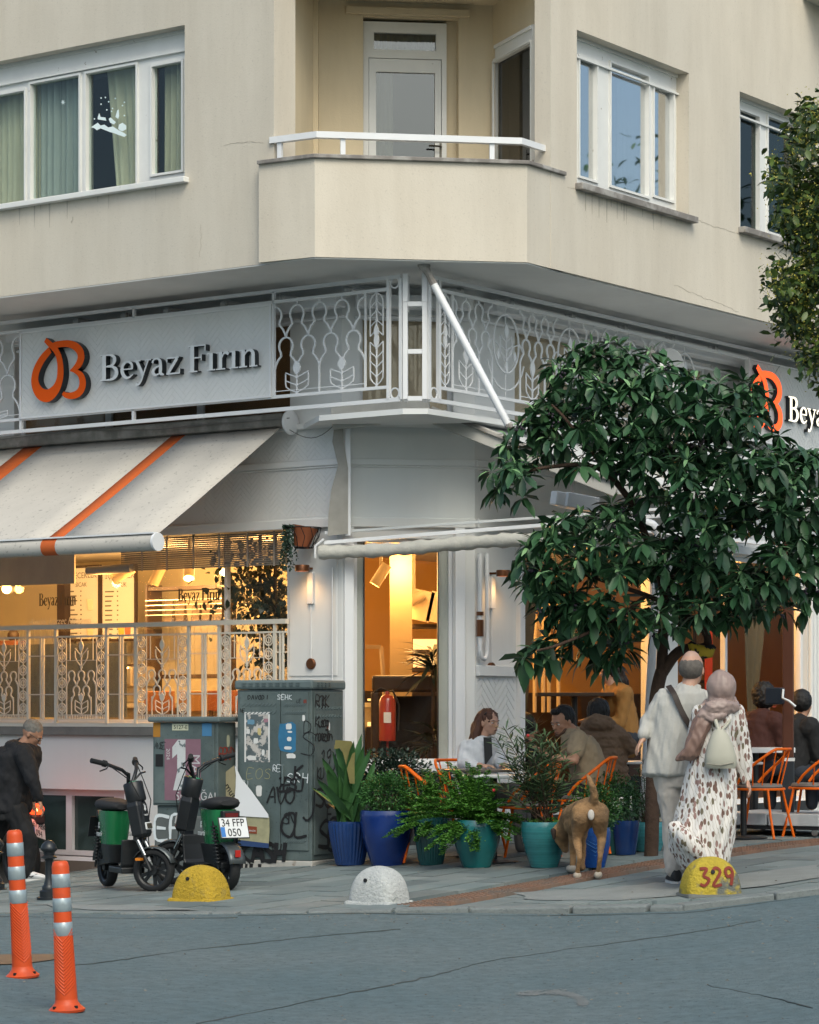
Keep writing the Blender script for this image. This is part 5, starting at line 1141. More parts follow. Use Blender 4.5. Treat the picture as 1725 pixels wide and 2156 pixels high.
for px0, px1, nm in ((1086, 1112, 'left jamb of the first right window'), (1560, 1600, 'middle of the second right window'), (1700, 1725, 'far right window')):
    t = thing('window_curtain', 'tied dark ochre curtain at the ' + nm, 'curtain', FR.pt(RS(px0, -.35), ZFI, -.35))
    a, e = RS(px0, -.35), RS(px1, -.35); curtain(FR, a + (e - a) * .3, e - (e - a) * .4, 1.3, 3.2, -.35, .03, .06, mat('ochre_curtain', (.14, .10, .05), .9), par=t, name='cloth', top=(a, e + .25), seed=px0)
for px, py, k in ((1478, 1360, 'left'), (1478, 1465, 'lower'),):
    a, z = BR_.hit(px, py, .05); t = thing('picture_frame', k + ' dark picture frame on the lit wall above the couple', 'picture', BR_.pt(a, z, .02)); b = MB(); b.pb(BR_, a - .16, a + .16, z - .22, z + .22, .002, .03); b.build('frame', WD, t)
    b = MB(); b.pb(BR_, a - .12, a + .12, z - .18, z + .18, .031, .034); b.build('print', mat('faded_print', (.3, .22, .12), .6, second=(.08, .05, .03), s2=6), t)
a = FR.pt(RS(1492, -3), 0, -3); t = thing('red_fire_pole', 'narrow red panel glowing behind the walking couple', 'panel', V((a.x, a.y, ZFI))); b = MB(); b.box((a.x, a.y, 1.8), (.10, .05, 1.5)); b.build('panel', mat('red_panel', (.5, .03, .015), .5), t)
# standing sign with the logo roundel on the far window
a, z = FR.hit(1632, 1455, -.05);
for k in range(2): b = MB(); ring(b, pf(FR, -.058), a, z - .1 - k * .22, .08, .012, .001, 20); b.ribbon([(a - .05, z - .1 - k * .22), (a + .05, z - .1 - k * .22)], .02, pf(FR, -.0575), .001); b.build('sticker', mat('red_sticker', (.35, .05, .02), .6), wD)
# ================================================================== utility cabinets
CABM = mat('grey_green_cabinet_paint', (.085, .118, .120), .5, var=.25, vs=4, second=(.115, .15, .148), s2=2.5, bump=.04, streak=.3, speck=.3, ss=50)
CABL = mat('cabinet_lid', (.115, .155, .16), .6, var=.2, vs=5, streak=.2)
INKB = mat('black_spray_paint', (.008, .008, .009), .6, var=0); INKW = mat('white_spray_paint', (.55, .6, .62), .7, var=0); INKR = mat('red_marker', (.25, .03, .015), .6, var=0); INKU = mat('blue_spray_paint', (.03, .16, .30), .7, var=.3, vs=10)
SF = {'Z': [[(0, 1), (.8, 1), (0, 0), (.9, 0)]], 'E': [[(.8, 1), (0, 1), (0, 0), (.8, 0)], [(0, .5), (.6, .5)]], 'S': [[(.8, .85), (.4, 1), (.05, .75), (.7, .4), (.6, .05), (0, .1)]], 'U': [[(0, 1), (.05, .1), (.5, 0), (.8, .2), (.8, 1)]],
      'A': [[(0, 0), (.4, 1), (.8, 0)], [(.2, .4), (.65, .4)]], 'V': [[(0, 1), (.4, 0), (.8, 1)]], 'O': [[(.4, 1), (.05, .7), (.1, .2), (.5, 0), (.8, .4), (.7, .9), (.4, 1)]], 'K': [[(0, 1), (0, 0)], [(.75, 1), (0, .45), (.8, 0)]], 'H': [[(0, 1), (0, 0)], [(.7, 1), (.7, 0)], [(0, .5), (.7, .5)]],
      'L': [[(0, 1), (0, 0), (.7, .05)]], 'R': [[(0, 0), (0, 1), (.6, .9), (.55, .55), (0, .5), (.7, 0)]], 'F': [[(.8, 1), (0, 1), (0, 0)], [(0, .5), (.6, .5)]], 'P': [[(0, 0), (0, 1), (.6, .9), (.6, .55), (0, .5)]], 'I': [[(.2, 1), (.2, 0)]],
      'N': [[(0, 0), (0, 1), (.7, 0), (.7, 1)]], 'M': [[(0, 0), (.1, 1), (.4, .4), (.7, 1), (.8, 0)]], 'D': [[(0, 0), (0, 1), (.6, .8), (.7, .3), (0, 0)]], 'J': [[(.5, .7), (.5, -.2), (.2, -.5), (0, -.3)]], 'T': [[(0, 1), (.8, 1)], [(.4, 1), (.4, 0)]],
      'u': [[(0, .6), (.05, .1), (.4, 0), (.6, .2), (.6, .6)], [(.6, .2), (.65, 0)]], 's': [[(.5, .5), (.2, .6), (.1, .4), (.5, .25), (.4, 0), (.05, .05)]], 'a': [[(.5, .5), (.2, .6), (0, .25), (.25, 0), (.5, .2), (.5, .6), (.55, 0)]], 'g': [[(.5, .5), (.15, .55), (.05, .2), (.45, .1), (.5, .6), (.45, -.3), (.1, -.3)]],
      'i': [[(.15, .55), (.15, 0)]], 'n': [[(0, .6), (.02, 0)], [(.02, .4), (.3, .6), (.5, .4), (.5, 0)]], 'e': [[(.05, .3), (.5, .35), (.35, .6), (.05, .4), (.1, .05), (.5, .05)]], 'd': [[(.5, .4), (.15, .5), (.05, .1), (.4, 0), (.5, .3), (.5, 1), (.52, 0)]], 'o': [[(.3, .6), (.02, .35), (.2, 0), (.5, .2), (.5, .5), (.3, .6)]],
      '1': [[(0, .7), (.3, 1), (.3, 0)]], '9': [[(.5, .6), (.2, .5), (.1, .85), (.4, 1), (.55, .7), (.4, 0)]], '3': [[(.05, .95), (.5, .95), (.25, .55), (.6, .35), (.3, 0), (0, .1)]], '2': [[(.05, .8), (.3, 1), (.55, .75), (.05, 0), (.6, .05)]], ' ': []}
def graf(P, px, py, hpx, txt, w_, m_, par, d=.002, gap=1.15, slant=.12, seed=0, sx=1.0, name='graffiti', drip=0):
    s0, z0 = P.hit(px, py, d); h = hpx / 5800 * P.P(px, py).y; rnd = random.Random(seed); b = MB(); x = 0; k_ = 0
    for ch in txt:
        for st in SF[ch]:
            pts = [(s0 + (x + p[0] * rnd.uniform(.9, 1.12) + slant * p[1]) * h * .8 * sx + rnd.uniform(-.03, .03) * h, z0 + p[1] * h + rnd.uniform(-.05, .05) * h) for p in st]
            if len(pts) > 2: pts = curve(pts, 4)
            ws = [w_ * 1.45 * rnd.uniform(.7, 1.25) for _ in pts]; b.ribbon(pts, ws, pf(P, d + k_ * .0003), .0008); k_ += 1
            if drip and rnd.random() < drip: q = rnd.choice(pts); b.ribbon([q, (q[0], q[1] - h * rnd.uniform(.3, .9))], w_ * .3, pf(P, d + k_ * .0003), .0006); k_ += 1
        x += (.35 if ch in 'iI ' else .75 if ch.islower() else 1.0) * gap
    return b.build(name, m_, par)
def cab_plane(px, Y, deg): return Plane(px, Y, deg)
# tall cabinet
Pa = cab_plane(657, 24.0, -24); cB = Pa.pt(0, 0); a0 = Pa.s(500); Pc = plane2(cB, cB + V((math.cos(R(66)), math.sin(R(66)), 0))); c1_ = Pc.s(723)
z0, z1 = Pa.hit(600, 1812)[1], Pa.hit(655, 1452)[1]; wA_ = -a0; dC = c1_
tc = thing('utility_cabinet', 'tall grey double door utility cabinet covered in posters and black graffiti', 'utility cabinet', Pa.pt(a0 / 2, z0 - .05, -dC / 2))
b = MB(); b.pb(Pa, a0, 0, z0, z1, -dC, 0); b.build('body', CABM, tc, bevel=.008)
b = MB(); b.pb(Pa, a0 - .02, .02, z1 + .002, z1 + .085, -dC - .02, .025); b.build('lid', CABL, tc, bevel=.02)
b = MB()
for r in range(2):
    for k in range(9): b.pb(Pa, a0 + .06 + k * .066, a0 + .10 + k * .066, z1 + .03 + r * .022, z1 + .038 + r * .022, .026, .032)
    for k in range(4): b.pb(Pc, .06 + k * .075, .10 + k * .075, z1 + .03 + r * .022, z1 + .038 + r * .022, .026, .032)
b.build('vent_slots', CABM, tc, kind='stuff')
mid = Pa.s(592)
for q0, q1 in ((a0 + .025, mid - .004), (mid + .004, -.03)):
    b = MB(); b.pb(Pa, q0, q1, z0 + .09, z1 - .02, .001, .012); b.build('door', CABM, tc, bevel=.003)
b = MB(); b.pb(Pc, .03, dC - .03, z0 + .05, z1 - .02, .001, .010); b.build('side_panel', CABM, tc, bevel=.003)
for (P, x0, x1, zc) in ((Pa, a0 + .07, mid - .06, z1 - .13), (Pa, mid + .05, -.07, z1 - .13), (Pa, a0 + .07, mid - .06, z1 - .20), (Pa, mid + .05, -.07, z1 - .20), (Pa, mid + .05, -.07, z0 + .17), (Pc, .08, dC - .08, z1 - .16), (Pc, .08, dC - .08, z1 - .23)):
    b = MB(); n = 9
    for k in range(n): s_ = x0 + (x1 - x0) * k / (n - 1); b.ribbon([(s_ - .016, zc - .012), (s_ + .016, zc + .012)], .008, pf(P, .012), .006)
    b.build('louvres', CABL, tc, kind='stuff')
b = MB(); b.pb(Pa, mid + .02, mid + .035, Pa.hit(595, 1650)[1], Pa.hit(595, 1610)[1], .012, .035); b.build('handle', CABL, tc, bevel=.004)
CONC = mat('painted_concrete_plinth', (.42, .41, .38), .9, var=.3, vs=6, second=(.16, .10, .06), s2=5, t2=.66, w2=.06)
b = MB(); b.pb(Pa, a0 - .01, .01, z0 - .35, z0 - .001, -dC - .01, .012); b.build('plinth', CONC, tc, bevel=.01)
TORN = mat('torn_poster_print', (.50, .48, .45), .8, var=.3, vs=12, second=(.10, .13, .14), s2=16, t2=.5, w2=.02)
PAP = mat('torn_paper', (.62, .63, .62), .8, var=.15, vs=12)
rnd = random.Random(8)
def patch(P, cx, cy, w_, h_, m_, par, d=.0135, n=14, jag=.25, name='poster', label=None):
    s0, zc = P.hit(cx, cy); pts = [(s0 + w_ / 2 * math.copysign(abs(math.cos(t)) ** .5, math.cos(t)) * rnd.uniform(1 - jag, 1), zc + h_ / 2 * math.copysign(abs(math.sin(t)) ** .5, math.sin(t)) * rnd.uniform(1 - jag, 1)) for t in [2 * PI * i / n for i in range(n)]]
    b = MB(); b.prism(pts, pf(P, d), .0008); return b.build(name, m_, par, label=label)
s0, zc = Pa.hit(543, 1552); b = MB(); b.pb(Pa, s0 - .125, s0 + .125, zc - .22, zc + .22, .0128, .0136); b.build('poster', TORN, tc, label='torn collage poster with white border')
for q in ((s0 - .125, s0 - .11, zc - .22, zc + .22), (s0 + .11, s0 + .125, zc - .20, zc + .22), (s0 - .11, s0 + .11, zc + .20, zc + .22)): b = MB(); b.pb(Pa, *q, .0138, .0146); b.build('poster_border', PAP, tc)
for px, py, w_, h_, mm in ((530, 1520, .09, .05, mat('blue_paper', (.12, .25, .35), .8)), (548, 1540, .04, .07, mat('yellow_paper', (.5, .42, .2), .8)), (562, 1517, .05, .04, mat('pink_paper', (.3, .16, .2), .8)), (532, 1596, .10, .05, PAP), (540, 1560, .05, .06, PAP), (524, 1540, .04, .05, PAP), (556, 1585, .03, .06, PAP)): patch(Pa, px, py, w_, h_, mm, tc, .0148)
patch(Pa, 608, 1552, .20, .28, INKU, tc, .0128, name='blue_spray')
for px, py, w_, h_ in ((610, 1530, .06, .06), (611, 1556, .05, .04), (608, 1575, .08, .03), (614, 1592, .10, .05), (612, 1541, .05, .02), (641, 1512, .03, .06), (547, 1665, .07, .10)): patch(Pa, px, py, w_, h_, PAP, tc, .0150)
patch(Pa, 644, 1477, .035, .04, mat('dark_red_paper', (.16, .04, .03), .8), tc, .0152)
patch(Pc, 690, 1530, .06, .08, PAP, tc, .011); patch(Pc, 688, 1530, .03, .04, mat('red_sticker2', (.35, .05, .02), .7), tc, .0122)
graf(Pa, 522, 1473, 9, 'DAVOD I', .005, INKB, tc, .013, seed=1); graf(Pa, 584, 1473, 10, 'GEHK'.replace('G', 'S'), .004, INKW, tc, .013, seed=2); graf(Pa, 604, 1648, 20, 'SRH', .006, INKW, tc, .013, seed=3)
graf(Pa, 586, 1665, 26, 'ZESU', .013, INKB, tc, .0165, seed=4, gap=.62, drip=.3); graf(Pa, 620, 1640, 28, 'K', .014, INKB, tc, .018, seed=41)
graf(Pa, 562, 1692, 34, 'AVO', .011, INKB, tc, .0165, seed=5, gap=.78, sx=1.0, drip=.3); graf(Pa, 590, 1762, 52, 'OL', .016, INKB, tc, .018, seed=55, gap=.8)
graf(Pa, 506, 1814, 40, 'KASH', .027, INKB, tc, .0165, seed=6, gap=.90, sx=.95); graf(Pa, 506, 1836, 18, 'III I', .022, INKB, tc, .0135, seed=7, gap=2.1)
graf(Pa, 634, 1590, 50, 'S', .006, INKB, tc, .013, seed=8); graf(Pa, 640, 1545, 26, 'D', .005, INKB, tc, .013, seed=9)
graf(Pa, 520, 1640, 22, 'EOS', .003, mat('ochre_marker', (.3, .3, .16), .7), tc, .013, seed=10)
graf(Pc, 664, 1490, 26, 'ROKK', .010, INKB, tc, .011, seed=11, gap=.55, sx=1.35); graf(Pc, 664, 1530, 22, 'Kusagi', .010, INKB, tc, .011, seed=12, gap=.55, sx=1.5, drip=.3); graf(Pc, 664, 1560, 24, 'nanedon', .010, INKB, tc, .011, seed=13, gap=.5, sx=1.5, drip=.4)
graf(Pc, 676, 1610, 30, '19J', .012, INKB, tc, .011, seed=14, gap=.7, sx=1.5, drip=.5); graf(Pc, 664, 1700, 40, 'SO', .02, INKB, tc, .011, seed=15, gap=.9, sx=1.5); graf(Pc, 670, 1790, 60, 'SE', .024, INKB, tc, .011, seed=16, gap=.7, sx=1.5)
for (P_, x, y, h, tx, w__, m__, sd) in ((Pa, 506, 1500, 8, 'NE', .003, INKB, 61), (Pa, 520, 1700, 16, 'DE', .005, INKB, 62), (Pa, 575, 1625, 14, 'RE', .004, INKW, 63), (Pa, 596, 1735, 22, 'SN', .007, INKB, 64), (Pa, 575, 1790, 14, 'LU', .006, INKB, 65), (Pa, 640, 1700, 60, 'J', .012, INKB, 66), (Pc, 668, 1640, 24, 'KU', .008, INKB, 67), (Pc, 690, 1730, 30, 'E', .012, INKB, 68), (Pc, 700, 1680, 20, 'O', .008, INKB, 69), (Pa, 508, 1655, 12, 'OU', .003, INKW, 70), (Pa, 625, 1480, 8, 'LE', .003, INKB, 71)): graf(P_, x, y, h, tx, w__, m__, tc, .0172 if P_ is Pa else .0125, seed=sd, gap=.8)
# low cabinet
Pb = cab_plane(459, 24.15, -24); b0 = Pb.s(322); cB2 = Pb.pt(0, 0); Pd = plane2(cB2, cB2 + V((math.cos(R(66)), math.sin(R(66)), 0))); dD = Pd.s(497); y0, y1 = Pb.hit(400, 1697)[1], Pb.hit(455, 1521)[1]
lc_ = thing('utility_cabinet', 'low grey utility cabinet with faded purple poster and EF sprayed on its base', 'utility cabinet', Pb.pt(b0 / 2, zg(-1.9, 24), -dD / 2))
b = MB(); b.pb(Pb, b0, 0, y0, y1, -dD, 0); b.build('body', CABM, lc_, bevel=.008)
b = MB(); b.pb(Pb, b0 - .03, .04, y1 + .002, y1 + .05, -dD - .03, .05); b.build('lid', CABL, lc_, bevel=.015)
b = MB(); b.pb(Pb, b0 + .02, -.03, y0 + .02, y1 - .02, .001, .010); b.build('door', CABM, lc_, bevel=.003)
b = MB(); b.pb(Pb, b0 + .03, -.02, y0 - .09, y0 - .002, -dD + .03, -.03); b.build('pedestal', CABM, lc_)
b = MB(); b.pb(Pb, b0 + .01, .02, -.5, y0 - .09, -dD, -.0); b.build('base', mat('dark_concrete_base', (.10, .115, .115), .9, var=.25, vs=5), lc_, bevel=.02)
def plate(P, px0, py0, px1, py1, m_, par, d=.0105, name='poster', label=None): s0, z1 = P.hit(px0, py0); s1, z0 = P.hit(px1, py1); b = MB(); b.pb(P, s0, s1, z0, z1, d, d + .001); return b.build(name, m_, par, label=label)
PINK = mat('faded_purple_poster', (.21, .115, .15), .8, var=.2, vs=7)
plate(Pb, 348, 1556, 424, 1686, PINK, lc_, label='faded purple poster with a big white 1')
s_, z_ = Pb.hit(366, 1664); k_ = 1 / 5800 * 24
b = MB(); b.prism([(s_, z_), (s_ + 30 * k_, z_), (s_ + 30 * k_, z_ + 108 * k_), (s_ + 12 * k_, z_ + 108 * k_), (s_ - 2 * k_, z_ + 92 * k_), (s_ - 2 * k_, z_ + 68 * k_), (s_ + 10 * k_, z_ + 78 * k_), (s_ + 10 * k_, z_ + 40 * k_)], pf(Pb, .0118), .0008); b.build('poster_figure', mat('worn_white_print', (.5, .52, .53), .8, var=.2, vs=10, second=(.13, .16, .17), s2=14, t2=.58, w2=.02), lc_)
PW = mat('poster_white_print', (.45, .45, .46), .8)
s_, z_ = Pb.hit(405, 1588); Mv = Pb.mat(s_, z_, .0118) @ Mx.Rotation(R(-90), 4, 'Z'); text("MAYIS'ta", .12, Mv, PW, lc_, .0004, 'print', sx=1.0)
s_, z_ = Pb.hit(371, 1684); text('SOKAĞA!', .10, Pb.mat(s_, z_, .0118), PW, lc_, .0004, 'print', sx=.95)
s_, z_ = Pb.hit(352, 1576); text('2024', .05, Pb.mat(s_, z_, .0118) @ Mx.Rotation(R(-90), 4, 'Z'), PW, lc_, .0004, 'print')
plate(Pb, 364, 1524, 398, 1538, mat('cream_plate', (.50, .52, .38), .5), lc_, .012, 'number_plate'); s_, z_ = Pb.hit(367, 1535); text('5127-E', .050, Pb.mat(s_, z_, .0135), INKB, lc_, .0005, 'print')
plate(Pb, 324, 1522, 339, 1552, mat('ochre_sticker', (.35, .16, .02), .7), lc_, .011, 'sticker'); plate(Pb, 427, 1523, 447, 1550, mat('blue_sticker', (.05, .17, .32), .7), lc_, .011, 'sticker')
plate(Pb, 329, 1588, 345, 1614, INKB, lc_, .012, 'lock_box')
graf(Pd, 461, 1600, 24, 'RENP', .007, INKR, lc_, .002, seed=21, gap=.6, sx=1.4); graf(Pb, 328, 1768, 50, 'EF', .018, INKW, lc_, .003, seed=22, gap=1.0, sx=.9, slant=0.05); graf(Pb, 325, 1577, 14, 'ANSE', .003, INKB, lc_, .0106, seed=23, gap=.5)
patch(Pd, 480, 1560, .06, .12, mat('yellowed_paper', (.35, .36, .26), .8), lc_, .003, label='torn yellowed paper')
# torn paper bag poster hanging between the cabinets
tp = thing('torn_poster', 'peeling poster with a folded white flap hanging on the left edge of the tall cabinet', 'poster', Pa.P(535, 1780, .04))
def ppoly(pts, m_, d, name): b = MB(); b.prism([Pa.hit(x, y, d) for x, y in pts], pf(Pa, d), .003); return b.build(name, m_, tp)
ppoly([(495, 1612), (509, 1640), (530, 1666), (565, 1715), (566, 1722), (496, 1718), (494, 1690), (498, 1640)], mat('white_paper_back', (.66, .68, .70), .8, var=.03), .06, 'white_flap')
ppoly([(493, 1612), (476, 1625), (470, 1660), (478, 1685), (494, 1700), (497, 1630)], mat('brown_print', (.30, .27, .17), .8, var=.2), .05, 'print_side')
ppoly([(497, 1718), (567, 1720), (568, 1745), (566, 1778), (498, 1770)], mat('pale_leaf_print', (.34, .33, .20), .8, var=.3, vs=14), .05, 'print_side')
ppoly([(498, 1768), (566, 1776), (566, 1786), (498, 1780)], mat('navy_print', (.02, .05, .14), .8), .056, 'navy_band')
ppoly([(518, 1739), (541, 1741), (541, 1756), (518, 1754)], mat('rust_print', (.22, .05, .02), .8), .0545, 'red_box')
ppoly([(455, 1696), (496, 1692), (498, 1725), (490, 1738), (470, 1742), (458, 1722)], mat('grey_white_paper', (.42, .48, .50), .8), .03, 'white_flap')
s_, z_ = Pa.hit(472, 1655, .055); text('mutlu', .09, Pa.mat(s_, z_, .0555) @ Mx.Rotation(R(-55), 4, 'Z'), INKB, tp, .0005, 'print')
s_, z_ = Pa.hit(520, 1751, .058); text('BURADA', .022, Pa.mat(s_, z_, .059), PAP, tp, .0003, 'print')
# ================================================================== delineator posts, bollards, concrete domes
ORP = mat('orange_rubber', (.62, .075, .012), .45, var=.18, vs=5, bump=.05, second=(.42, .06, .02), s2=4, t2=.62)
REF = mat('silver_reflector', (.36, .43, .45), .28, .35, var=.15, vs=12)
def dpost(q, h, tilt, lab, rz=0):
    t = thing('delineator_post', lab, 'traffic post', q, rz, group='orange traffic posts in the road'); t.rotation_euler = (R(tilt[0]), R(tilt[1]), rz)
    r = .043; loc = lambda pr, n=20, **k: MB().lathe(pr, (0, 0, 0), n, **k)
    loc([(0, 0), (.092, 0), (.096, .012), (.075, .03), (.060, .05), (.057, .07), (0, .07)]).build('base', ORP, None, smooth=40).parent = t
    pr = [(.058, .06), (.056, .12), (.050, .36), (.047, h * .58), (.0455, h - .03), (.040, h - .008), (.03, h), (0, h)]
    def rad(z):
        for (r0, z0), (r1, z1) in zip(pr, pr[1:]):
            if z0 <= z <= z1: return r0 + (r1 - r0) * (z - z0) / (z1 - z0)
        return .045
    o = loc([(0, .06)] + pr).build('tube', ORP, None, smooth=40); o.parent = t
    for f0, f1 in ((.80, .89), (.64, .73), (.48, .57)):
        f0 = f0 + .025; f1 = f1 + .025; o = loc([(rad(h * f0) + .0005, h * f0), (rad(h * f0) + .002, h * f0 + .002), (rad(h * f1) + .002, h * f1 - .002), (rad(h * f1) + .0005, h * f1)], cap=False).build('reflective_band', REF, None, smooth=40); o.parent = t
    b = MB()
    for k in range(16):
        z = .09 + k * .018 ;
        for sd in (-1, 1): b.tube([V(((rad(z + .02 * j) + .001) * math.cos(-PI / 2 + sd * j * .42), (rad(z + .02 * j) + .001) * math.sin(-PI / 2 + sd * j * .42), z + .022 * j)) for j in range(0, 4)], .0035, 4)
    o = b.build('chevron_ribs', ORP, None, smooth=60, kind='stuff'); o.parent = t
    for k in range(4): a = PI / 4 + k * PI / 2; o = MB().lathe([(0, .02), (.010, .02), (.010, .034), (0, .034)], (.078 * math.cos(a), .078 * math.sin(a), 0), 8).build('bolt', mat('dark_bolt', (.03, .03, .03), .5, .6), None); o.parent = t
    return t
q = G(141, 2127); q.z = zr(q.x, q.y); dpost(q, .745 * q.y / 13.6, (0, -2.6), 'orange and silver flexible traffic post nearest the camera, right of the pair')
q = G(48, 2055); q.z = zr(q.x, q.y); dpost(q, .745 * q.y / 13.9, (0, -3.4), 'orange and silver flexible traffic post farther back, left of the pair', R(20))
BOL = mat('black_cast_iron', (.018, .022, .026), .42, .2, var=.3, vs=8, coat=.2)
def bollard(q, lab):
    t = thing('bollard', lab, 'bollard', q, 0, 'cast iron bollards on the left pavement')
    for nm, pr in (('base', [(0, 0), (.13, 0), (.13, .03), (.10, .04), (.10, .11), (.075, .13), (.075, .17), (.055, .20)]), ('shaft', [(.055, .20), (.04, .26), (.038, .50), (.05, .53)]), ('collar', [(.05, .53), (.085, .545), (.085, .56), (.055, .58), (.062, .62)]), ('cap', [(.062, .62), (.088, .65), (.09, .67), (.075, .72), (.045, .76), (.02, .775), (0, .78)])):
        o = MB().lathe([(0, pr[0][1])] + pr + [(0, pr[-1][1])], (0, 0, 0), 16).build(nm, BOL, None, smooth=35); o.parent = t
    t.scale = (.74, .74, .60); return t
bollard(G(103, 1894), 'black cast iron bollard between the two orange posts'); bollard(G(-8, 1876), 'black cast iron bollard cut by the left edge of the view')
def dome_y(L_, D_, h_, x, z): f = min(.999, max(0, z / h_)); return D_ * (1 - .22 * f - .55 * f ** 5)
def dome(px, py, w_, h_, m_, lab, wd=.6, rz=0., base=None):
    q = G(px, py); t = thing('concrete_dome', lab, 'concrete bollard', q, rz, 'rounded concrete stones along the kerb'); b = MB(); rs = []; n = 36; L_ = w_ / 2; D_ = wd / 2
    for i in range(17):
        f = i / 16; z = h_ * math.sin(f * PI / 2); r = max(.02, math.cos(f * PI / 2) ** .86); ring_ = []; dy = dome_y(L_, D_, h_, 0, z) if f < .97 else D_ * .12
        for j in range(n):
            a = 2 * PI * j / n; k_ = 1 + .018 * mnoise.noise(V((math.cos(a) * 2 + px, math.sin(a) * 2, z * 9)))
            x = L_ * math.copysign(abs(math.cos(a)) ** .42, math.cos(a)) * r * k_; y = dy * math.copysign(abs(math.sin(a)) ** .42, math.sin(a)) * min(1, r * 2.2) * k_
            ring_.append(V((x, y, z if i else -.05)))
        rs.append(ring_)
    b.rings(rs); o = b.build('body', m_, None, smooth=50); o.parent = t
    o = MB().lathe([(0, -.001), (.015, -.001), (.015, .010), (0, .010)], (-L_ * .12, -dome_y(L_, D_, h_, 0, h_ * .62) - .002, h_ * .62), 10, M=Mx.Rotation(R(80), 4, 'X')).build('lifting_hole', INKB, None); o.parent = t
    b = MB(); b.box((0, 0, -.01), (w_ * 1.03, wd * 1.03, .05)); o = b.build('foot', base or m_, None, bevel=.02); o.parent = t
    t['dims'] = 0; del t['dims']; return t
YEL = mat('worn_yellow_paint', (.50, .33, .025), .8, var=.25, vs=8, second=(.40, .28, .05), s2=9, t2=.62, w2=.06, bump=.45, bs=45, speck=.4, ss=60)
WHC = mat('whitewashed_concrete', (.48, .50, .49), .85, var=.15, vs=6, second=(.30, .32, .30), s2=6, t2=.66, bump=.45, bs=45, speck=.35, ss=60)
YG = mat('worn_yellow_over_concrete', (.50, .38, .04), .85, var=.25, vs=6, second=(.14, .15, .13), s2=5, t2=.56, w2=.05, bump=.45, bs=45)
dome(424, 1894, .395, .265, YEL, 'yellow painted concrete dome in front of the parked scooters', .34, R(-32))
dome(799, 1900, .395, .27, WHC, 'whitewashed concrete dome in front of the blue pots', .34, R(-35))
t3 = dome(1496, 1884, .42, .275, YG, 'mossy yellow concrete dome with red 329 beside the walking couple', .30, R(13), mat('grey_concrete_foot', (.15, .16, .15), .9, var=.3))
b = MB(); x = -.125; kk = 0
for ch, st in zip('329', (SF['3'], SF['2'], SF['9'])):
    for s__ in st: b.ribbon(curve([(x + p[0] * .115, .075 + p[1] * .125) for p in s__], 4), .021, lambda X, Y, h: V((X, -dome_y(.21, .15, .275, X, Y) * 1.012 - .001 - h, Y)), .004)
    x += .092
o = b.build('painted_number', mat('rust_red_paint', (.22, .035, .02), .8, var=.3, vs=10), None); o.parent = t3
q = G(1440, 1893); tag(MB().box((0, 0, .02), (.13, .09, .04)).build('paving_chunk', mat('pale_marble_chip', (.55, .53, .50), .7), bevel=.008, at=q), 'small pale stone chip lying against the 329 dome', 'stone')
for px, py, k in ((1053, 1794, 'left'), (1068, 1796, 'right')): tag(MB().sphere(V((0, 0, .012)), (.018, .015, .012), 8, 6).build('dark_pebble', INKB, at=G(px, py + 3), smooth=60), k + ' one of two small dark lumps on the pavement between the teal pots', 'pebble')
# ================================================================== electric scooters
BLK = mat('black_plastic', (.014, .016, .018), .38, var=.2, vs=8); TYR = mat('tyre_rubber', (.012, .013, .014), .75, var=.1, bump=.1, bs=80); GRN = mat('green_scooter_paint', (.012, .165, .055), .25, var=.08, coat=.6); SEAT = mat('black_vinyl_seat', (.016, .017, .019), .75, var=.15, bump=.05); GRYP = mat('grey_metal_fender', (.10, .115, .12), .35, .5, var=.2)
PLT = mat('plate_white', (.62, .64, .64), .4, var=.03); PBL = mat('plate_blue', (.03, .16, .45), .4, var=0); CHR = mat('chrome', (.5, .5, .5), .15, 1.0, var=0)
def wheel(M, r, w_, par, spokes=5, name='wheel'):
    rot = M @ Mx.Rotation(R(90), 4, 'X'); b = MB(); n = 28
    prof = [(r - .045, -w_ * .42), (r - .02, -w_ / 2), (r - .004, -w_ * .32), (r, 0), (r - .004, w_ * .32), (r - .02, w_ / 2), (r - .045, w_ * .42)]
    rs = [[rot @ V((p[0] * math.cos(2 * PI * j / n), p[0] * math.sin(2 * PI * j / n), p[1])) for j in range(n)] for p in prof]; b.rings(rs, cap=False)
    o = b.build(name, TYR, par, smooth=60); b = MB()
    ri = r - .045; rs = [[rot @ V((q * math.cos(2 * PI * j / n), q * math.sin(2 * PI * j / n), z)) for j in range(n)] for q, z in ((ri + .004, -w_ * .42), (ri - .012, -w_ * .3), (ri - .012, w_ * .3), (ri + .004, w_ * .42))]; b.rings(rs, cap=False)
    b.lathe([(0, -w_ * .45), (.04, -w_ * .45), (.045, 0), (.04, w_ * .45), (0, w_ * .45)], rot.translation, 14, M=rot.to_3x3().to_4x4())
    for k in range(spokes * 2): a = PI * 2 * (k // 2) / spokes + (.16 if k % 2 else -.16); b.bar(rot @ V((.035 * math.cos(a), .035 * math.sin(a), 0)), rot @ V(((ri - .006) * math.cos(a * 1.0 + (.05 if k % 2 else -.05)), (ri - .006) * math.sin(a + (.05 if k % 2 else -.05)), 0)), .014, w_ * .35)
    o2 = b.build('rim', BLK, o, smooth=40); return o
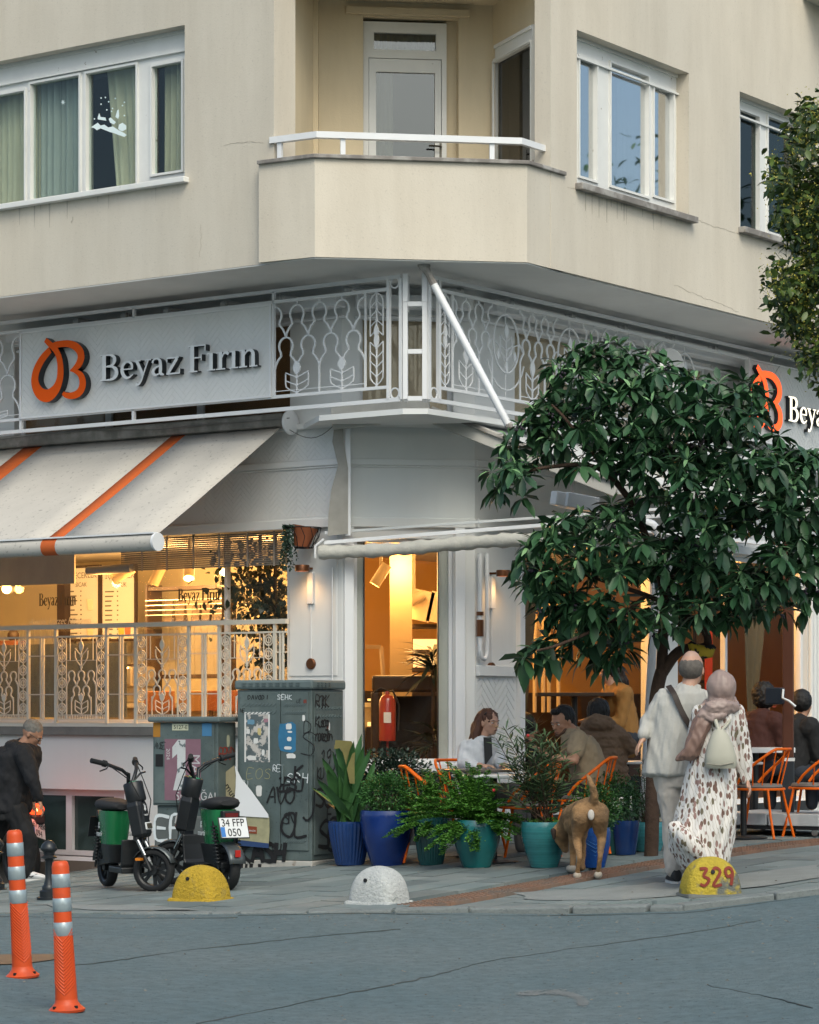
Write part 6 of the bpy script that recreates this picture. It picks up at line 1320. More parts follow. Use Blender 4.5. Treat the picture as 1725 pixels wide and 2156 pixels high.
def numplate(M, l1, l2, par, w_=.235, h_=.165):
    b = MB(); b.box((0, 0, 0), (w_ + .016, .008, h_ + .016), M); f = b.build('plate_frame', BLK, par, bevel=.003)
    b = MB(); b.box((0, -.006, 0), (w_, .004, h_), M); b.build('plate', PLT, f); b = MB(); b.box((-w_ / 2 + .018, -.0095, -h_ * .22), (.036, .002, h_ * .5), M); b.build('blue_band', PBL, f)
    T = M @ Mx.Rotation(R(90), 4, 'X')
    text(l1, .092, T @ Mx.Translation(V((-w_ / 2 + .012, .01, .0105))), INKB, f, .0008, 'digits', sx=.80); text(l2, .092, T @ Mx.Translation(V((-w_ / 2 + .055, -.072, .0105))), INKB, f, .0008, 'digits', sx=.86); return f
def scooter(q, head, steer, lab, plate_=None, zs=1.0):
    t = thing('electric_scooter', lab, 'scooter', q, head, 'green rental scooters by the cabinets'); t.scale = (1, 1, zs); B = base_matrix(t); L = lambda x, y, z: B @ V((x, y, z))
    wb = .44; r = .178
    wheel(B @ Mx.Translation(V((-wb, 0, r))), r, .085, t)
    Ms = B @ Mx.Translation(V((.27, 0, 0))) @ Mx.Rotation(steer, 4, 'Z'); S_ = lambda x, y, z: Ms @ V((x, y, z)); ox = wb - .27
    wheel(Ms @ Mx.Translation(V((ox, 0, r))), r, .08, t)
    b = MB()   # front fender
    for i in range(9): a = R(20 + i * 16); b.v += [tuple(S_(ox + (r + .022) * math.cos(a), yy, r + (r + .022) * math.sin(a))) for yy in (-.055, 0, .055)] if False else [tuple(S_(ox + (r + .022 - (.012 if yy else 0)) * math.cos(a), yy, r + (r + .022 - (.012 if yy else 0)) * math.sin(a))) for yy in (-.055, 0, .055)]
    b.f = [(3 * i + j, 3 * i + j + 1, 3 * i + j + 4, 3 * i + j + 3) for i in range(8) for j in (0, 1)]; b.m = [0] * 16; o = b.build('front_fender', GRYP, t, smooth=60); o.modifiers.new('t', 'SOLIDIFY').thickness = .005
    b = MB()
    for sy in (-.062, .062): b.tube([S_(ox, sy, r), S_(.045, sy, .44)], .017, 8)
    b.bar(S_(.045, -.075, .43), S_(.045, .075, .43), .05, .03); b.build('fork', BLK, t, smooth=50)
    b = MB()
    for sy in (-.062, .062): b.tube([S_(ox - .05, sy, .30), S_(.055, sy, .42)], .019, 8)
    b.build('fork_sleeve', CHR, t, smooth=50)
    b = MB(); b.box((0, 0, 0), (.045, .11, .02), Ms @ Mx.Translation(V((.085, -.07, .27)))); b.build('side_reflector', mat('amber_reflector', (.6, .2, .02), .3), t)
    # column shield with headlamp
    Mc = Ms @ Mx.Translation(V((.045, 0, .585))) @ Mx.Rotation(R(-12), 4, 'Y')
    b = MB(); b.rings([[Mc @ V((x * k_ * 1.2, y * k_ * 1.15, z)) for x, y in ((-.05, -.07), (.03, -.075), (.052, -.04), (.052, .04), (.03, .075), (-.05, .07))] for z, k_ in ((-.15, .75), (-.12, 1.0), (.11, 1.0), (.15, .85))]); b.build('column_shield', BLK, t, bevel=.008)
    b = MB(); b.box((.065, 0, -.065), (.014, .105, .062), Mc); f = b.build('lamp_frame', PLT, t, bevel=.008); b = MB(); b.box((.072, 0, -.065), (.008, .085, .042), Mc); b.build('headlamp', mat('dark_lamp_glass', (.07, .06, .05), .1, spec=.8), f)
    T = Mc @ Mx(((0, 0, 1, .064), (1, 0, 0, -.032), (0, 1, 0, .02), (0, 0, 0, 1))); text('marti', .028, T, PLT, t, .0008, 'logo_print')
    b = MB(); b.prism([(-.018, .0), (.0, -.014), (.018, .004), (.012, .02), (.026, .034), (.004, .03), (-.004, .048), (-.016, .04), (-.008, .022)], lambda x, y, h: Mc @ V((.063 + h, x, y + .07)), .0015); b.build('bird_emblem', PLT, t)
    Mt = Ms @ Mx.Translation(V((.0, 0, .80))) @ Mx.Rotation(R(-14), 4, 'Y')
    b = MB(); b.lathe([(0, -.075), (.076, -.075), (.081, -.06), (.081, .075), (.074, .085), (0, .085)], Mt.translation, 18, M=Mt.to_3x3().to_4x4()); b.build('battery_housing', BLK, t, smooth=40)
    b = MB(); b.lathe([(0, .0855), (.05, .0855), (.05, .09), (0, .09)], Mt.translation, 18, M=Mt.to_3x3().to_4x4()); b.build('display', mat('green_display', (.05, .3, .16), .3), t)
    b = MB()
    for sy in (-1, 1):
        b.tube([S_(-.045, .03 * sy, .86), S_(-.03, .06 * sy, .94), S_(-.05, .13 * sy, .985), S_(-.12, .27 * sy, 1.035), S_(-.15, .30 * sy, 1.045)], .015, 8)
        b.tube([S_(-.03, .04 * sy, .89), S_(.0, .10 * sy, .955), S_(.01, .17 * sy, .965)], .008, 6)
    b.build('handlebar', BLK, t, smooth=60)
    for sy in (-1, 1):
        b = MB(); b.tube([S_(-.13, .28 * sy, 1.038), S_(-.19, .40 * sy, 1.065)], .021, 10); b.tube([S_(-.125, .27 * sy, 1.036), S_(-.14, .295 * sy, 1.042)], .028, 10); b.build('grip', TYR, t, smooth=50)
        b = MB(); b.tube([S_(-.10, .27 * sy, 1.03), S_(-.09, .33 * sy, 1.0), S_(-.12, .39 * sy, .98)], .006, 5); b.build('brake_lever', CHR if False else BLK, t)
    # body
    def shell(x0, x1, z0, z1, hw, k_=.9):
        rr = []
        for i in range(7):
            f = i / 6; z = z0 + (z1 - z0) * f; e = 1 - (1 - k_) * (1 - f) * 1.0; cx = (x0 + x1) / 2 - .015 * (1 - f); hx = (x1 - x0) / 2 * e; hy = hw * (e if f < .9 else e * .96)
            rr.append([L(cx + hx * math.copysign(abs(math.cos(a)) ** .55, math.cos(a)), hy * math.copysign(abs(math.sin(a)) ** .55, math.sin(a)), z) for a in [2 * PI * j / 24 for j in range(24)]])
        return MB().rings(rr)
    shell(-.44, -.08, .36, .64, .115, .78).build('green_body', GRN, t, smooth=45); shell(-.40, -.06, .22, .365, .10, .8).build('lower_body', BLK, t, smooth=45)
    b = MB(); b.box((.06, 0, .17), (.34, .20, .05), B); b.rings([[L(.10 + x, y, z) for y in (-.10, .10)] + [L(.13 + x, y, z) for y in (.10, -.10)] for x, z in ((.06, .16), (.10, .22), (.115, .34), (.12, .42))]); b.build('footboard', BLK, t, bevel=.01)
    for sy in (-1, 1):
        T = B @ Mx(((-1 * sy, 0, 0, .10 * sy - .25), (0, 0, sy, .117 * sy), (0, 1, 0, .47), (0, 0, 0, 1))); text('marti', .065, T @ Mx.Translation(V((-.03, -.04, 0))), PLT, t, .001, 'logo_print'); text('g', .075, T @ Mx.Translation(V((.02, .04, 0))), PLT, t, .001, 'logo_print')
    b = MB(); rr = []
    for i in range(9):
        f = i / 8; x = -.47 + .42 * f; hw = (.075, .12, .14, .145, .14, .125, .11, .09, .05)[i]; hh = (.02, .045, .055, .055, .05, .045, .04, .035, .02)[i]; zc = .675 + (.02 * (1 - f))
        rr.append([L(x, hw * math.cos(a), zc + hh * math.copysign(abs(math.sin(a)) ** .7, math.sin(a))) for a in [2 * PI * j / 14 for j in range(14)]])
    b.rings(rr).build('seat', SEAT, t, smooth=60)
    b = MB()   # rear fender
    for i in range(9): a = R(40 + i * 16); b.v += [tuple(L(-wb + (r + .03) * math.cos(a), yy, r + (r + .03 - (.015 if abs(yy) > .05 else 0)) * math.sin(a))) for yy in (-.07, -.04, .04, .07)]
    b.f = [(4 * i + j, 4 * i + j + 1, 4 * i + j + 5, 4 * i + j + 4) for i in range(8) for j in range(3)]; b.m = [0] * 24; o = b.build('rear_fender', GRYP, t, smooth=60); o.modifiers.new('t', 'SOLIDIFY').thickness = .006
    for sy in (-1, 1):
        b = MB()
        for k in range(11): p = L(-.47 + .008 * k, .095 * sy, .22 + .028 * k); b.tube([p + V((.024 * math.cos(a), .024 * math.sin(a), .01 * a / 6)) for a in [2 * PI * j / 8 for j in range(8)]], .006, 4, closed=True)
        b.tube([L(-.48, .095 * sy, .17), L(-.37, .095 * sy, .55)], .010, 6); b.build('shock_absorber', BLK, t, smooth=60)
    b = MB(); b.bar(L(-.5, 0, .20), L(-.15, .0, .24), .16, .05); b.build('swing_arm', BLK, t, bevel=.01)
    b = MB(); b.box((-.49, 0, .60), (.06, .15, .07), B); o = b.build('tail_lamp_housing', BLK, t, bevel=.01); b = MB(); b.box((-.523, 0, .60), (.008, .11, .035), B); b.build('tail_lamp', mat('dark_red_lens', (.12, .01, .01), .15, spec=.7), o)
    b = MB(); b.box((-wb - .20, 0, .30), (.012, .045, .055), B @ Mx.Rotation(0, 4, 'Y')); b.build('rear_reflector', mat('red_reflector', (.4, .02, .015), .2), t)
    Mp = B @ Mx.Translation(V((-.56, 0, .50))) @ Mx.Rotation(R(-90), 4, 'Z') @ Mx.Rotation(R(-22), 4, 'X')
    numplate(Mp, *(plate_ or ('34 FFL', '118')), t) if plate_ else MB().box((0, 0, 0), (.25, .01, .18), Mp).build('plate_back', BLK, t)
    b = MB(); b.bar(L(-.45, 0, .58), L(-.54, 0, .52), .05, .03); b.build('plate_bracket', BLK, t)
    b = MB()
    for sy in (-1, 1): b.tube([S_(-.10, .25 * sy, 1.02), S_(.02, .12 * sy, .90), S_(.10, .09 * sy, .74), S_(.09, .05 * sy, .50), S_(.10, .06 * sy, .36)], .0045, 4)
    b.build('brake_cable', TYR, t, smooth=60)
    b = MB(); b.tube([L(-.1, .10, .20), L(-.16, .20, .02)], .011, 6); b.build('kickstand', BLK, t)
    return t
q = G(262, 1874); scooter(q, R(-66), R(46), 'green and black electric scooter facing the camera, left of the pair')
q = G(432, 1868); scooter(q, R(118), R(40), 'green and black electric scooter seen from behind with plate 34 FFP 050', ('34 FFP', '050'))
# motorbike mostly hidden behind the stooping man
q = GY(-16, 27.9); t = thing('motorcycle', 'dark motorcycle with glowing red tail lamp and plate 67 ABK 094 behind the stooping man', 'motorcycle', q, R(130)); B = base_matrix(t)
wheel(B @ Mx.Translation(V((-.55, 0, .29))), .29, .11, t); wheel(B @ Mx.Translation(V((.70, 0, .29))), .29, .10, t)
L = lambda x, y, z: B @ V((x, y, z))
def ell(pts, m_, nm, n=14):
    MB().rings([[L(x, w_ * math.cos(a), z + h_ * math.sin(a)) for a in [2 * PI * j / n for j in range(n)]] for x, z, w_, h_ in pts]).build(nm, m_, t, smooth=60)
ell([(-.72, .84, .04, .02), (-.6, .84, .10, .05), (-.2, .80, .14, .06), (.1, .78, .13, .05), (.15, .78, .05, .02)], SEAT, 'seat')
ell([(.12, .80, .06, .04), (.2, .84, .14, .12), (.4, .86, .15, .13), (.55, .82, .08, .06)], mat('dark_teal_tank', (.02, .035, .04), .2, coat=.6), 'fuel_tank')
ell([(-.7, .72, .03, .03), (-.5, .70, .10, .08), (-.1, .62, .12, .12), (.2, .55, .13, .16), (.4, .5, .1, .14)], BLK, 'frame_fairing')
ell([(-.15, .36, .05, .05), (-.05, .36, .14, .14), (.2, .38, .15, .16), (.32, .38, .06, .08)], mat('engine_grey', (.09, .09, .09), .4, .6), 'engine')
b = MB(); b.tube([L(.70, .07, .29), L(.50, .07, .95)], .022, 8); b.tube([L(.70, -.07, .29), L(.50, -.07, .95)], .022, 8); b.build('fork', CHR, t, smooth=50)
b = MB(); b.tube([L(.42, -.36, 1.08), L(.47, -.2, 1.08), L(.5, 0, 1.0), L(.47, .2, 1.08), L(.42, .36, 1.08)], .014, 8); b.build('handlebar', BLK, t, smooth=60)
b = MB(); b.tube([L(-.7, -.15, .32), L(-.1, -.15, .28), L(.2, -.12, .26)], [.05, .04, .02], 10); b.build('exhaust', CHR, t, smooth=60)
Mp = B @ Mx.Translation(V((-.86, 0, .60))) @ Mx.Rotation(R(-90), 4, 'Z') @ Mx.Rotation(R(-15), 4, 'X') @ Mx.Rotation(R(28), 4, 'Z') @ Mx.Rotation(R(8), 4, 'Y')
numplate(Mp, '67 ABK', '094', t)
b = MB(); b.sphere(L(-.82, 0, .80), (.085, .085, .06), 14, 8); b.build('tail_lamp', mat('lit_tail_lamp', (.6, .03, .01), .3, emit=(1, .07, .015), es=1.8), t, smooth=60)
b = MB(); b.sphere(L(-.82, 0, .80) + V((.01, -.075, -.005)), .018, 8, 6); b.build('tail_lamp_bulb', mat('bright_bulb', (1, .8, .3), .3, emit=(1, .6, .2), es=5), t, smooth=60)
ld = bpy.data.lights.new('tail_light', 'POINT'); ld.energy = 1.2; ld.color = (1, .08, .02); ld.shadow_soft_size = .05; lo = bpy.data.objects.new('tail_light', ld); COL.objects.link(lo); lo.location = L(-.95, 0, .80) - t.location if False else (-.98, 0, .80); lo.parent = t
b = MB(); b.box((-.8, 0, .7), (.14, .16, .10), B); b.build('tail_bracket', BLK, t, bevel=.02)
b = MB(); b.tube([L(-.90, .12, .78), L(-.86, .2, .84), L(-.86, .24, .76)], .02, 6); b.sphere(L(-.86, .24, .76), .04, 8, 6); b.build('indicator', mat('amber_glass', (.3, .2, .05), .2), t, smooth=60)
# ================================================================== terrace furniture
ORC = mat('orange_chair_paint', (.74, .13, .006), .4, spec=.2, var=.12, vs=6, second=(.50, .075, .01), s2=5, t2=.66)
CUSH = mat('grey_cushion', (.17, .16, .15), .9, var=.15)
def mkchair(name, lab, q, rz, m_=ORC, grp='orange wire terrace chairs'):
    t = thing(name, lab, 'chair', (0, 0, 0), 0, grp); r0, hs, hb = .235, .45, .80
    hoop = [(math.sin(a) * .27, -math.cos(a) * .27 * (1 if abs(a) < 1.6 else 1), 0) for a in []]
    P_ = []
    for i in range(21):
        a = R(-118 + i * 236 / 20); f = 1 - abs(i - 10) / 10; z = hs + .04 + (hb - hs - .04) * min(1, f * 1.5) ** .8; P_.append(V((-.27 * math.cos(a) - .02, .28 * math.sin(a), z)))
    b = MB(); b.tube(P_, .0135, 8); o = b.build('back_hoop', m_, t, smooth=60)
    for i in (3, 5, 7, 9, 11, 13, 15, 17):
        a = R(-118 + i * 236 / 20); b = MB(); b.tube([V((-.20 * math.cos(a), .20 * math.sin(a), hs)), P_[i]], .0065, 5); b.build('spindle', m_, t)
    b = MB(); b.tube([V((r0 * math.cos(2 * PI * j / 20), r0 * math.sin(2 * PI * j / 20), hs - .01)) for j in range(20)], .012, 6, closed=True); b.build('seat_ring', m_, t, smooth=60)
    b = MB(); b.lathe([(0, hs - .005), (.21, hs - .005), (.222, hs + .01), (.21, hs + .035), (0, hs + .04)], n=20); b.build('cushion', CUSH, t, smooth=50)
    for sx, sy in ((1, 1), (1, -1), (-1, 1), (-1, -1)): b = MB(); b.tube([V((.16 * sx, .17 * sy, hs - .01)), V((.20 * sx, .21 * sy, hs * .5)), V((.25 * sx, .24 * sy, .0))], .0125, 8); b.build('leg', m_, t, smooth=60)
    t.location = q; t.rotation_euler = (0, 0, rz); return t
ch0 = mkchair('terrace_chair', 'orange wire chair right of the walking woman, facing away', GY(1598, 25.3), R(150)); ch0.scale = (1, 1, 1.02)
for px, Y, rz, lab, dz in ((912, 23.75, R(0), 'orange wire chair left of the round table behind the ferns', .0), (1110, 23.45, R(165), 'empty orange wire chair among the oleander leaves', .0), (1228, 23.75, R(172), 'orange wire chair under the man in the tan polo', .02), (985, 24.55, R(-40), 'orange wire chair of the woman in the white jacket', 0), (1716, 25.6, R(160), 'orange wire chair cut by the right edge of the view', 0)):
    q = GY(px, Y); q.z += dz; copy_tree(ch0, None, q, rz, lab)
def rtable(px, Y, r, h, lab, topm, px_is_round=True):
    q = GY(px, Y); t = thing('cafe_table', lab, 'table', q); b = MB(); b.lathe([(0, h - .025), (r - .01, h - .025), (r, h - .018), (r, h - .004), (r - .006, h), (0, h)], q, 28); b.build('tabletop', topm, t, smooth=40)
    b = MB(); b.tube([q, q + V((0, 0, h - .025))], .03, 10); b.build('column', BLK, t, smooth=50); b = MB(); b.lathe([(0, 0), (.22, 0), (.22, .012), (.05, .03), (0, .03)], q, 20); b.build('foot', BLK, t, smooth=40); return q, t
TW = mat('white_table_top', (.62, .64, .64), .25, var=.05); TD = mat('dark_marble_top', (.10, .09, .08), .2, var=.3)
q1, _ = rtable(1040, 23.35, .36, .745, 'round white topped cafe table behind the ferns', TW)
rtable(1010, 24.0, .34, .765, 'dark topped round table before the woman in the white jacket', TD)
q3, _ = rtable(1320, 25.3, .36, .72, 'pale cafe table in front of the person in the brown puffer jacket', TW)
rtable(1566, 25.2, .18, .70, 'small round white side table behind the walking woman', TW)
qt = GY(1590, 26.8); t = thing('cafe_table', 'rectangular pale table behind the orange chair on the right', 'table', qt); b = MB(); b.box((0, 0, .765), (.62, .5, .05), Mx.Translation(qt) @ Mx.Rotation(R(20), 4, 'Z')); b.build('tabletop', TW, t, bevel=.004); b = MB(); b.tube([qt, qt + V((0, 0, .74))], .035, 8); b.build('column', BLK, t)
q = q3 + V((.02, -.1, .72)); t = tag(MB().lathe([(0, 0), (.05, 0), (.09, .012), (.085, .014), (.045, .006), (0, .006)], (0, 0, 0), 18).build('saucer', TW, at=q, smooth=40), 'white saucer on the pale table of the person in brown', 'saucer')
WIC = mat('grey_wicker', (.085, .08, .07), .85, var=.3, vs=20)
def wick(px, Y, rz, lab):
    t = thing('wicker_chair', lab, 'chair', (0, 0, 0), 0, 'grey woven armchairs on the right'); b = MB(); rs = []
    for z, r in ((.42, .27), (.55, .30), (.70, .31), (.84, .30)): rs.append([V((-r * math.cos(R(a)), r * math.sin(R(a)), z - .10 * (abs(a) / 110) ** 2 * (z - .42) * 4)) for a in range(-110, 111, 20)])
    n = len(rs[0]); b.add([p for r in rs for p in r], [(i * n + j, i * n + j + 1, (i + 1) * n + j + 1, (i + 1) * n + j) for i in range(3) for j in range(n - 1)]); o = b.build('shell', WIC, t, smooth=60); o.modifiers.new('t', 'SOLIDIFY').thickness = .02
    b = MB(); b.tube([p for p in rs[-1]], .016, 6); b.build('rim', WIC, t, smooth=60); b = MB(); b.lathe([(0, .40), (.27, .40), (.27, .45), (0, .46)], n=20); b.build('seat', WIC, t)
    for sx, sy in ((1, 1), (1, -1), (-1, 1), (-1, -1)): b = MB(); b.tube([V((.16 * sx, .17 * sy, .41)), V((.23 * sx, .23 * sy, 0))], .013, 6); b.build('leg', BLK, t)
    t.location = GY(px, Y); t.rotation_euler = (0, 0, rz); return t
wk = wick(1600, 27.9, R(110), 'grey woven armchair of the curly haired diner in dark red')
copy_tree(wk, None, GY(1700, 28.2), R(100), 'grey woven armchair at the right edge behind the parasol post')
# parasol post on marble weighted base
qb = GY(1660, 26.0); t = thing('parasol_stand', 'brown parasol post on a wheeled base of white marble slabs', 'parasol', qb)
MAR = mat('white_marble', (.50, .53, .55), .35, var=.1, second=(.30, .33, .35), s2=2.5, t2=.6, w2=.12)
Mb = Mx.Translation(qb) @ Mx.Rotation(R(-30), 4, 'Z')
for ix in (-1, 1):
    for iy in (-1, 1): b = MB(); b.box((.26 * ix, .26 * iy, .15), (.50, .50, .11), Mb); b.build('marble_slab', MAR, t, bevel=.006)
b = MB(); b.box((0, 0, .075), (1.0, 1.0, .03), Mb); b.build('steel_tray', BLK, t)
for ix in (-1, 1):
    for iy in (-1, 1): b = MB(); b.lathe([(0, -.015), (.03, -.015), (.03, .015), (0, .015)], Mb @ V((.44 * ix, .44 * iy, .032)), 12, M=Mx.Rotation(R(90), 4, 'X')); b.bar(Mb @ V((.44 * ix, .44 * iy, .03)), Mb @ V((.44 * ix, .44 * iy, .07)), .02, .04); b.build('castor', CHR, t)
b = MB(); b.box((0, 0, .20 + .24), (.115, .115, .50), Mb @ Mx.Rotation(R(20), 4, 'Z')); b.build('navy_sleeve', mat('navy_steel', (.02, .028, .036), .35, coat=.3), t, bevel=.01)
b = MB(); b.box((0, 0, .70), (.125, .125, .03), Mb @ Mx.Rotation(R(20), 4, 'Z')); b.build('white_collar', PLT, t)
b = MB(); b.box((0, 0, 1.9), (.105, .105, 2.36), Mb @ Mx.Rotation(R(20), 4, 'Z')); b.build('brown_post', mat('brown_post_paint', (.085, .028, .014), .4, var=.15, streak=.2), t, bevel=.01)
b = MB(); b.box((-.10, -.07, 1.30), (.18, .12, .16), Mb); b.build('crank_box', mat('navy_box', (.015, .02, .03), .4), t, bevel=.015)
b = MB(); b.tube([Mb @ V((0, -.12, 1.36)), Mb @ V((.01, -.16, 1.28)), Mb @ V((.08, -.17, 1.25)), Mb @ V((.14, -.16, 1.20))], .012, 6); b.build('crank_handle', PLT, t, smooth=60)
qc = Mb @ V((.0, 0, 3.05)); b = MB(); n = 12; vs = [qc + V((0, 0, .1))] + [qc + V((1.3 * math.cos(2 * PI * j / n), 1.3 * math.sin(2 * PI * j / n), -.18)) for j in range(n)]
# white floor line and manhole of the terrace
A, E = G(1560, 1768), G(1725, 1742); b = MB(); b.bar(A + V((0, 0, .004)), E + V((0, 0, .004)), .05, .012); b.build('painted_line', mat('worn_white_line', (.38, .39, .38), .8, var=.3, vs=6), pav)
# ================================================================== plants
def inpoly(x, y, p):
    c = False
    for i in range(len(p)):
        (x0, y0), (x1, y1) = p[i - 1], p[i]
        if (y0 > y) != (y1 > y) and x < (x1 - x0) * (y - y0) / (y1 - y0) + x0: c = not c
    return c
def leafgeo(L_, w_, fold=.18, droop=.3):
    f = ((0, .12), (.3, .9), (.65, 1.0), (1, 0)); vs = []; z = lambda t: -droop * L_ * t * t
    sp = [V((0, t * L_, z(t))) for t in (0, .33, .68, 1)]
    vs = sp + [V((-w_ / 2 * k, t * L_, z(t) + fold * w_)) for t, k in ((.33, .9), (.68, 1))] + [V((w_ / 2 * k, t * L_, z(t) + fold * w_)) for t, k in ((.33, .9), (.68, 1))]
    return vs, [(0, 6, 1), (0, 1, 4), (1, 6, 7, 2), (1, 2, 5, 4), (2, 7, 3), (2, 3, 5)]
def basis(o, d, roll=0., up=V((0, 0, 1))):
    d = d.normalized(); x = d.cross(up)
    if x.length < .05: x = d.cross(V((1, 0, 0)))
    x.normalize(); z = x.cross(d); m = Mx((x, d, z)).transposed().to_4x4(); m = m @ Mx.Rotation(roll, 4, 'Y'); m.translation = o; return m
LEAFV = lambda n, c, **k: mat(n, c, .42, var=.35, vs=3, spec=.35, orand=.25, **k)
LQ = LEAFV('loquat_leaf', (.056, .150, .062)); LQY = LEAFV('young_loquat_leaf', (.22, .40, .18)); LQD = LEAFV('dark_loquat_leaf', (.036, .092, .046))
BARK = mat('brown_bark', (.075, .045, .030), .9, var=.35, vs=9, bump=.4, bs=30)
def limb(pts, r0, r1, b, n=8):
    pts = curve([tuple(p) for p in pts], 5); k = len(pts); b.tube([V(p) + V((mnoise.noise(V(p) * 3), 0, mnoise.noise(V(p) * 4))) * .015 for p in pts], [r0 + (r1 - r0) * i / (k - 1) for i in range(k)], n)
rnd = random.Random(12)
tb_ = GY(1372, 23.35); tree = thing('loquat_tree', 'dark leaved loquat tree on a bent trunk in front of the right shop windows', 'tree', tb_)
TY = 23.35
b = MB()
limb([tb_ - V((0, 0, .05)), W(1378, 1560, TY), W(1384, 1450, TY), W(1392, 1410, TY)], .062, .056, b, 10)
b.build('trunk', BARK, tree, smooth=60)
brs = [[(1392, 1420, 0), (1396, 1350, 0), (1400, 1290, 0), (1420, 1200, .1), (1460, 1080, .2), (1480, 950, .2)], [(1392, 1415, 0), (1430, 1372, -.05), (1478, 1366, -.1), (1494, 1352, -.15), (1478, 1320, -.2), (1420, 1282, -.3), (1360, 1255, -.4), (1270, 1225, -.5), (1170, 1190, -.5)],
       [(1405, 1280, 0), (1380, 1180, -.2), (1330, 1060, -.3), (1260, 985, -.4), (1150, 985, -.5), (1080, 1000, -.5)], [(1420, 1200, .1), (1520, 1120, 0), (1620, 1080, -.1), (1700, 1020, 0)], [(1460, 1080, .2), (1420, 960, 0), (1340, 850, -.2), (1290, 770, -.2)],
       [(1470, 1000, .2), (1540, 900, 0), (1585, 820, 0)], [(1478, 1320, -.2), (1560, 1270, -.3), (1650, 1240, -.4)], [(1360, 1255, -.4), (1300, 1300, -.6), (1200, 1350, -.7), (1130, 1370, -.8)], [(1330, 1060, -.3), (1210, 905, -.4), (1160, 850, -.4)]]
for k, br in enumerate(brs):
    b = MB(); limb([W(x, y, TY + d) for x, y, d in br], (.055, .052, .04, .035, .035, .03, .03, .02, .022)[k], .010, b, 7); b.build('branch', BARK, tree, smooth=60)
crown = [(1022, 1000), (1050, 935), (1110, 880), (1140, 800), (1165, 745), (1230, 722), (1300, 712), (1375, 742), (1450, 778), (1520, 800), (1570, 770), (1600, 775), (1612, 850), (1650, 930), (1700, 945), (1760, 950), (1760, 1290), (1690, 1300), (1600, 1290), (1530, 1300), (1470, 1310), (1420, 1350), (1330, 1370), (1270, 1385), (1180, 1330), (1110, 1260), (1092, 1200), (1110, 1120), (1160, 1085), (1230, 1050), (1240, 1020), (1190, 975), (1120, 1000), (1060, 1035), (1030, 1030)]
holes = [[(1130, 1015), (1225, 1000), (1255, 1055), (1180, 1095), (1120, 1100)], [(1180, 990), (1290, 975), (1290, 1010), (1230, 1020)], [(1090, 1280), (1250, 1310), (1190, 1345), (1110, 1350)], [(1330, 1330), (1390, 1330), (1380, 1400), (1330, 1400)]]
pts = []; tries = 0
while len(pts) < 380 and tries < 20000:
    tries += 1; x, y = rnd.uniform(1015, 1765), rnd.uniform(705, 1400)
    if not inpoly(x, y, crown) or any(inpoly(x, y, h) for h in holes): continue
    if mnoise.noise(V((x / 55, y / 55, 3.3))) > .30 or any((x - p[0]) ** 2 + (y - p[1]) ** 2 < 17 ** 2 for p in pts): continue
    pts.append((x, y))
for x, y in ((1125, 1365), (1105, 1385), (1160, 1375), (1205, 1355), (1240, 1370), (1150, 1345), (1280, 1390), (1045, 1030), (1100, 1045), (1215, 1300), (1185, 1295)): pts.append((x, y))
ccx, ccy = 1400, 1050
leaves = []
for x, y in pts:
    edge = math.hypot((x - ccx) / 360, (y - ccy) / 330); dep = TY + .1 - 1.05 * math.sqrt(max(0, 1 - min(1, edge) ** 2)) * rnd.uniform(.1, 1) - .25
    c_ = W(x, y, dep); ax = V(((x - ccx) / 400 * .8 + rnd.uniform(-.3, .3), -rnd.uniform(.2, .9), .75 + rnd.uniform(-.3, .3) - max(0, (y - 1150)) / 500)).normalized()
    n = rnd.randint(10, 14); up = V((0, 0, 1)); xx = ax.cross(V((.1, 1, .1))).normalized(); yy = ax.cross(xx)
    big = 1.35 if y > 1280 and x < 1300 else 1.0
    for k in range(n):
        a = 2.4 * k + rnd.uniform(-.3, .3); el = R(rnd.uniform(-35, 25)) if k < n - 3 else R(rnd.uniform(35, 70)); d_ = (xx * math.cos(a) + yy * math.sin(a)) * math.cos(el) + ax * math.sin(el)
        if k < n - 3: d_ = (d_ + V((0, 0, -.25))).normalized()
        young = k >= n - 3; s_ = (rnd.uniform(.085, .12) if young else rnd.uniform(.15, .215)) * big
        leaves.append((dep, basis(c_ + d_ * .012 - ax * .02 * rnd.random(), d_, rnd.uniform(-.5, .5)) @ Mx.Diagonal((s_ * (1 if not young else .8), s_, s_, 1)), 1 if young and rnd.random() < .8 else (2 if rnd.random() < .35 else 0), k % 3))
# inner layer of darker leaves, shade inside the crown put into their colour
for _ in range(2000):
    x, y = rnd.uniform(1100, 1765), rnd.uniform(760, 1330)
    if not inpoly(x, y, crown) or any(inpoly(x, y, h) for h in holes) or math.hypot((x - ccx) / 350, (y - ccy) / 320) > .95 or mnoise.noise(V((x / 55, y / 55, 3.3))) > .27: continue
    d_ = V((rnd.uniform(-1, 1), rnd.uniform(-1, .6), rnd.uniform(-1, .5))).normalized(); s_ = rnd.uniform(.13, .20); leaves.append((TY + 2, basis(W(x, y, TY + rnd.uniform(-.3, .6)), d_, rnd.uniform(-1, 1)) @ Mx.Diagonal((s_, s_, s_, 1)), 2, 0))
geos = [leafgeo(1, .35, .15, dr) for dr in (.12, .3, .55)]
mats3 = [LQ, LQY, LQD]; protos = {}
leaves.sort(key=lambda t: t[0]); near = set(rnd.sample(range(0, 700), 290)); rest = [MB(), MB(), MB()]
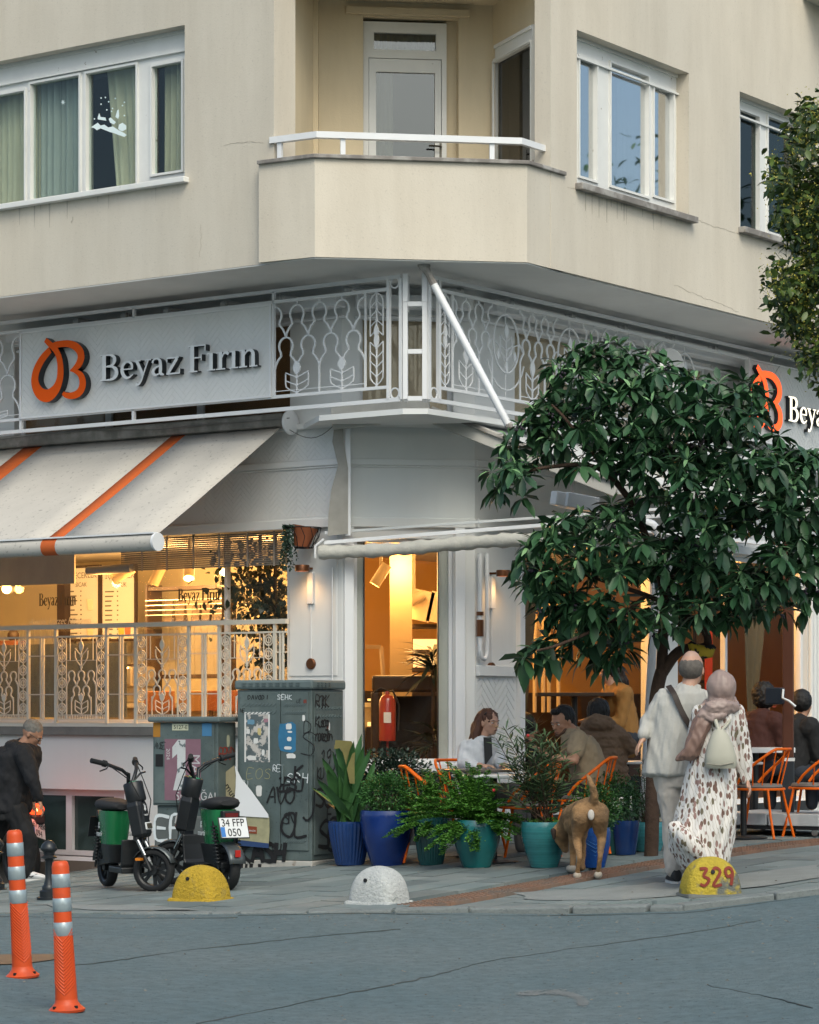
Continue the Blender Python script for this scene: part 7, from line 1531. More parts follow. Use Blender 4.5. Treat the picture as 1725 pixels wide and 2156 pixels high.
for i, (dp, m, mi, gi) in enumerate(leaves):
    if i in near:
        if (mi, gi) not in protos: b = MB(); b.add(*geos[gi]); protos[(mi, gi)] = b.mesh('leaf', mats3[mi], smooth=80)
        o = bpy.data.objects.new('leaf', protos[(mi, gi)]); COL.objects.link(o); o.parent = tree; o.matrix_basis = Mx.Translation(-tree.location) @ m
    else: rest[mi].add([m @ v for v in geos[gi][0]], geos[gi][1])
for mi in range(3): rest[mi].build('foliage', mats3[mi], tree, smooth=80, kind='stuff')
b = MB()
for _ in range(60):
    x, y = rnd.choice(pts[:200]); c_ = W(x + rnd.uniform(-8, 8), y + rnd.uniform(5, 16), TY - .6)
    for k in range(4): b.sphere(c_ + V((rnd.uniform(-.03, .03), rnd.uniform(-.03, .03), rnd.uniform(-.03, .02))), .011, 6, 4)
b.build('fruit_buds', mat('dark_purple_bud', (.025, .018, .028), .7), tree, kind='stuff')
q = W(1480, 1368, TY - .12); b = MB(); pp = [W(x, y, TY - .2) for x, y in ((1452, 1352), (1462, 1366), (1478, 1374), (1494, 1372), (1505, 1360))]; b.tube(pp, [.02, .05, .062, .055, .02], 12)
tag(b.build('striped_scarf', mat('yellow_black_cloth', (.38, .27, .02), .8, second=(.01, .01, .01), s2=11, t2=.5, w2=.02, var=0), smooth=60, at=q), 'yellow and black striped cloth wrapped round a loquat branch above the couple', 'cloth')
# small leaved tree, top right
T2 = 20.0; q = GY(2050, T2 + .5); tree2 = thing('privet_tree', 'yellow green flowering tree reaching in at the upper right edge', 'tree', q)
b = MB(); limb([q, q + V((.02, 0, 2.5)), W(1960, 900, T2), W(1900, 560, T2), W(1850, 330, T2)], .12, .03, b, 9); b.build('trunk', BARK, tree2, smooth=60)
for br in ([(1930, 700), (1820, 660), (1740, 640), (1650, 610)], [(1900, 560), (1800, 450), (1700, 390), (1650, 370)], [(1880, 450), (1790, 320), (1730, 250)], [(1940, 800), (1820, 760), (1740, 730), (1700, 720)]):
    b = MB(); limb([W(x, y, T2) for x, y in br], .03, .006, b, 6); b.build('branch', BARK, tree2, smooth=60)
cr2 = [(1735, 215), (1695, 235), (1665, 290), (1622, 345), (1612, 400), (1638, 470), (1660, 530), (1612, 590), (1610, 640), (1650, 700), (1675, 740), (1690, 790), (1760, 800), (1900, 780), (2030, 700), (2060, 450), (1950, 280), (1820, 210)]
cl = []
while len(cl) < 430:
    x, y = rnd.uniform(1625, 2060), rnd.uniform(225, 790)
    if inpoly(x, y, cr2) and mnoise.noise(V((x / 38, y / 38, 1.7))) < .22: cl.append((x, y, T2 + rnd.uniform(-.7, .5)))
PV = LEAFV('privet_leaf', (.095, .150, .028)); PVD = LEAFV('dark_privet_leaf', (.045, .085, .025)); FLW = LEAFV('yellow_green_blossom', (.40, .36, .06))
g = leafgeo(1, .44, .1, .25); r3 = [MB(), MB(), MB()]; nobj = 0; pv_mesh = [MB().add(*g).mesh('leaf', m_, smooth=80) for m_ in (PV, PVD)]
for x, y, dp in cl:
    c_ = W(x, y, dp)
    for k in range(26):
        o_ = V((rnd.gauss(.03, .06), rnd.gauss(0, .08), rnd.gauss(0, .07))); d_ = V((rnd.uniform(-1, 1), rnd.uniform(-1, .4), rnd.uniform(-.9, .5))).normalized(); s_ = rnd.uniform(.06, .10); mi = rnd.random() < .45
        m = basis(c_ + o_, d_, rnd.uniform(-1, 1)) @ Mx.Diagonal((s_, s_, s_, 1))
        if nobj < 280 and x < 1730 and k < 5: o = bpy.data.objects.new('leaf', pv_mesh[int(mi)]); COL.objects.link(o); o.parent = tree2; o.matrix_basis = Mx.Translation(-tree2.location) @ m; nobj += 1
        else: r3[int(mi)].add([m @ v for v in g[0]], g[1])
    for k in range(45):
        o_ = V((rnd.gauss(0, .06), -.08 + rnd.gauss(0, .05), .02 + rnd.gauss(0, .07))); s_ = rnd.uniform(.010, .019); p = c_ + o_; d_ = V((rnd.uniform(-1, 1), rnd.uniform(-1, 1), rnd.uniform(-1, 1))) * s_; e_ = V((rnd.uniform(-1, 1), rnd.uniform(-1, 1), rnd.uniform(-1, 1))) * s_; r3[2].add([p, p + d_, p + e_], [(0, 1, 2)])
for k, (m_, nm) in enumerate(((PV, 'foliage'), (PVD, 'foliage'), (FLW, 'blossom'))): r3[k].build(nm, m_, tree2, smooth=80, kind='stuff')
SOIL = mat('potting_soil', (.03, .02, .014), .95, var=.3)
def potm(n, c, ribs=0., **k):
    return mat(n, c, .22, var=.28, vs=6, coat=.5, bump=ribs, bs=30, **k)
P_NAVY = potm('navy_glazed_pot', (.012, .045, .17), .12, streak=.3); P_BLUE = potm('blue_glazed_pot', (.008, .035, .19), streak=.3); P_TEALD = potm('dark_teal_pot', (.014, .085, .088), .12, streak=.3); P_TEAL = potm('teal_pot', (.012, .13, .135)); P_TURQ = potm('turquoise_pot', (.03, .19, .20), rings=60.); P_LT = potm('pale_turquoise_pot', (.07, .31, .34), rings=110.); P_PAT = potm('patterned_blue_pot', (.01, .07, .30), .2)
def pot(px, py, wt, h, wb, m_, lab, belly=.0, ribs=0, Y=None, rim=.012):
    q = G(px, py) if Y is None else GY(px, Y); k_ = q.y / F_; r1, r0, hh = wt / 2 * k_, wb / 2 * k_, h * k_
    t = thing('potted_plant', lab, 'potted plant', q); n = 64 if ribs else 32; rs = []
    prof = [(0, .0), (r0, 0), (r0 + (r1 - r0) * .35 + belly * .5 * k_, hh * .25), (r0 + (r1 - r0) * .72 + belly * k_, hh * .55), (r1 + belly * .6 * k_, hh * .85), (r1, hh), (r1 - rim, hh), (r1 - rim * 1.2, hh - .03), (0, hh - .03)]
    pr = [prof[0]] + [p for p in curve(prof[1:6], 4)] + prof[6:]
    for r, z in pr:
        rs.append([q + V(((r + (ribs * (1 if j % 2 else -1) if 0 < z < hh * .99 else 0)) * math.cos(2 * PI * j / n), (r + (ribs * (1 if j % 2 else -1) if 0 < z < hh * .99 else 0)) * math.sin(2 * PI * j / n), z)) for j in range(n)])
    MB().rings(rs).build('pot', m_, t, smooth=35)
    MB().lathe([(0, hh - .028), (r1 - rim * 1.3, hh - .028), (r1 - rim * 1.3, hh - .022), (0, hh - .018)], q, 20).build('soil', SOIL, t)
    return t, q + V((0, 0, hh - .02)), r1, k_
GRA = LEAFV('aspidistra_leaf', (.045, .125, .040)); GRB = LEAFV('boxwood_leaf', (.036, .115, .026)); GRF = LEAFV('asparagus_fern_leaf', (.075, .21, .030)); GRO = LEAFV('oleander_leaf', (.065, .115, .052)); GRD = LEAFV('dark_shrub_leaf', (.026, .048, .034)); GRR = LEAFV('rosemary_leaf', (.040, .105, .045)); BRN = mat('dry_brown_leaf', (.17, .11, .05), .8, var=.3)
def tuft(par, c, rx, ry, rz_, n, m_, s0, s1, asp=.4, name='foliage', seed=0, shell=.5, ml=None):
    rn = random.Random(seed); b = MB(); g = leafgeo(1, asp, .12, .2)
    for _ in range(n):
        d = V((rn.gauss(0, 1), rn.gauss(0, 1), rn.gauss(0, 1))).normalized(); r = (shell + (1 - shell) * rn.random()) * (1 + .18 * mnoise.noise(d * 2.2 + V((seed, 0, 0)))); p = c + V((d.x * rx, d.y * ry, d.z * rz_)) * r
        dd = (d + V((rn.uniform(-.8, .8), rn.uniform(-.8, .8), rn.uniform(-.5, .9)))).normalized(); s_ = rn.uniform(s0, s1); m = basis(p, dd, rn.uniform(-1, 1)) @ Mx.Diagonal((s_, s_, s_, 1)); b.add([m @ v for v in g[0]], g[1])
    return b.build(name, m_, par, smooth=80, kind='stuff')
t, c, r, k_ = pot(737, 1821, 90, 92, 58, P_NAVY, 'ribbed navy pot of broad upright blades, nearest the cabinet', ribs=.0035)
rn = random.Random(5); tips = [(678, 1595, .05), (654, 1657, .02), (700, 1580, .06), (722, 1572, .07), (745, 1560, .07), (762, 1545, .06), (775, 1590, .06), (690, 1620, .07), (712, 1610, .09), (735, 1600, .09), (757, 1612, .08), (782, 1575, .05), (668, 1640, .07), (700, 1645, .09), (725, 1640, .1), (748, 1650, .09), (764, 1640, .08), (716, 1680, .09), (690, 1690, .09), (742, 1690, .09), (790, 1600, .05), (766, 1570, .05), (706, 1560, .05)]
for i, (x, y, w_) in enumerate(tips):
    tp_ = W(x, y, c.y + rn.uniform(-.15, .15)); b0_ = c + V((rn.uniform(-.09, .09), rn.uniform(-.08, .08), -.02)); mid = b0_.lerp(tp_, .5) + V((0, rn.uniform(-.06, .06), .05)); w_ = .045 + w_ * .4; b = MB(); vs = []; n = 7
    for j in range(n + 1):
        f = j / n; p = b0_ * (1 - f) ** 2 + mid * 2 * f * (1 - f) + tp_ * f * f; ww = w_ * (.25 + .75 * math.sin(PI * min(1, f * .92 + .08)) ** .8) * (1 if f < .99 else .05); sd = V((math.cos(i), math.sin(i) * .5, 0)).normalized() if False else V((math.cos(i * .9) * .9, math.sin(i * 1.3) * .6, 0)).normalized()
        vs += [p - sd * ww * .7, p + V((0, .012, 0)), p + sd * ww * .7]
    b.add(vs, [(3 * j + a, 3 * j + a + 1, 3 * j + a + 4, 3 * j + a + 3) for j in range(n) for a in (0, 1)]); b.build('leaf', GRA, t, smooth=80)
b = MB(); pp = [W(x, y, c.y - .1) for x, y in ((742, 1650), (738, 1610), (735, 1580), (728, 1568), (705, 1568))]; ww = [.03, .05, .075, .07, .01]
b.add([p + V((s_ * w_ / 1.4, 0, s_ * .01 * i)) for i, (p, w_) in enumerate(zip(pp, ww)) for s_ in (-1, 1)], [(2 * i, 2 * i + 1, 2 * i + 3, 2 * i + 2) for i in range(4)]); b.build('withered_leaf', mat('olive_yellow_leaf', (.17, .15, .045), .6, var=.4), t, smooth=80)
t, c, r, k_ = pot(816, 1822, 112, 116, 66, P_BLUE, 'large deep blue pot with a clipped boxwood bush', ribs=.002, belly=3)
tuft(t, c + V((0, 0, .15)), .25, .22, .20, 4600, GRB, .014, .026, .6, seed=3, shell=.55); b = MB()
for k in range(6): b.tube([c + V((rn.uniform(-.05, .05), 0, -.02)), c + V((rn.uniform(-.14, .14), rn.uniform(-.1, .1), .16))], .007, 5)
b.build('stem', BARK, t)
def fern(t, c, tipsl, m_, n=36, seed=0, ls=.019, R_=None, up=.3):
    rn = random.Random(seed); b = MB(); st = MB(); g = leafgeo(1, .40, .05, .1)
    for (x, y, dy) in tipsl:
        for rep in range(5):
            tip = W(x + rn.uniform(-22, 22), y + rn.uniform(-20, 14), c.y + dy + rn.uniform(-.06, .06)); b0_ = c + V((rn.uniform(-.05, .05), rn.uniform(-.05, .05), 0)); mid = b0_.lerp(tip, .45) + V((0, 0, up * rn.uniform(.3, 1) * (tip - b0_).length)); P_ = []
            for j in range(n + 1): f = j / n; P_.append(b0_ * (1 - f) ** 2 + mid * 2 * f * (1 - f) + tip * f * f)
            st.tube(P_[::6] + [P_[-1]], .0025, 3)
            for j in range(4, n + 1):
                f = j / n; w_ = .06 * math.sin(PI * min(1, .2 + f * .78))
                for q_ in range(11):
                    a = rn.uniform(0, 2 * PI); d_ = V((math.cos(a), math.sin(a), rn.uniform(-.2, .6))).normalized(); p = P_[j] + d_ * w_ * rn.uniform(0, .5); s_ = ls * rn.uniform(.8, 1.6); m = basis(p, d_, rn.uniform(-1, 1)) @ Mx.Diagonal((s_, s_, s_, 1)); b.add([m @ v for v in g[0]], g[1])
    st.build('frond_stems', GRB, t, kind='stuff'); return b.build('foliage', m_, t, smooth=80, kind='stuff')
t, c, r, k_ = pot(908, 1821, 74, 104, 50, P_TEALD, 'small ribbed dark teal pot half hidden under the drooping fern', ribs=.0025)
fern(t, c + V((0, 0, -.05)), [(880, 1640, .1), (860, 1680, 0), (900, 1650, -.1), (925, 1640, 0), (850, 1720, -.1), (815, 1755, -.2), (870, 1700, -.1), (900, 1690, 0), (945, 1680, 0), (880, 1760, -.25)], GRF, 30, 2)
t, c, r, k_ = pot(1004, 1826, 94, 100, 60, P_TEAL, 'round teal pot overflowing with a bright asparagus fern', belly=6)
fern(t, c, [(850, 1735, -.1), (880, 1690, -.2), (900, 1755, -.2), (930, 1720, -.2), (930, 1660, 0), (960, 1640, 0), (990, 1650, .1), (1015, 1640, 0), (1040, 1670, 0), (1060, 1700, -.1), (1085, 1735, -.1), (1110, 1745, -.1), (950, 1770, -.25), (985, 1780, -.28), (915, 1790, -.25), (1040, 1760, -.2), (1000, 1700, -.2), (960, 1700, -.2), (1020, 1720, -.25), (940, 1620, .1), (1000, 1615, .15), (1070, 1760, -.2)], GRF, 34, 4)
rn = random.Random(9); t, c, r, k_ = pot(1146, 1826, 94, 96, 58, P_TURQ, 'turquoise banded pot with a tall thin leaved oleander', belly=4)
def oleander(t, c, tps, m_, seed, ll=.13, dens=42, asp=.11):
    rn = random.Random(seed); b = MB(); st = MB(); g = leafgeo(1, asp, .03, .12)
    for x, y, dy in tps:
        tip = W(x, y, c.y + dy); b0_ = c + V((rn.uniform(-.06, .06), rn.uniform(-.06, .06), 0)); mid = b0_.lerp(tip, .5) + V((rn.uniform(-.05, .05), rn.uniform(-.05, .05), .06)); P_ = [b0_ * (1 - f) ** 2 + mid * 2 * f * (1 - f) + tip * f * f for f in [j / 20 for j in range(21)]]
        st.tube(P_[::4], [.007, .006, .005, .004, .003, .003][:len(P_[::4])], 5)
        for j in range(dens):
            f = .30 + .72 * (j / dens) ** .8; p = P_[min(20, int(f * 20))]; ax = (P_[min(20, int(f * 20))] - P_[max(0, int(f * 20) - 1)]).normalized(); a = j * 2.4; d_ = (V((math.cos(a), math.sin(a), 0)) * .9 + ax * rn.uniform(.3, 1.0) + V((0, 0, rn.uniform(-.2, .2)))).normalized(); s_ = ll * rn.uniform(.7, 1.25); m = basis(p, d_, rn.uniform(-.8, .8)) @ Mx.Diagonal((s_, s_, s_, 1)); b.add([m @ v for v in g[0]], g[1])
    st.build('stem', BARK, t, kind='stuff'); return b.build('foliage', m_, t, smooth=80, kind='stuff')
oleander(t, c, [(1045, 1555, -.15), (1100, 1535, -.1), (1135, 1560, -.15), (1160, 1570, -.2), (1110, 1620, -.2), (1085, 1640, -.1), (1150, 1630, -.15), (1060, 1530, -.1), (1095, 1560, -.15), (1125, 1515, 0), (1150, 1545, .1), (1175, 1570, 0), (1080, 1600, -.2), (1120, 1590, -.2), (1160, 1600, -.1), (1195, 1590, .1), (1050, 1650, -.2), (1100, 1640, -.2), (1140, 1640, -.2), (1180, 1650, -.1), (1210, 1630, 0), (1075, 1570, .1), (1140, 1570, 0), (1065, 1690, -.1), (1200, 1690, -.1)], GRO, 3)
tuft(t, c + V((0, 0, .0)), .17, .16, .05, 500, GRF, .02, .035, .3, seed=8, name='ground_foliage')
b = MB();
for x, y in ((1112, 1549), (1040, 1664)): b.sphere(W(x, y, c.y - .18), .014, 8, 6)
b.build('red_blossom', mat('red_blossom', (.45, .03, .03), .6), t, kind='stuff')
t, c, r, k_ = pot(1252, 1826, 66, 84, 44, P_PAT, 'bright blue patterned pot right behind the dog', belly=3)
b = MB();
for k in range(7):
    for sd in (-1, 1):
        z = c.z - .06 - k * .03; P_ = []
        for j in range(6): a = -PI / 2 + sd * j * .16; rr = r + .002 - (.0 if z > c.z - .15 else (c.z - .15 - z) * .35); P_.append(V((c.x + rr * math.cos(a), c.y + rr * math.sin(a), z + j * .012)))
        b.tube(P_, .0028, 4)
b.build('relief_pattern', mat('light_blue_relief', (.03, .16, .42), .3), t, kind='stuff')
tuft(t, c + V((.02, .0, .17)), .22, .18, .20, 2600, GRB, .018, .034, .45, seed=21, shell=.4); tuft(t, c + V((-.03, -.02, .26)), .19, .14, .13, 250, mat('yellow_green_tip', (.10, .16, .02), .6), .015, .028, .45, seed=22, shell=.6, name='young_shoots')
t, c, r, k_ = pot(1290, 1797, 62, 74, 42, P_TEALD, 'dark teal pot behind the dog, beside the navy pot', Y=23.7); tuft(t, c + V((0, 0, .20)), .22, .18, .24, 1800, GRB, .018, .034, .45, seed=23, shell=.4)
t, c, r, k_ = pot(1318, 1795, 58, 72, 42, P_NAVY, 'dark navy pot in shade left of the pale turquoise pot', Y=23.6); tuft(t, c + V((0, 0, .17)), .17, .16, .2, 1200, GRR, .018, .034, .3, seed=24, shell=.4)
t, c, r, k_ = pot(1364, 1792, 74, 62, 56, P_LT, 'pale turquoise banded pot with a spiky rosemary bush left of the man', belly=7)
oleander(t, c, [(1330, 1650, 0), (1345, 1620, 0), (1362, 1640, -.05), (1380, 1625, 0), (1395, 1650, 0), (1322, 1690, -.1), (1345, 1675, -.1), (1370, 1670, -.1), (1390, 1690, -.1), (1335, 1635, .1), (1400, 1670, 0), (1355, 1600, .1)], GRR, 7, .05, 60, .14)
tuft(t, c + V((0, 0, .10)), .15, .14, .10, 700, GRR, .02, .045, .14, seed=27, shell=.3)
t, c, r, k_ = pot(822, 1800, 90, 70, 60, P_TEALD, 'dark leafy shrub in a hidden pot behind the boxwood and blades', Y=24.2); tuft(t, c + V((.02, 0, .47)), .36, .16, .24, 3200, GRD, .028, .045, .5, seed=31, shell=.25)
b = MB()
for k in range(6): b.tube([c, c + V((-.2 + .09 * k, 0, .45))], .008, 5)
b.build('stem', BARK, t)
# trailing plant of the hanging basket
bk = [o for o in bpy.data.objects if o.name == 'hanging_basket'][0]; rn = random.Random(3); b = MB(); g = leafgeo(1, .6, .1, .2)
for k in range(16):
    x0 = BASKET + V((rn.uniform(-.20, -.06), rn.uniform(-.1, .05), .08)); ln = rn.uniform(.12, .46); dx = rn.uniform(-.05, .03)
    for j in range(int(ln / .008)):
        p = x0 + V((dx * j * .03 + rn.uniform(-.015, .015), rn.uniform(-.02, .02), .03 * math.sin(min(PI, j * .3)) - j * .008)); d_ = V((rn.uniform(-1, 1), rn.uniform(-1, 0), rn.uniform(-1, .3))).normalized(); s_ = rn.uniform(.022, .038); m = basis(p, d_, rn.uniform(-1, 1)) @ Mx.Diagonal((s_, s_, s_, 1)); b.add([m @ v for v in g[0]], g[1])
b.build('trailing_foliage', LEAFV('blue_green_trailing_leaf', (.030, .070, .045)), bk, smooth=80, kind='stuff')
# plants inside the windows
def inner_plant(px, py, Y, n, rx, rz_, lab, hang=False, seed=0, ll=.3, m_=GRD):
    c = W(px, py, Y); t = thing('indoor_plant', lab, 'plant', c); rn = random.Random(seed); b = MB(); g = leafgeo(1, .10 if not hang else .7, .05, .5)
    for _ in range(n):
        if hang: p = c + V((rn.gauss(0, rx), rn.gauss(0, .12), rn.gauss(0, rz_))); d_ = V((rn.uniform(-1, 1), rn.uniform(-1, .2), rn.uniform(-1, .3))).normalized(); s_ = rn.uniform(.05, .09)
        else: p = c + V((0, 0, rn.uniform(-.1, .1))); a = rn.uniform(0, 2 * PI); d_ = V((math.cos(a), math.sin(a), rn.uniform(-.2, 1.3))).normalized(); s_ = rn.uniform(ll * .6, ll)
        m = basis(p, d_, rn.uniform(-.5, .5)) @ Mx.Diagonal((s_, s_, s_, 1)); b.add([m @ v for v in g[0]], g[1])
    b.build('foliage', m_, t, smooth=80, kind='stuff')
    b = MB(); b.tube([c, V((c.x, c.y, ZFI if not hang else ZCI))], .02, 6); b.build('stem', WD, t)
inner_plant(548, 1235, 26.9, 900, .22, .26, 'dark climbing plant filling the right end of the left bakery window', True, 1)
inner_plant(580, 1330, 26.7, 500, .12, .28, 'lower tangle of dark climbing plant behind the grille end', True, 2)
inner_plant(912, 1400, 26.5, 90, .1, .1, 'spiky dark dracaena in the corner window', False, 3, .42)
inner_plant(915, 1560, 26.4, 60, .1, .1, 'lower spiky dark plant behind the corner window frame', False, 4, .35)
FARW = mat('far_house_plaster', (.33, .31, .27), .9, var=.2, vs=.3, streak=.2); FARG = mat('far_window', (.03, .035, .04), .1, var=0, spec=.8)
def far_house(x, y, w_, d_, h, rz, lab):
    t = thing('far_house', lab, 'building', (x, y, 0), rz, 'houses across the street'); b = MB(); b.box((0, 0, h / 2 - .6), (w_, d_, h)); o = b.build('wall', FARW, None); o.parent = t
    me = MB().box((0, 0, 0), (1.3, .06, 1.5)).mesh('window', FARG)
    for i in range(int(w_ / 2.6)):
        for j in range(int(h / 3)): o = bpy.data.objects.new('window', me); COL.objects.link(o); o.parent = t; o.location = (-w_ / 2 + 1.3 + i * 2.6, d_ / 2 + .02, 1.9 + j * 3.0)
    return t
far_house(-16, -20, 22, 8, 9, 0, 'plain four storey house across the street behind the viewer, left')
far_house(12, -22, 26, 8, 9, R(-6), 'plain four storey house across the street behind the viewer, right')
far_house(32, 14, 26, 8, 7, R(100), 'lower house across the side street on the right')
rn = random.Random(77); q = V((19.0, 32.6, .6)); t = thing('street_tree', 'broad street tree across the side street, mirrored in the upstairs window', 'tree', q)
b = MB(); b.tube([q, q + V((.1, 0, 4)), q + V((.0, .3, 8))], [.18, .14, .06], 8); b.build('trunk', BARK, t, smooth=60)
b = MB(); g = leafgeo(1, .5, .1, .2)
for k in range(34):
    cc = q + V((rn.gauss(0, 1.9), rn.gauss(0, 2.4), 7.3 + rn.gauss(0, 1.3)))
    for _ in range(70): p = cc + V((rn.gauss(0, .4), rn.gauss(0, .4), rn.gauss(0, .4))); d_ = V((rn.uniform(-1, 1), rn.uniform(-1, 1), rn.uniform(-1, 1))).normalized(); s_ = rn.uniform(.14, .26); m = basis(p, d_, 0) @ Mx.Diagonal((s_, s_, s_, 1)); b.add([m @ v for v in g[0]], g[1])
b.build('crown', GRB, t, kind='stuff')
# ================================================================== people and the dog
SKIN = mat('skin', (.46, .27, .19), .5, var=.08, vs=12, sub=.08); SKIN2 = mat('tanned_skin', (.36, .19, .12), .5, var=.08, vs=12)
def cap(b, p0, p1, r0, r1, n=12, sx=1.0):
    p0, p1 = V(p0), V(p1); d = p1 - p0; l = d.length; d.normalize(); x = d.cross(V((0, 1, 0)));
    if x.length < .1: x = d.cross(V((1, 0, 0)))
    x.normalize(); y = d.cross(x); rs = []
    for a in (-75, -50, -25, 0): c, r = p0 + d * (r0 * math.sin(R(a))), r0 * math.cos(R(a)); rs.append([c + x * r * math.cos(2 * PI * j / n) * sx + y * r * math.sin(2 * PI * j / n) for j in range(n)])
    for a in (0, 25, 50, 75): c, r = p1 + d * (r1 * math.sin(R(a))), r1 * math.cos(R(a)); rs.append([c + x * r * math.cos(2 * PI * j / n) * sx + y * r * math.sin(2 * PI * j / n) for j in range(n)])
    return b.rings(rs)
def chain(b, pts, rr, n=12):
    for i in range(len(pts) - 1): cap(b, pts[i], pts[i + 1], rr[i], rr[i + 1], n)
def eloft(b, secs, n=24, lobes=0, amp=0., ph=0.):   # sections: (centre V, half width along X, half depth along Y, yaw)
    rs = []
    for k, (c, hx, hy, yaw) in enumerate(secs):
        ring_ = []
        for j in range(n):
            a = 2 * PI * j / n; q = 1 + (amp * math.sin(lobes * a + ph + k * .25) if lobes else 0); x, y = hx * math.cos(a) * q, hy * math.sin(a) * q; ring_.append(c + V((x * math.cos(yaw) - y * math.sin(yaw), x * math.sin(yaw) + y * math.cos(yaw), 0)))
        rs.append(ring_)
    return b.rings(rs)
def blob(b, name, m, par, vox=.009, sm=4, wr=None, label=None):
    me = b.mesh(name, m); o = bpy.data.objects.new(name, me); COL.objects.link(o)
    r = o.modifiers.new('r', 'REMESH'); r.mode = 'VOXEL'; r.voxel_size = vox; r.use_smooth_shade = True
    s_ = o.modifiers.new('s', 'SMOOTH'); s_.iterations = sm; s_.factor = .6
    bpy.context.view_layer.update(); dg = bpy.context.evaluated_depsgraph_get(); me2 = bpy.data.meshes.new_from_object(o.evaluated_get(dg)); bpy.data.objects.remove(o); bpy.data.meshes.remove(me)
    if wr:
        amp, sx, sz, sd = wr; nr = [v.normal.copy() for v in me2.vertices]
        for v, n_ in zip(me2.vertices, nr): q = v.co; v.co = q + n_ * amp * (mnoise.noise(V((q.x * sx + sd, q.y * sx, q.z * sz))) + .5 * mnoise.noise(V((q.x * sx * 2.3 + q.z * sz * 1.5, q.y * sx * 2 + sd, q.z * sz * 2))) + .3 * mnoise.noise(V((q.x * sx * 5 - q.z * 9, q.y * sx * 5, q.z * sz * 3 + sd))))
    me2.materials.clear(); me2.materials.append(m); me2.name = name; me2.shade_smooth()
    I = base_matrix(par).inverted(); me2.transform(I); o = bpy.data.objects.new(name, me2); COL.objects.link(o); o.parent = par
    return tag(o, label)
def hand(b, w_, d, palmn, L_=.17, curl=.5, thumb=1):
    """palm and five bent fingers from wrist w_ along d; palmn = direction the palm faces"""
    d = d.normalized(); pn = (palmn - d * palmn.dot(d)).normalized(); s_ = d.cross(pn); pc = w_ + d * L_ * .28
    for k in (-1.2, -.4, .4, 1.2): cap(b, w_ + s_ * k * .010, w_ + d * L_ * .5 + s_ * k * .017, .016, .012, 8)
    for k, (l, off) in enumerate(((.40, -1.5), (.48, -.5), (.45, .5), (.35, 1.5))):
        p0 = w_ + d * L_ * .5 + s_ * off * .019; p1 = p0 + (d + pn * curl * .5).normalized() * L_ * l * .5; p2 = p1 + (d + pn * curl * 1.6).normalized() * L_ * l * .5; chain(b, [p0, p1, p2], [.0095, .0085, .007], 8)
    p0 = w_ + d * L_ * .18 - s_ * .025 * thumb; p1 = p0 + (d * .7 - s_ * thumb * .7 + pn * .3).normalized() * L_ * .22; p2 = p1 + (d + pn * .3 - s_ * .1 * thumb).normalized() * L_ * .18; chain(b, [p0, p1, p2], [.013, .011, .009], 8)
def head(b, c, yaw, pitch, s_=1.0, ears=True):
    """skull, face, nose, ears; yaw 0 faces +X"""
    M_ = Mx.Translation(c) @ Mx.Rotation(yaw, 4, 'Z') @ Mx.Rotation(pitch, 4, 'Y') @ Mx.Scale(s_, 4); T = lambda x, y, z: M_ @ V((x, y, z))
    def el(p, r): b.sphere(T(*p), (1, 1, 1), 16, 10, M=M_.to_3x3().to_4x4() @ Mx.Diagonal((*r, 1)))
    el((-.012, 0, .025), (.098, .078, .092)); el((.02, 0, -.035), (.072, .062, .080)); el((.052, 0, -.082), (.034, .036, .028)); el((.075, 0, .02), (.022, .05, .018))
    cap(b, T(.085, 0, .012), T(.108, 0, -.026), .009, .014, 8); el((.083, 0, -.058), (.014, .026, .007)); el((.080, 0, -.068), (.013, .022, .007))
    for sy in (-1, 1):
        el((.060, .035 * sy, -.02), (.025, .022, .022))
        if ears: el((-.005, .078 * sy, -.012), (.018, .010, .032))
    return M_
def facebits(M_, par, dark=True, brow=(.03, .015, .01), beard=None, lips=(.28, .09, .07)):
    T = lambda x, y, z: M_ @ V((x, y, z)); R3 = M_.to_3x3().to_4x4(); EW = mat('eye_white', (.6, .58, .55), .3, var=0); EB = mat('eye_dark', (.02, .012, .01), .2, var=0); BR = mat('eyebrow', brow, .8, var=0)
    for sy in (-1, 1):
        b = MB(); b.sphere(T(.080, .033 * sy, .002), (1, 1, 1), 10, 6, M=R3 @ Mx.Diagonal((.008, .014, .006, 1))); e = b.build('eye', EW, par, smooth=60); b = MB(); b.sphere(T(.0865, .033 * sy, .001), (1, 1, 1), 8, 5, M=R3 @ Mx.Diagonal((.004, .006, .005, 1))); b.build('iris', EB, e, smooth=60)
        b = MB(); b.tube([T(.091, .016 * sy, .020), T(.091, .034 * sy, .026), T(.080, .052 * sy, .020)], [.003, .004, .002], 5); b.build('eyebrow', BR, par)
    b = MB(); b.tube([T(.092, -.022, -.062), T(.098, 0, -.061), T(.092, .022, -.062)], [.002, .0055, .002], 6); b.build('lips', mat('lips', lips, .5, var=0), par, smooth=60)
def hairy(name, m_, par, f, vox=.007, amp=.006, sx=40, sz=14, seed=0): b = MB(); f(b); return blob(b, name, m_, par, vox, 2, (amp, sx, sz, seed))
HB = mat('dark_brown_hair', (.022, .013, .009), .55, var=.4, vs=30, bump=.2, bs=120); HK = mat('black_hair', (.008, .007, .007), .5, var=.3, vs=30, bump=.2, bs=120); HG = mat('grey_hair', (.20, .19, .17), .7, var=.4, vs=40, bump=.2, bs=120); HA = mat('auburn_hair', (.085, .030, .014), .5, var=.5, vs=25, bump=.2, bs=120)
def cloth(n, c, **k): k.setdefault('bump', .18); k.setdefault('bs', 14); return mat(n, c, .85, var=.12, vs=7, **k)
gq = G(1421, 1863); YM = gq.y; P_ = lambda x, y, d=0.: W(x, y, YM + d)
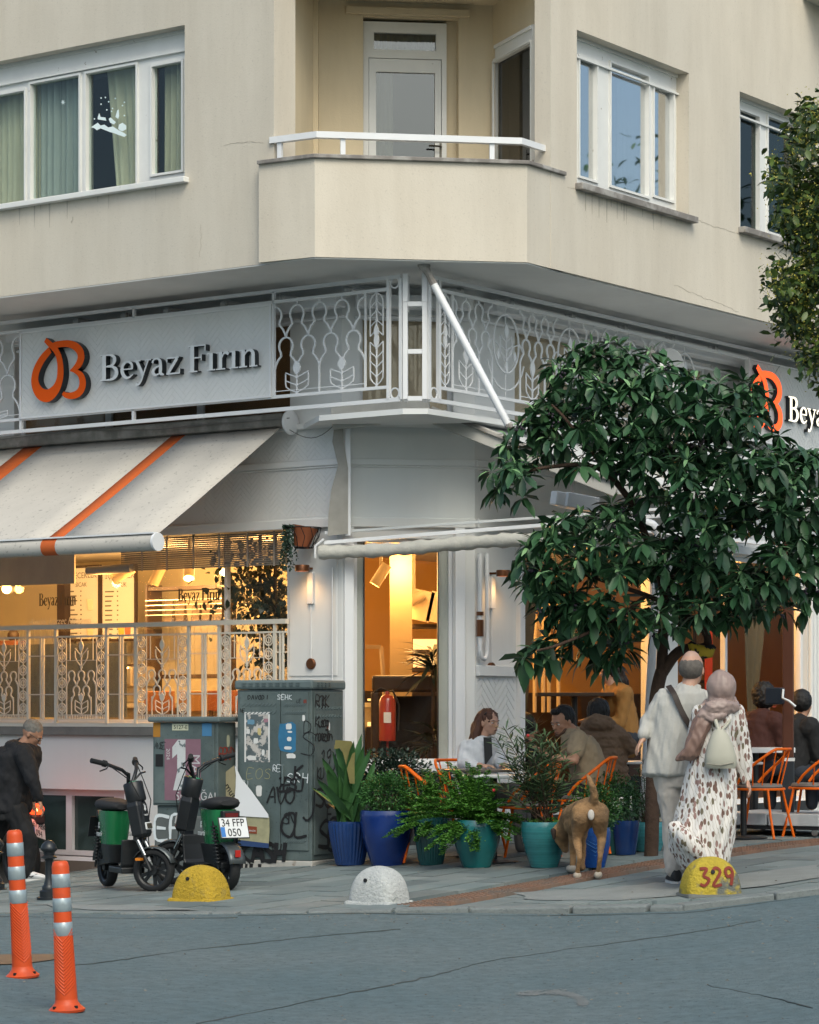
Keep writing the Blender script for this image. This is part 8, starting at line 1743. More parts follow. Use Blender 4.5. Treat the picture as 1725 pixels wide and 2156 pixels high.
t = thing('person', 'balding man in pale shirt and trousers walking away, dark strap across his back', 'person', gq)
b = MB(); Mh = head(b, P_(1457, 1410, .02), R(68), R(8), 1.12)
chain(b, [P_(1456, 1425, .02), P_(1450, 1448)], [.058, .062]); chain(b, [P_(1404, 1474), P_(1434, 1470), P_(1470, 1472), P_(1488, 1478)], [.035, .05, .05, .035])
eloft(b, [(P_(1437, 1455), .10, .07, 0), (P_(1438, 1480), .18, .10, 0), (P_(1430, 1530), .17, .11, 0), (P_(1422, 1580), .16, .11, 0), (P_(1420, 1620), .17, .12, 0)])
chain(b, [P_(1396, 1470), P_(1365, 1522, .03), P_(1354, 1556, -.05)], [.05, .038, .028]); hand(b, P_(1354, 1556, -.05), P_(1344, 1572, -.08) - P_(1354, 1556, -.05), V((1, .3, 0)), .15, .45)
chain(b, [P_(1488, 1474), P_(1512, 1525, .10), P_(1498, 1560, .28)], [.05, .038, .028]); hand(b, P_(1498, 1560, .28), V((-.3, 1, -.1)), V((-1, 0, 0)), .15)
hl, kl, al = P_(1405, 1630), P_(1419, 1735, .03), P_(1422, 1842, .02); hr, kr, ar = P_(1442, 1630), P_(1442, 1730, .22), P_(1446, 1822, .42)
chain(b, [hl, kl, al], [.085, .055, .04]); chain(b, [hr, kr, ar], [.085, .055, .04])
blob(b, 'body', SKIN, t, .0075, 3)
b = MB(); eloft(b, [(P_(1450, 1440), .060, .058, 0), (P_(1447, 1450), .095, .080, 0), (P_(1441, 1460), .185, .115, 0), (P_(1437, 1482), .215, .135, 0), (P_(1428, 1530), .200, .145, 0), (P_(1418, 1585), .205, .150, 0), (P_(1413, 1628), .215, .155, 0), (P_(1413, 1634), .19, .14, 0)], 32, 7, .035)
chain(b, [P_(1398, 1472), P_(1366, 1520, .02), P_(1357, 1545, -.04)], [.080, .066, .048]); chain(b, [P_(1482, 1474), P_(1512, 1524, .09), P_(1502, 1552, .24)], [.078, .064, .046])
chain(b, [P_(1432, 1447), P_(1449, 1438), P_(1470, 1447)], [.024, .026, .024])
blob(b, 'shirt', cloth('pale_linen_shirt', (.43, .425, .395)), t, .008, 3, (.018, 9, 3.0, 1))
b = MB(); eloft(b, [(P_(1420, 1605), .145, .115, 0), (P_(1421, 1640), .155, .12, 0), (P_(1422, 1658), .14, .11, 0)]); chain(b, [hl, kl, al + V((0, 0, .05))], [.110, .086, .076]); chain(b, [hr, kr, ar + V((0, 0, .06))], [.108, .085, .07]); blob(b, 'trousers', cloth('pale_beige_trousers', (.50, .46, .41)), t, .008, 3, (.016, 8, 4.5, 2))
b = MB(); ps = [P_(1408, 1444, -.04), P_(1420, 1462, -.125), P_(1432, 1490, -.15), P_(1448, 1520, -.155), P_(1470, 1552, -.12), P_(1482, 1572, -.05)]
pp = [V(p) for p in curve([tuple(p) for p in ps], 5)]; [b.bar(pp[i], pp[i + 1] + (pp[i + 1] - pp[i]) * .1, .042, .008, up=V((.1, -1, .2))) for i in range(len(pp) - 1)]; b.build('bag_strap', mat('dark_brown_strap', (.028, .018, .014), .6), t)
hairy('hair', mat('short_greying_hair', (.13, .115, .10), .8, var=.4, vs=40), t, lambda b: (b.sphere(Mh @ V((-.026, 0, .008)), (1, 1, 1), 16, 10, M=Mh.to_3x3().to_4x4() @ Mx.Diagonal((.092, .0845, .082, 1)))), .006, .002)
MB().sphere(Mh @ V((-.012, 0, .056)), (1, 1, 1), 16, 8, M=Mh.to_3x3().to_4x4() @ Mx.Diagonal((.086, .062, .070, 1))).build('bald_crown', mat('pink_scalp', (.45, .29, .22), .4, var=.1), t, smooth=80)
def shoe(par, a, yaw, m_, sole, L_=.28, h_=.10, nm='shoe'):
    M_ = Mx.Translation(a) @ Mx.Rotation(yaw, 4, 'Z'); b = MB(); rs = [[M_ @ V((x, w_ * math.cos(q), max(.022, .02 + hh * (.5 + .5 * math.sin(q))))) for q in [2 * PI * j / 14 for j in range(14)]] for x, w_, hh in ((-.085, .025, .06), (-.075, .038, h_), (-.02, .042, h_), (.04, .045, h_ * .75), (.11, .050, h_ * .55), (.165, .045, h_ * .42), (.19, .022, .03))]; o = b.rings(rs).build(nm, m_, par, smooth=60)
    b = MB(); out = [(-.09, .0), (-.08, .036), (0, .042), (.11, .052), (.17, .045), (.20, 0), (.17, -.045), (.11, -.052), (0, -.042), (-.08, -.036)]; b.prism(out, lambda x, y, h: M_ @ V((x, y, h)), .026); b.build('sole', sole, o); return o
WSO = mat('white_sole', (.6, .6, .58), .6); BSU = mat('black_shoe', (.015, .016, .018), .5)
g1_ = V((al.x, al.y, zg(al.x, al.y))); shoe(t, g1_, R(95), BSU, WSO); g2_ = V((ar.x, ar.y, zg(ar.x, ar.y) + .02)); shoe(t, g2_, R(80), BSU, WSO)
YW = YM - .36; gq = GY(1492, YW); P_ = lambda x, y, d=0.: W(x, y, YW + d)
t = thing('person', 'woman in dusty pink headscarf and long petal patterned white dress walking beside the man', 'person', gq)
b = MB(); Mh = head(b, P_(1519, 1448), R(75), R(4), 1.0, False); chain(b, [P_(1518, 1465), P_(1512, 1490)], [.05, .055])
eloft(b, [(P_(1511, 1480), .10, .07, 0), (P_(1511, 1510), .16, .10, 0), (P_(1505, 1580), .13, .10, 0), (P_(1498, 1640), .16, .12, 0), (P_(1490, 1740), .14, .11, 0)])
wr_ = P_(1573, 1642, .02); chain(b, [P_(1549, 1500), P_(1562, 1570, .05), wr_], [.045, .035, .024]); hand(b, wr_, P_(1582, 1668, -.02) - wr_, V((-1, .2, 0)), .15, .6)
wl_ = P_(1462, 1575, .18); chain(b, [P_(1474, 1500), P_(1462, 1550, .05), wl_], [.045, .035, .024]); hand(b, wl_, V((-.2, .9, -.1)), V((1, 0, 0)), .15, .6)
g1_ = GY(1480, YW + .05); g2_ = GY(1508, YW - .05); chain(b, [P_(1478, 1700), P_(1480, 1780), g1_ + V((0, 0, .07))], [.075, .05, .035]); chain(b, [P_(1508, 1700), P_(1508, 1780), g2_ + V((0, 0, .07))], [.075, .05, .035])
blob(b, 'body', SKIN, t, .0075, 3)
m = mat('petal_patterned_dress', (.60, .58, .55), .85, var=.06); N, L = m.node_tree.nodes, m.node_tree.links; bs_ = N['Principled BSDF']
if len([n for n in N if n.type == 'TEX_VORONOI']) == 0:
    tc = N.new('ShaderNodeTexCoord'); mp = N.new('ShaderNodeMapping'); mp.inputs['Scale'].default_value = (1.6, 1.2, .72); mp.inputs['Rotation'].default_value = (0, .5, 0); L.new(tc.outputs['Object'], mp.inputs[0]); vo = N.new('ShaderNodeTexVoronoi'); vo.inputs['Scale'].default_value = 21; L.new(mp.outputs[0], vo.inputs['Vector'])
    r1_ = N.new('ShaderNodeValToRGB'); r1_.color_ramp.elements[0].position = .37; r1_.color_ramp.elements[1].position = .41; r1_.color_ramp.elements[0].color = (1, 1, 1, 1); r1_.color_ramp.elements[1].color = (0, 0, 0, 1); L.new(vo.outputs['Distance'], r1_.inputs[0])
    r2_ = N.new('ShaderNodeValToRGB'); r2_.color_ramp.interpolation = 'CONSTANT'; r2_.color_ramp.elements[0].color = (.16, .095, .075, 1); r2_.color_ramp.elements[1].position = .45; r2_.color_ramp.elements[1].color = (.27, .17, .15, 1); e = r2_.color_ramp.elements.new(.72); e.color = (.15, .13, .085, 1); L.new(vo.outputs['Color'], r2_.inputs[0])
    mx = N.new('ShaderNodeMix'); mx.data_type = 'RGBA'; L.new(r1_.outputs[0], mx.inputs[0]); mx.inputs[6].default_value = (.62, .60, .57, 1); L.new(r2_.outputs[0], mx.inputs[7])
    wv = N.new('ShaderNodeTexWave'); wv.inputs['Scale'].default_value = 9; wv.inputs['Distortion'].default_value = 9; wv.inputs['Detail'].default_value = 3; L.new(mp.outputs[0], wv.inputs['Vector']); r3_ = N.new('ShaderNodeValToRGB'); r3_.color_ramp.elements[0].position = .02; r3_.color_ramp.elements[1].position = .05; r3_.color_ramp.elements[0].color = (.55, .5, .42, 1); r3_.color_ramp.elements[1].color = (1, 1, 1, 1); L.new(wv.outputs[1], r3_.inputs[0])
    m2 = N.new('ShaderNodeMix'); m2.data_type = 'RGBA'; m2.blend_type = 'MULTIPLY'; m2.inputs[0].default_value = 1; L.new(mx.outputs[2], m2.inputs[6]); L.new(r3_.outputs[0], m2.inputs[7]); L.new(m2.outputs[2], bs_.inputs['Base Color'])
DR = m
b = MB(); secs = []
for y, xl, xr, dy in ((1478, 1492, 1532, .07), (1488, 1474, 1552, .10), (1505, 1470, 1556, .12), (1540, 1466, 1548, .13), (1585, 1460, 1546, .14), (1640, 1444, 1551, .17), (1680, 1434, 1552, .20), (1720, 1420, 1550, .22), (1755, 1409, 1547, .24), (1785, 1412, 1541, .25), (1812, 1428, 1536, .25), (1832, 1440, 1530, .24)):
    k_ = YW / F_; secs.append((P_((xl + xr) / 2, y), (xr - xl) / 2 * k_, dy, 0))
fine = []
for i in range(len(secs) - 1):
    for f in (0, .34, .67): c, hx, hy, _ = [a for a in secs[i]]; c2_, hx2, hy2, _ = secs[i + 1]; fine.append((c.lerp(c2_, f), hx + (hx2 - hx) * f, hy + (hy2 - hy) * f, 0))
fine.append(secs[-1]); eloft(b, fine, 72, 13, .032); chain(b, [P_(1546, 1500), P_(1563, 1568, .04), P_(1568, 1600, .03), P_(1572, 1638, .02)], [.078, .072, .070, .040]); chain(b, [P_(1478, 1502), P_(1466, 1548, .05), P_(1464, 1570, .15)], [.075, .065, .045])
chain(b, [P_(1425, 1745, -.2), P_(1440, 1765, -.27), P_(1470, 1790, -.27), P_(1482, 1815, -.24)], [.05, .06, .05, .04])
blob(b, 'dress', DR, t, .008, 2, (.022, 7, 2.2, 3))
b = MB(); b.sphere(P_(1519, 1447, -.01), (.108, .115, .128), 20, 12); chain(b, [P_(1520, 1455), P_(1516, 1484)], [.100, .095]); blob(b, 'headscarf', mat('dusty_pink_satin', (.30, .225, .20), .42, var=.15, vs=6, bump=.12, bs=10), t, .008, 4, (.012, 8, 5, 5))
b = MB(); chain(b, [P_(1480, 1504, -.07), P_(1500, 1490, -.13), P_(1525, 1488, -.13), P_(1548, 1489, -.05), P_(1540, 1478, .06), P_(1500, 1480, .08), P_(1480, 1500, -.02)], [.05, .062, .06, .04, .05, .05, .05]); chain(b, [P_(1482, 1505, -.13), P_(1500, 1512, -.16), P_(1520, 1508, -.15)], [.045, .04, .03]); blob(b, 'scarf_wrap', mat('dusty_pink_satin', 0), t, .008, 3, (.016, 10, 14, 6))
b = MB(); eloft(b, [(P_(1492, 1500, -.10), .07, .04, 0), (P_(1478, 1525, -.13), .075, .045, 0), (P_(1466, 1555, -.14), .07, .045, 0), (P_(1458, 1575, -.13), .065, .045, 0), (P_(1448, 1592, -.12), .075, .04, 0), (P_(1436, 1602, -.10), .05, .03, 0)], 24, 5, .12); blob(b, 'scarf_tail', mat('brown_pink_satin', (.20, .125, .10), .45, var=.15, bump=.15, bs=10), t, .008, 3, (.014, 12, 5, 7))
b = MB(); rs = []
for z, hx, hy in ((1536, .035, .03), (1548, .065, .045), (1570, .095, .062), (1592, .115, .07), (1610, .118, .07), (1618, .105, .055)):
    c = P_(1517 + (z - 1575) * .04, z, -.215); rs.append([c + V((hx * math.copysign(abs(math.cos(a)) ** .8, math.cos(a)), hy * math.sin(a), 0)) for a in [2 * PI * j / 24 for j in range(24)]])
b.rings(rs).build('backpack', mat('cream_leather', (.40, .39, .32), .5, var=.08, bump=.05), t, smooth=60, bevel=0)
b = MB(); b.tube([P_(1514, 1538, -.21), P_(1506, 1515, -.17), P_(1505, 1503, -.15)], .016, 8); b.tube([P_(1520, 1538, -.21), P_(1536, 1520, -.13), P_(1545, 1500, -.02)], .012, 8); b.build('backpack_strap', mat('cream_leather', 0), t, smooth=60)
b = MB(); zq = [P_(1488, 1608, -.285), P_(1517, 1612, -.292), P_(1546, 1606, -.28)]; b.tube(zq, .004, 5); b.build('zip_seam', mat('grey_seam', (.22, .21, .17), .6), t)
for g_ in (g1_, g2_): shoe(t, g_, R(95), WSO, WSO, .24, .08)
YL = 26.4; gq = GY(60, YL); P_ = lambda x, y, d=0.: W(x, y, YL + d)
t = thing('person', 'grey haired man in black hoodie and trousers stooping beside the motorcycle, left edge', 'person', gq)
b = MB(); Mh = head(b, P_(68, 1546), R(-8), R(38), 1.05); chain(b, [P_(60, 1556), P_(46, 1574)], [.06, .065]); eloft(b, [(P_(42, 1574), .12, .13, 0), (P_(32, 1610), .16, .17, 0), (P_(22, 1660), .14, .15, 0), (P_(18, 1700), .15, .16, 0)])
w_ = P_(83, 1687, -.25); chain(b, [P_(50, 1584, -.2), P_(68, 1640, -.25), w_], [.055, .042, .028]); hand(b, w_, P_(90, 1704, -.25) - w_, V((-1, 0, -.3)), .17, .7)
w2_ = P_(70, 1690, .25); chain(b, [P_(40, 1584, .2), P_(55, 1640, .25), w2_], [.055, .042, .028]); hand(b, w2_, V((.3, 0, -1)), V((-1, 0, 0)), .17, .6)
h1, k1_, a1_ = P_(34, 1705, -.09), P_(58, 1772, -.12), P_(56, 1832, -.1); h2, k2_, a2_ = P_(8, 1705, .1), P_(-18, 1765, .1), P_(-52, 1820, .12); chain(b, [h1, k1_, a1_], [.09, .06, .045]); chain(b, [h2, k2_, a2_], [.09, .06, .045]); blob(b, 'body', SKIN2, t, .009, 3)
HOOD = cloth('black_hoodie_cloth', (.010, .011, .014)); b = MB(); eloft(b, [(P_(50, 1564), .10, .13, 0), (P_(42, 1574), .19, .20, 0), (P_(34, 1592), .235, .24, 0), (P_(28, 1630), .235, .23, 0), (P_(22, 1670), .205, .21, 0), (P_(18, 1706), .205, .21, 0), (P_(18, 1712), .18, .19, 0)], 28, 6, .03); chain(b, [P_(50, 1588, -.22), P_(68, 1640, -.26), P_(81, 1680, -.25)], [.095, .075, .05]); chain(b, [P_(40, 1588, .2), P_(55, 1640, .25), P_(68, 1682, .25)], [.09, .07, .05]); chain(b, [P_(30, 1572, -.12), P_(24, 1578, 0), P_(30, 1572, .12), P_(46, 1566, .1)], [.07, .085, .07, .05]); blob(b, 'hoodie', HOOD, t, .010, 3, (.02, 8, 6, 11))
b = MB(); eloft(b, [(P_(18, 1695), .18, .19, 0), (P_(20, 1725), .17, .18, 0)]); chain(b, [h1, k1_, a1_], [.125, .095, .085]); chain(b, [h2, k2_, a2_], [.125, .095, .08]); blob(b, 'trousers', cloth('black_trouser_cloth', (.009, .010, .012)), t, .010, 3, (.018, 8, 5, 12))
hairy('hair', HG, t, lambda b: (b.sphere(Mh @ V((-.026, 0, .045)), (1, 1, 1), 16, 10, M=Mh.to_3x3().to_4x4() @ Mx.Diagonal((.100, .084, .085, 1))),), .006, .004)
facebits(Mh, t, brow=(.12, .11, .10), lips=(.22, .10, .08))
b = MB(); T = lambda x, y, z: Mh @ V((x, y, z)); b.tube([T(.10, -.055, .004), T(.05, -.08, .006), T(-.005, -.085, .004)], .003, 5); b.tube([T(.10 + .012 * math.cos(a), -.034 + .02 * math.sin(a), .0 + .015 * math.cos(a)) for a in [2 * PI * j / 10 for j in range(10)]], .002, 4, closed=True); b.build('glasses', BLK, t)
gs = V((a1_.x, a1_.y, zg(a1_.x, a1_.y))); WSH = mat('white_trainer', (.6, .61, .62), .5); o = shoe(t, gs, R(-6), WSH, WSO, .3, .11); b = MB(); b.ribbon([(0, 0), (.03, -.012), (.09, .02)], [.004, .014, .003], lambda x, y, h: gs + V((x + .02, -.052 - h, .055 + y)), .003); b.build('swoosh_mark', BLK, o)
gs = V((a2_.x, a2_.y, zg(a2_.x, a2_.y) + .01)); shoe(t, gs, R(-6), WSH, WSO, .3, .11)
def seat_legs(b, hp, fw, gz, r=(.08, .055, .04), dx=.09):
    n = V((-fw.y, fw.x, 0))
    for sd in (-1, 1): k = hp + fw * .42 + n * dx * sd + V((0, 0, .02)); chain(b, [hp + n * dx * sd, k, V((k.x + fw.x * .05, k.y + fw.y * .05, gz + .06))], list(r))
YS = 24.5; P_ = lambda x, y, d=0.: W(x, y, YS + d); gq = GY(1005, YS)
t = thing('person', 'smiling woman with long auburn hair in a white jacket seated behind the dark table', 'person', gq); fw = V((.9, -.35, 0)).normalized(); hp = V((gq.x - .02, gq.y, gq.z + .52))
b = MB(); Mh = head(b, P_(1030, 1521), R(-48), R(5), 1.0); chain(b, [P_(1025, 1532), P_(1016, 1556)], [.048, .052]); eloft(b, [(P_(1014, 1556), .11, .08, 0), (P_(1011, 1580), .15, .10, 0), (P_(1008, 1620), .12, .09, 0), (hp + V((0, 0, .05)), .16, .12, 0)]); seat_legs(b, hp, fw, gq.z)
chain(b, [P_(984, 1572, -.02), P_(978, 1610, -.1), P_(1012, 1612, -.35)], [.045, .036, .026]); hand(b, P_(1012, 1612, -.35), V((1, -.4, 0)), V((0, 0, -1)), .15, .4); chain(b, [P_(1040, 1570, .1), P_(1056, 1602, 0), P_(1060, 1610, -.2)], [.045, .036, .026]); hand(b, P_(1060, 1610, -.2), V((.2, -1, 0)), V((0, 0, -1)), .15, .4); blob(b, 'body', SKIN, t, .0075, 3)
WJ = cloth('white_denim_jacket', (.56, .58, .60)); b = MB(); eloft(b, [(P_(1016, 1550), .08, .08, 0), (P_(1014, 1560), .15, .11, 0), (P_(1012, 1575), .175, .135, 0), (P_(1008, 1610), .165, .14, 0), (P_(1005, 1650), .175, .15, 0)], 28, 5, .03); chain(b, [P_(985, 1574), P_(978, 1610, -.08), P_(1004, 1614, -.30)], [.075, .066, .05]); chain(b, [P_(1042, 1574, .05), P_(1052, 1604, -.05), P_(1058, 1612, -.18)], [.07, .06, .05]); chain(b, [P_(1006, 1556, -.06), P_(1022, 1564, -.12)], [.028, .022]); chain(b, [P_(1034, 1556, -.06), P_(1030, 1566, -.12)], [.028, .022]); blob(b, 'jacket', WJ, t, .008, 3, (.014, 9, 6, 21))
b = MB(); b.prism([P_(x, y) .to_tuple()[::2] for x, y in ((1017, 1552), (1034, 1552), (1036, 1590), (1020, 1612))], lambda x, z, h: V((x, YS - .165 - h, z)), .02); b.build('black_top', BLK, t)
b = MB(); seat_legs(b, hp, fw, gq.z, (.10, .075, .06)); blob(b, 'trousers', cloth('grey_trousers', (.12, .12, .12)), t, .012, 3)
def hf(b):
    b.sphere(Mh @ V((-.022, 0, .035)), (1, 1, 1), 16, 10, M=Mh.to_3x3().to_4x4() @ Mx.Diagonal((.103, .088, .092, 1))); chain(b, [P_(1020, 1514, .05), P_(1006, 1535, .05), P_(998, 1556, .02), P_(990, 1562, 0)], [.07, .065, .045, .02]); chain(b, [P_(1012, 1512, .0), P_(1003, 1545, -.04), P_(1000, 1568, -.07)], [.05, .045, .02])
hairy('hair', HA, t, hf, .007, .008, 45, 6); facebits(Mh, t, lips=(.36, .07, .06)); b = MB(); b.tube([Mh @ V((.02, y, .115 - abs(y) * .5)) for y in (-.08, -.04, 0, .04, .08)], .007, 6); b.build('sunglasses', BLK, t, smooth=60)
YS = 23.85; P_ = lambda x, y, d=0.: W(x, y, YS + d); gq = GY(1246, YS)
t = thing('person', 'dark haired man in a tan polo shirt leaning forward at the cafe table', 'person', gq); fw = V((-.95, -.15, 0)).normalized(); hp = V((gq.x, gq.y, gq.z + .52))
b = MB(); Mh = head(b, P_(1184, 1519), R(222), R(20), 1.06); chain(b, [P_(1194, 1530), P_(1212, 1548)], [.055, .062]); eloft(b, [(P_(1218, 1548), .11, .13, 0), (P_(1228, 1575), .13, .15, 0), (P_(1238, 1605), .12, .14, 0), (hp + V((0, 0, .05)), .14, .15, 0)]); seat_legs(b, hp, fw, gq.z)
w1_ = P_(1156, 1594, -.28); chain(b, [P_(1214, 1560, -.16), P_(1209, 1602, -.28), w1_], [.058, .042, .028]); hand(b, w1_, P_(1143, 1576, -.28) - w1_, V((-.6, 0, -.6)), .16, .9); w2_ = P_(1148, 1592, .05); chain(b, [P_(1206, 1560, .15), P_(1192, 1600, .2), w2_], [.055, .042, .028]); hand(b, w2_, P_(1136, 1574, .02) - w2_, V((-.4, 0, -.6)), .16, .9); blob(b, 'body', SKIN2, t, .0075, 3)
b = MB(); eloft(b, [(P_(1206, 1545), .09, .10, 0), (P_(1214, 1550), .135, .17, 0), (P_(1222, 1566), .165, .20, 0), (P_(1233, 1595), .165, .19, 0), (P_(1241, 1625), .165, .19, 0), (P_(1245, 1652), .17, .19, 0)], 28, 6, .03); chain(b, [P_(1216, 1558, -.15), P_(1212, 1580, -.22)], [.088, .080]); chain(b, [P_(1208, 1558, .15), P_(1200, 1580, .18)], [.085, .078]); chain(b, [P_(1200, 1544, -.04), P_(1212, 1540, .0)], [.045, .05]); blob(b, 'polo_shirt', cloth('tan_polo_cloth', (.29, .225, .145)), t, .008, 3, (.014, 9, 7, 31))
b = MB(); seat_legs(b, hp, fw, gq.z, (.11, .08, .065)); blob(b, 'trousers', cloth('black_trouser_cloth', 0), t, .012, 3)
hairy('hair', HK, t, lambda b: (b.sphere(Mh @ V((-.034, 0, .032)), (1, 1, 1), 16, 10, M=Mh.to_3x3().to_4x4() @ Mx.Diagonal((.102, .088, .102, 1))), b.sphere(Mh @ V((.05, 0, .10)), (.045, .055, .03), 10, 6)), .006, .006); facebits(Mh, t, brow=(.01, .008, .006))
hairy('stubble', mat('stubble_shadow', (.10, .055, .04), .8), t, lambda b: chain(b, [Mh @ V((.04, -.05, -.06)), Mh @ V((.072, -.01, -.092)), Mh @ V((.04, .05, -.06))], [.020, .024, .020]), .006, .001)
YS = 24.95; P_ = lambda x, y, d=0.: W(x, y, YS + d); gq = GY(1272, YS)
t = thing('person', 'person with dark hair in a brown hooded puffer jacket seated behind the man in tan', 'person', gq); fw = V((.8, .4, 0)).normalized(); hp = V((gq.x, gq.y, gq.z + .50))
b = MB(); Mh = head(b, P_(1262, 1500), R(20), R(15), 1.0); chain(b, [P_(1262, 1512), P_(1262, 1530)], [.05, .055]); eloft(b, [(P_(1262, 1530), .12, .10, 0), (P_(1268, 1570), .16, .13, 0), (P_(1274, 1610), .15, .13, 0), (hp, .16, .14, 0)]); seat_legs(b, hp, fw, gq.z); chain(b, [P_(1292, 1542, -.05), P_(1326, 1574, 0), P_(1306, 1590, .1)], [.05, .04, .028]); hand(b, P_(1306, 1590, .1), V((.3, 1, 0)), V((0, 0, -1)), .15); blob(b, 'body', SKIN2, t, .009, 3)
PUF = cloth('brown_puffer_nylon', (.165, .105, .065)); b = MB(); secs = []
for i in range(22):
    f = i / 21; y = 1528 + 122 * f; secs.append((P_(1262 + 16 * f, y), (.13 + .085 * min(1, f * 6)) * (1 + .035 * math.sin(i * 2.1)), (.10 + .07 * min(1, f * 6)) * (1 + .035 * math.sin(i * 2.1)), 0))
eloft(b, secs, 28); chain(b, [P_(1290, 1540, -.03), P_(1308, 1556, -.03), P_(1324, 1572, 0), P_(1306, 1586, .08)], [.085, .088, .082, .06]); chain(b, [P_(1236, 1540, 0), P_(1228, 1575, .1), P_(1240, 1600, .3)], [.08, .08, .06]); chain(b, [P_(1240, 1526, .0), P_(1252, 1522, -.10), P_(1276, 1524, -.10), P_(1290, 1532, 0)], [.07, .08, .075, .05]); blob(b, 'puffer_jacket', PUF, t, .009, 3, (.016, 12, 16, 41))
hairy('hair', HK, t, lambda b: (b.sphere(P_(1260, 1497, 0), (.108, .115, .125), 16, 10), chain(b, [P_(1258, 1500, -.03), P_(1254, 1522, -.06)], [.09, .07])), .009, .008)
b = MB(); seat_legs(b, hp, fw, gq.z, (.10, .08, .065)); blob(b, 'trousers', cloth('black_trouser_cloth', 0), t, .014, 3)
def diner(px, py, Y, lab, top, hairm, rz, lean=0., hs=1.0, curly=False, skin=SKIN2):
    c = W(px, py, Y); gz = ZFI; t = thing('person', lab, 'person', V((c.x, c.y, gz))); fw = V((math.cos(rz), math.sin(rz), 0)); n = V((-fw.y, fw.x, 0)); b = MB(); Mh = head(b, c, rz, R(12), hs); nk = c + V((0, 0, -.14)) - fw * .02; ch = nk - fw * .06 + V((0, 0, -.12)); hp = ch - fw * .1 + V((0, 0, -.42))
    chain(b, [c + V((0, 0, -.05)), nk], [.05, .055]); chain(b, [ch + n * .15, ch - n * .15], [.08, .08]); chain(b, [ch, hp], [.12, .12]); el_ = [ch + n * .2 * s_ + V((0, 0, -.26)) + fw * .05 for s_ in (-1, 1)]
    for s_, e_ in zip((-1, 1), el_): chain(b, [ch + n * .18 * s_, e_, e_ + fw * .24 - n * .06 * s_ + V((0, 0, .02))], [.05, .04, .027]); hand(b, e_ + fw * .24 - n * .06 * s_ + V((0, 0, .02)), fw, V((0, 0, -1)), .15)
    for s_ in (-1, 1): k = hp + fw * .42 + n * .1 * s_; chain(b, [hp + n * .09 * s_, k, V((k.x, k.y, gz + .05))], [.08, .055, .04])
    blob(b, 'body', skin, t, .012, 3); b = MB(); chain(b, [ch + n * .15 + V((0, 0, .02)), ch - n * .15 + V((0, 0, .02))], [.11, .11]); chain(b, [ch, hp + V((0, 0, -.03))], [.165, .165])
    for s_, e_ in zip((-1, 1), el_): chain(b, [ch + n * .18 * s_, e_, e_ + fw * .17 - n * .05 * s_], [.078, .065, .05])
    blob(b, 'top', top, t, .012, 3, (.015, 9, 6, px)); b = MB()
    for s_ in (-1, 1): k = hp + fw * .42 + n * .1 * s_; chain(b, [hp + n * .09 * s_, k, V((k.x, k.y, gz + .08))], [.10, .08, .065])
    blob(b, 'trousers', cloth('dark_denim', (.02, .025, .035)), t, .014, 3); rr = .125 if curly else .108; hairy('hair', hairm, t, lambda b: (b.sphere(Mh @ V((-.035, 0, .025)), (rr, rr * .95, rr * 1.12), 14, 8),), .009, .014 if curly else .006, 30, 30); return t, Mh
t, Mh = diner(1283, 1412, 27.3, 'woman with long wavy dark hair in a mustard top seated inside the right window', cloth('mustard_top', (.26, .13, .035)), HB, R(200), skin=SKIN)
hairy('long_hair', HB, t, lambda b: chain(b, [Mh @ V((-.05, 0, .03)), Mh @ V((-.09, 0, -.12)), Mh @ V((-.10, 0, -.28))], [.09, .085, .04]), .009, .02, 20, 12)
diner(1612, 1470, 27.3, 'curly dark haired diner in a dark red top, seen from behind on the right', cloth('dark_red_top', (.045, .012, .008)), HK, R(50), curly=True)
diner(1692, 1482, 27.5, 'dark haired diner in black beside the parasol post at the right', cloth('black_top_cloth', (.010, .010, .011)), HK, R(40))
diner(1112, 1532, 26.75, 'dark figure seated inside the glass left of the man in tan', cloth('black_top_cloth', 0), HK, R(30))
tt = thing('cafe_table', 'small dark table with glasses inside the first right window', 'table', V((W(1210, 1458, 27.1).x, 27.1, ZFI))); q = tt.location + V((0, 0, 0)); zt3 = W(0, 1458, 27.1).z
b = MB(); b.box((q.x, q.y, zt3 - .02), (.75, .5, .035)); b.build('tabletop', WD, tt, bevel=.004); b = MB(); b.tube([q, V((q.x, q.y, zt3 - .04))], .035, 8); b.build('column', BLK, tt)
GLT = mat('tumbler_glass', (.35, .28, .18), .1, spec=.8, alpha=.6)
for px, k in ((1186, 'left'), (1197, 'right')): qq = W(px, 1456, 27.0); qq.z = zt3; o = MB().lathe([(0, 0), (.03, 0), (.036, .10), (.032, .10), (.027, .01), (0, .01)], (0, 0, 0), 12, cap=False).build('drinking_glass', GLT, at=qq, smooth=40); tag(o, k + ' tumbler on the table inside the first right window', 'glass')
qq = W(1219, 1452, 27.0); qq.z = zt3 + .07; o = MB().box((0, 0, 0), (.09, .02, .14)).build('table_card', mat('pale_card', (.45, .42, .38), .6), at=qq); tag(o, 'white standing menu card on the table inside the first right window', 'menu card')
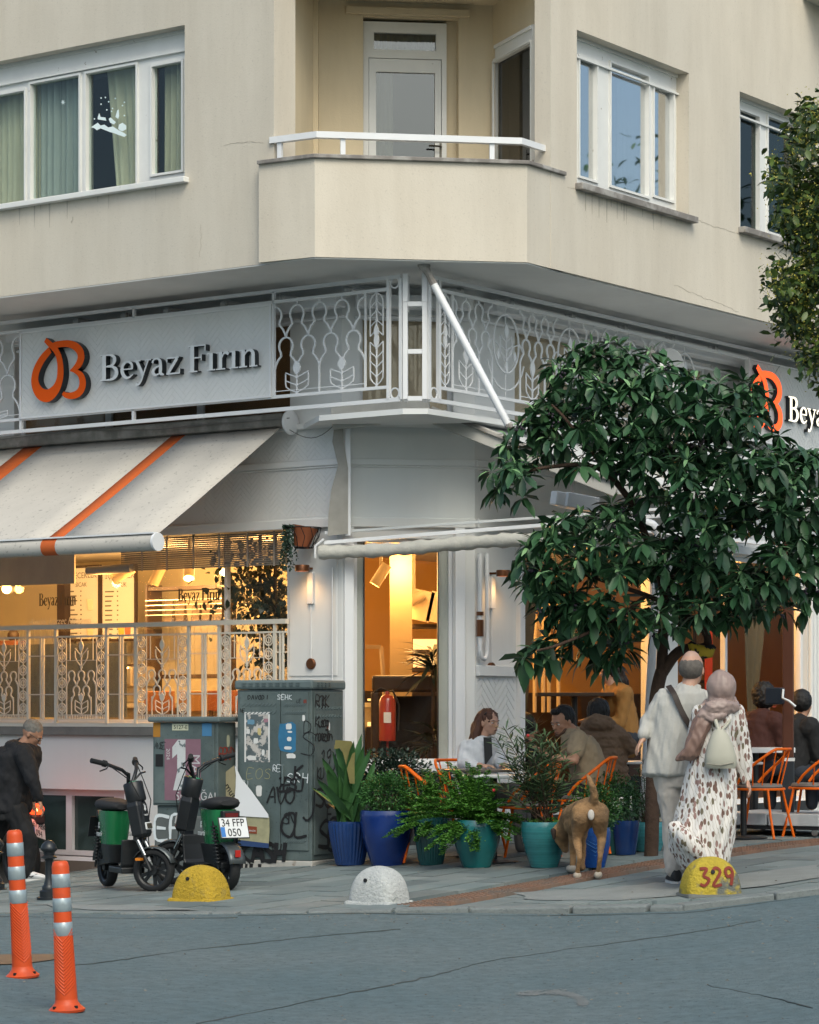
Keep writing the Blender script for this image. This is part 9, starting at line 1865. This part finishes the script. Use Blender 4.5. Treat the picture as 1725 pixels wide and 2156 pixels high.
# small things on the terrace tables
for px, py, Y, k in ((1062, 1611, 23.4, 'white cup on the white table beside the oleander'), (1098, 1608, 23.4, 'small white cup farthest right on the white table')):
    qq = W(px, py, Y); qq.z = q1.z + .746; o = MB().lathe([(0, 0), (.025, 0), (.038, .055), (.034, .055), (.02, .01), (0, .01)], (0, 0, 0), 14, cap=False).build('cup', TW, at=qq, smooth=40); tag(o, k, 'cup')
gq = G(1238, 1848); YD = gq.y; P_ = lambda x, y, d=0.: W(x, y, YD + d)
t = thing('dog', 'brown short haired dog seen from behind sniffing the turquoise pot', 'dog', gq)
FUR = mat('brown_dog_fur', (.43, .245, .105), .75, var=.35, vs=9, second=(.22, .135, .068), s2=5, t2=.52, w2=.14, bump=.25, bs=90); FURL = mat('light_fur', (.48, .42, .34), .8, var=.2, vs=20)
gz = lambda x, d: zg((x - CX) / F_ * (YD + d), YD + d); gp_ = lambda x, d: V(((x - CX) / F_ * (YD + d), YD + d, gz(x, d)))
b = MB()
chain(b, [P_(1243, 1704, .06), P_(1232, 1708, .30), P_(1220, 1716, .52), P_(1209, 1726, .68)], [.098, .100, .112, .095]); chain(b, [P_(1242, 1712, .05), P_(1230, 1722, .3), P_(1214, 1736, .58)], [.088, .088, .105])
chain(b, [P_(1227, 1712, .04), P_(1260, 1712, .05)], [.088, .088])
pl, prr = gp_(1216, .0), gp_(1260, -.03)
for (hip, kn, hk, pw, sgn) in ((P_(1224, 1722, .02), P_(1215, 1768, .10), P_(1221, 1806, -.06), pl, -1), (P_(1262, 1722, .02), P_(1267, 1766, .09), P_(1264, 1806, -.08), prr, 1)):
    chain(b, [hip, hip.lerp(kn, .5) + V((.0, .02, 0)), kn, hk, pw + V((0, 0, .035))], [.076, .060, .038, .021, .020]); chain(b, [pw + V((0, .01, .022)), pw + V((0, -.05, .018)) if False else pw + V((-.008, .055, .018))], [.030, .026])
    for k in (-1, 0, 1): cap(b, pw + V((k * .016, .045, .016)), pw + V((k * .018, .075, .013)), .013, .011, 8)
for x, d, sx in ((1206, .60, -1), (1226, .66, 1)):
    pw = gp_(x, d - .02); sh = P_(x + 3, 1735, d); chain(b, [sh, P_(x, 1768, d - .03), P_(x + 1, 1800, d), pw + V((0, 0, .05))], [.055, .034, .026, .024]); chain(b, [pw + V((0, 0, .022)), pw + V((-.02, .05, .018))], [.030, .026])
chain(b, [P_(1208, 1718, .66), P_(1196, 1735, .78), P_(1186, 1752, .84)], [.10, .082, .075]); chain(b, [P_(1186, 1750, .84), P_(1184, 1766, .88), P_(1188, 1782, .90), P_(1190, 1788, .90)], [.078, .062, .040, .033])
chain(b, [P_(1250, 1690, .0), P_(1252, 1674, -.05), P_(1248, 1656, -.07), P_(1241, 1640, -.06), P_(1237, 1632, -.05)], [.040, .032, .027, .020, .010])
for sx, ex in ((-1, 1166), (1, 1200)): e0_ = P_(1186 + sx * 13, 1742, .83); chain(b, [e0_, P_(ex, 1750 if sx < 0 else 1746, .80), P_(ex - 2 * sx, 1764 if sx < 0 else 1760, .80)], [.022, .024, .010])
blob(b, 'body', FUR, t, .0075, 3, (.004, 30, 30, 3))
o = MB().sphere(P_(1245, 1716, -.058), (.026, .014, .042), 12, 8).build('white_rump_patch', mat('white_fur', (.62, .58, .52), .8), t, smooth=80)
for pw in (pl, prr): b = MB(); [cap(b, pw + V((k * .017, .050, .013)), pw + V((k * .019, .082, .011)), .015, .012, 8) for k in (-1, 0, 1)]; cap(b, pw + V((0, 0, .02)), pw + V((0, .04, .016)), .033, .030); b.build('paw', FURL, t, smooth=80)
pw = gp_(1206, .58); b = MB(); cap(b, pw + V((0, 0, .024)), pw + V((-.02, .05, .020)), .034, .030); b.build('paw', FURL, t, smooth=80)
b = MB(); b.sphere(P_(1189, 1790, .92), (.016, .016, .012), 8, 6); b.build('nose', BLK, t, smooth=60)
b = MB(); cap(b, P_(1166, 1750, .795), P_(1167, 1765, .795), .025, .012); b.build('ear', mat('dark_ear_fur', (.035, .022, .016), .8), t, smooth=80)
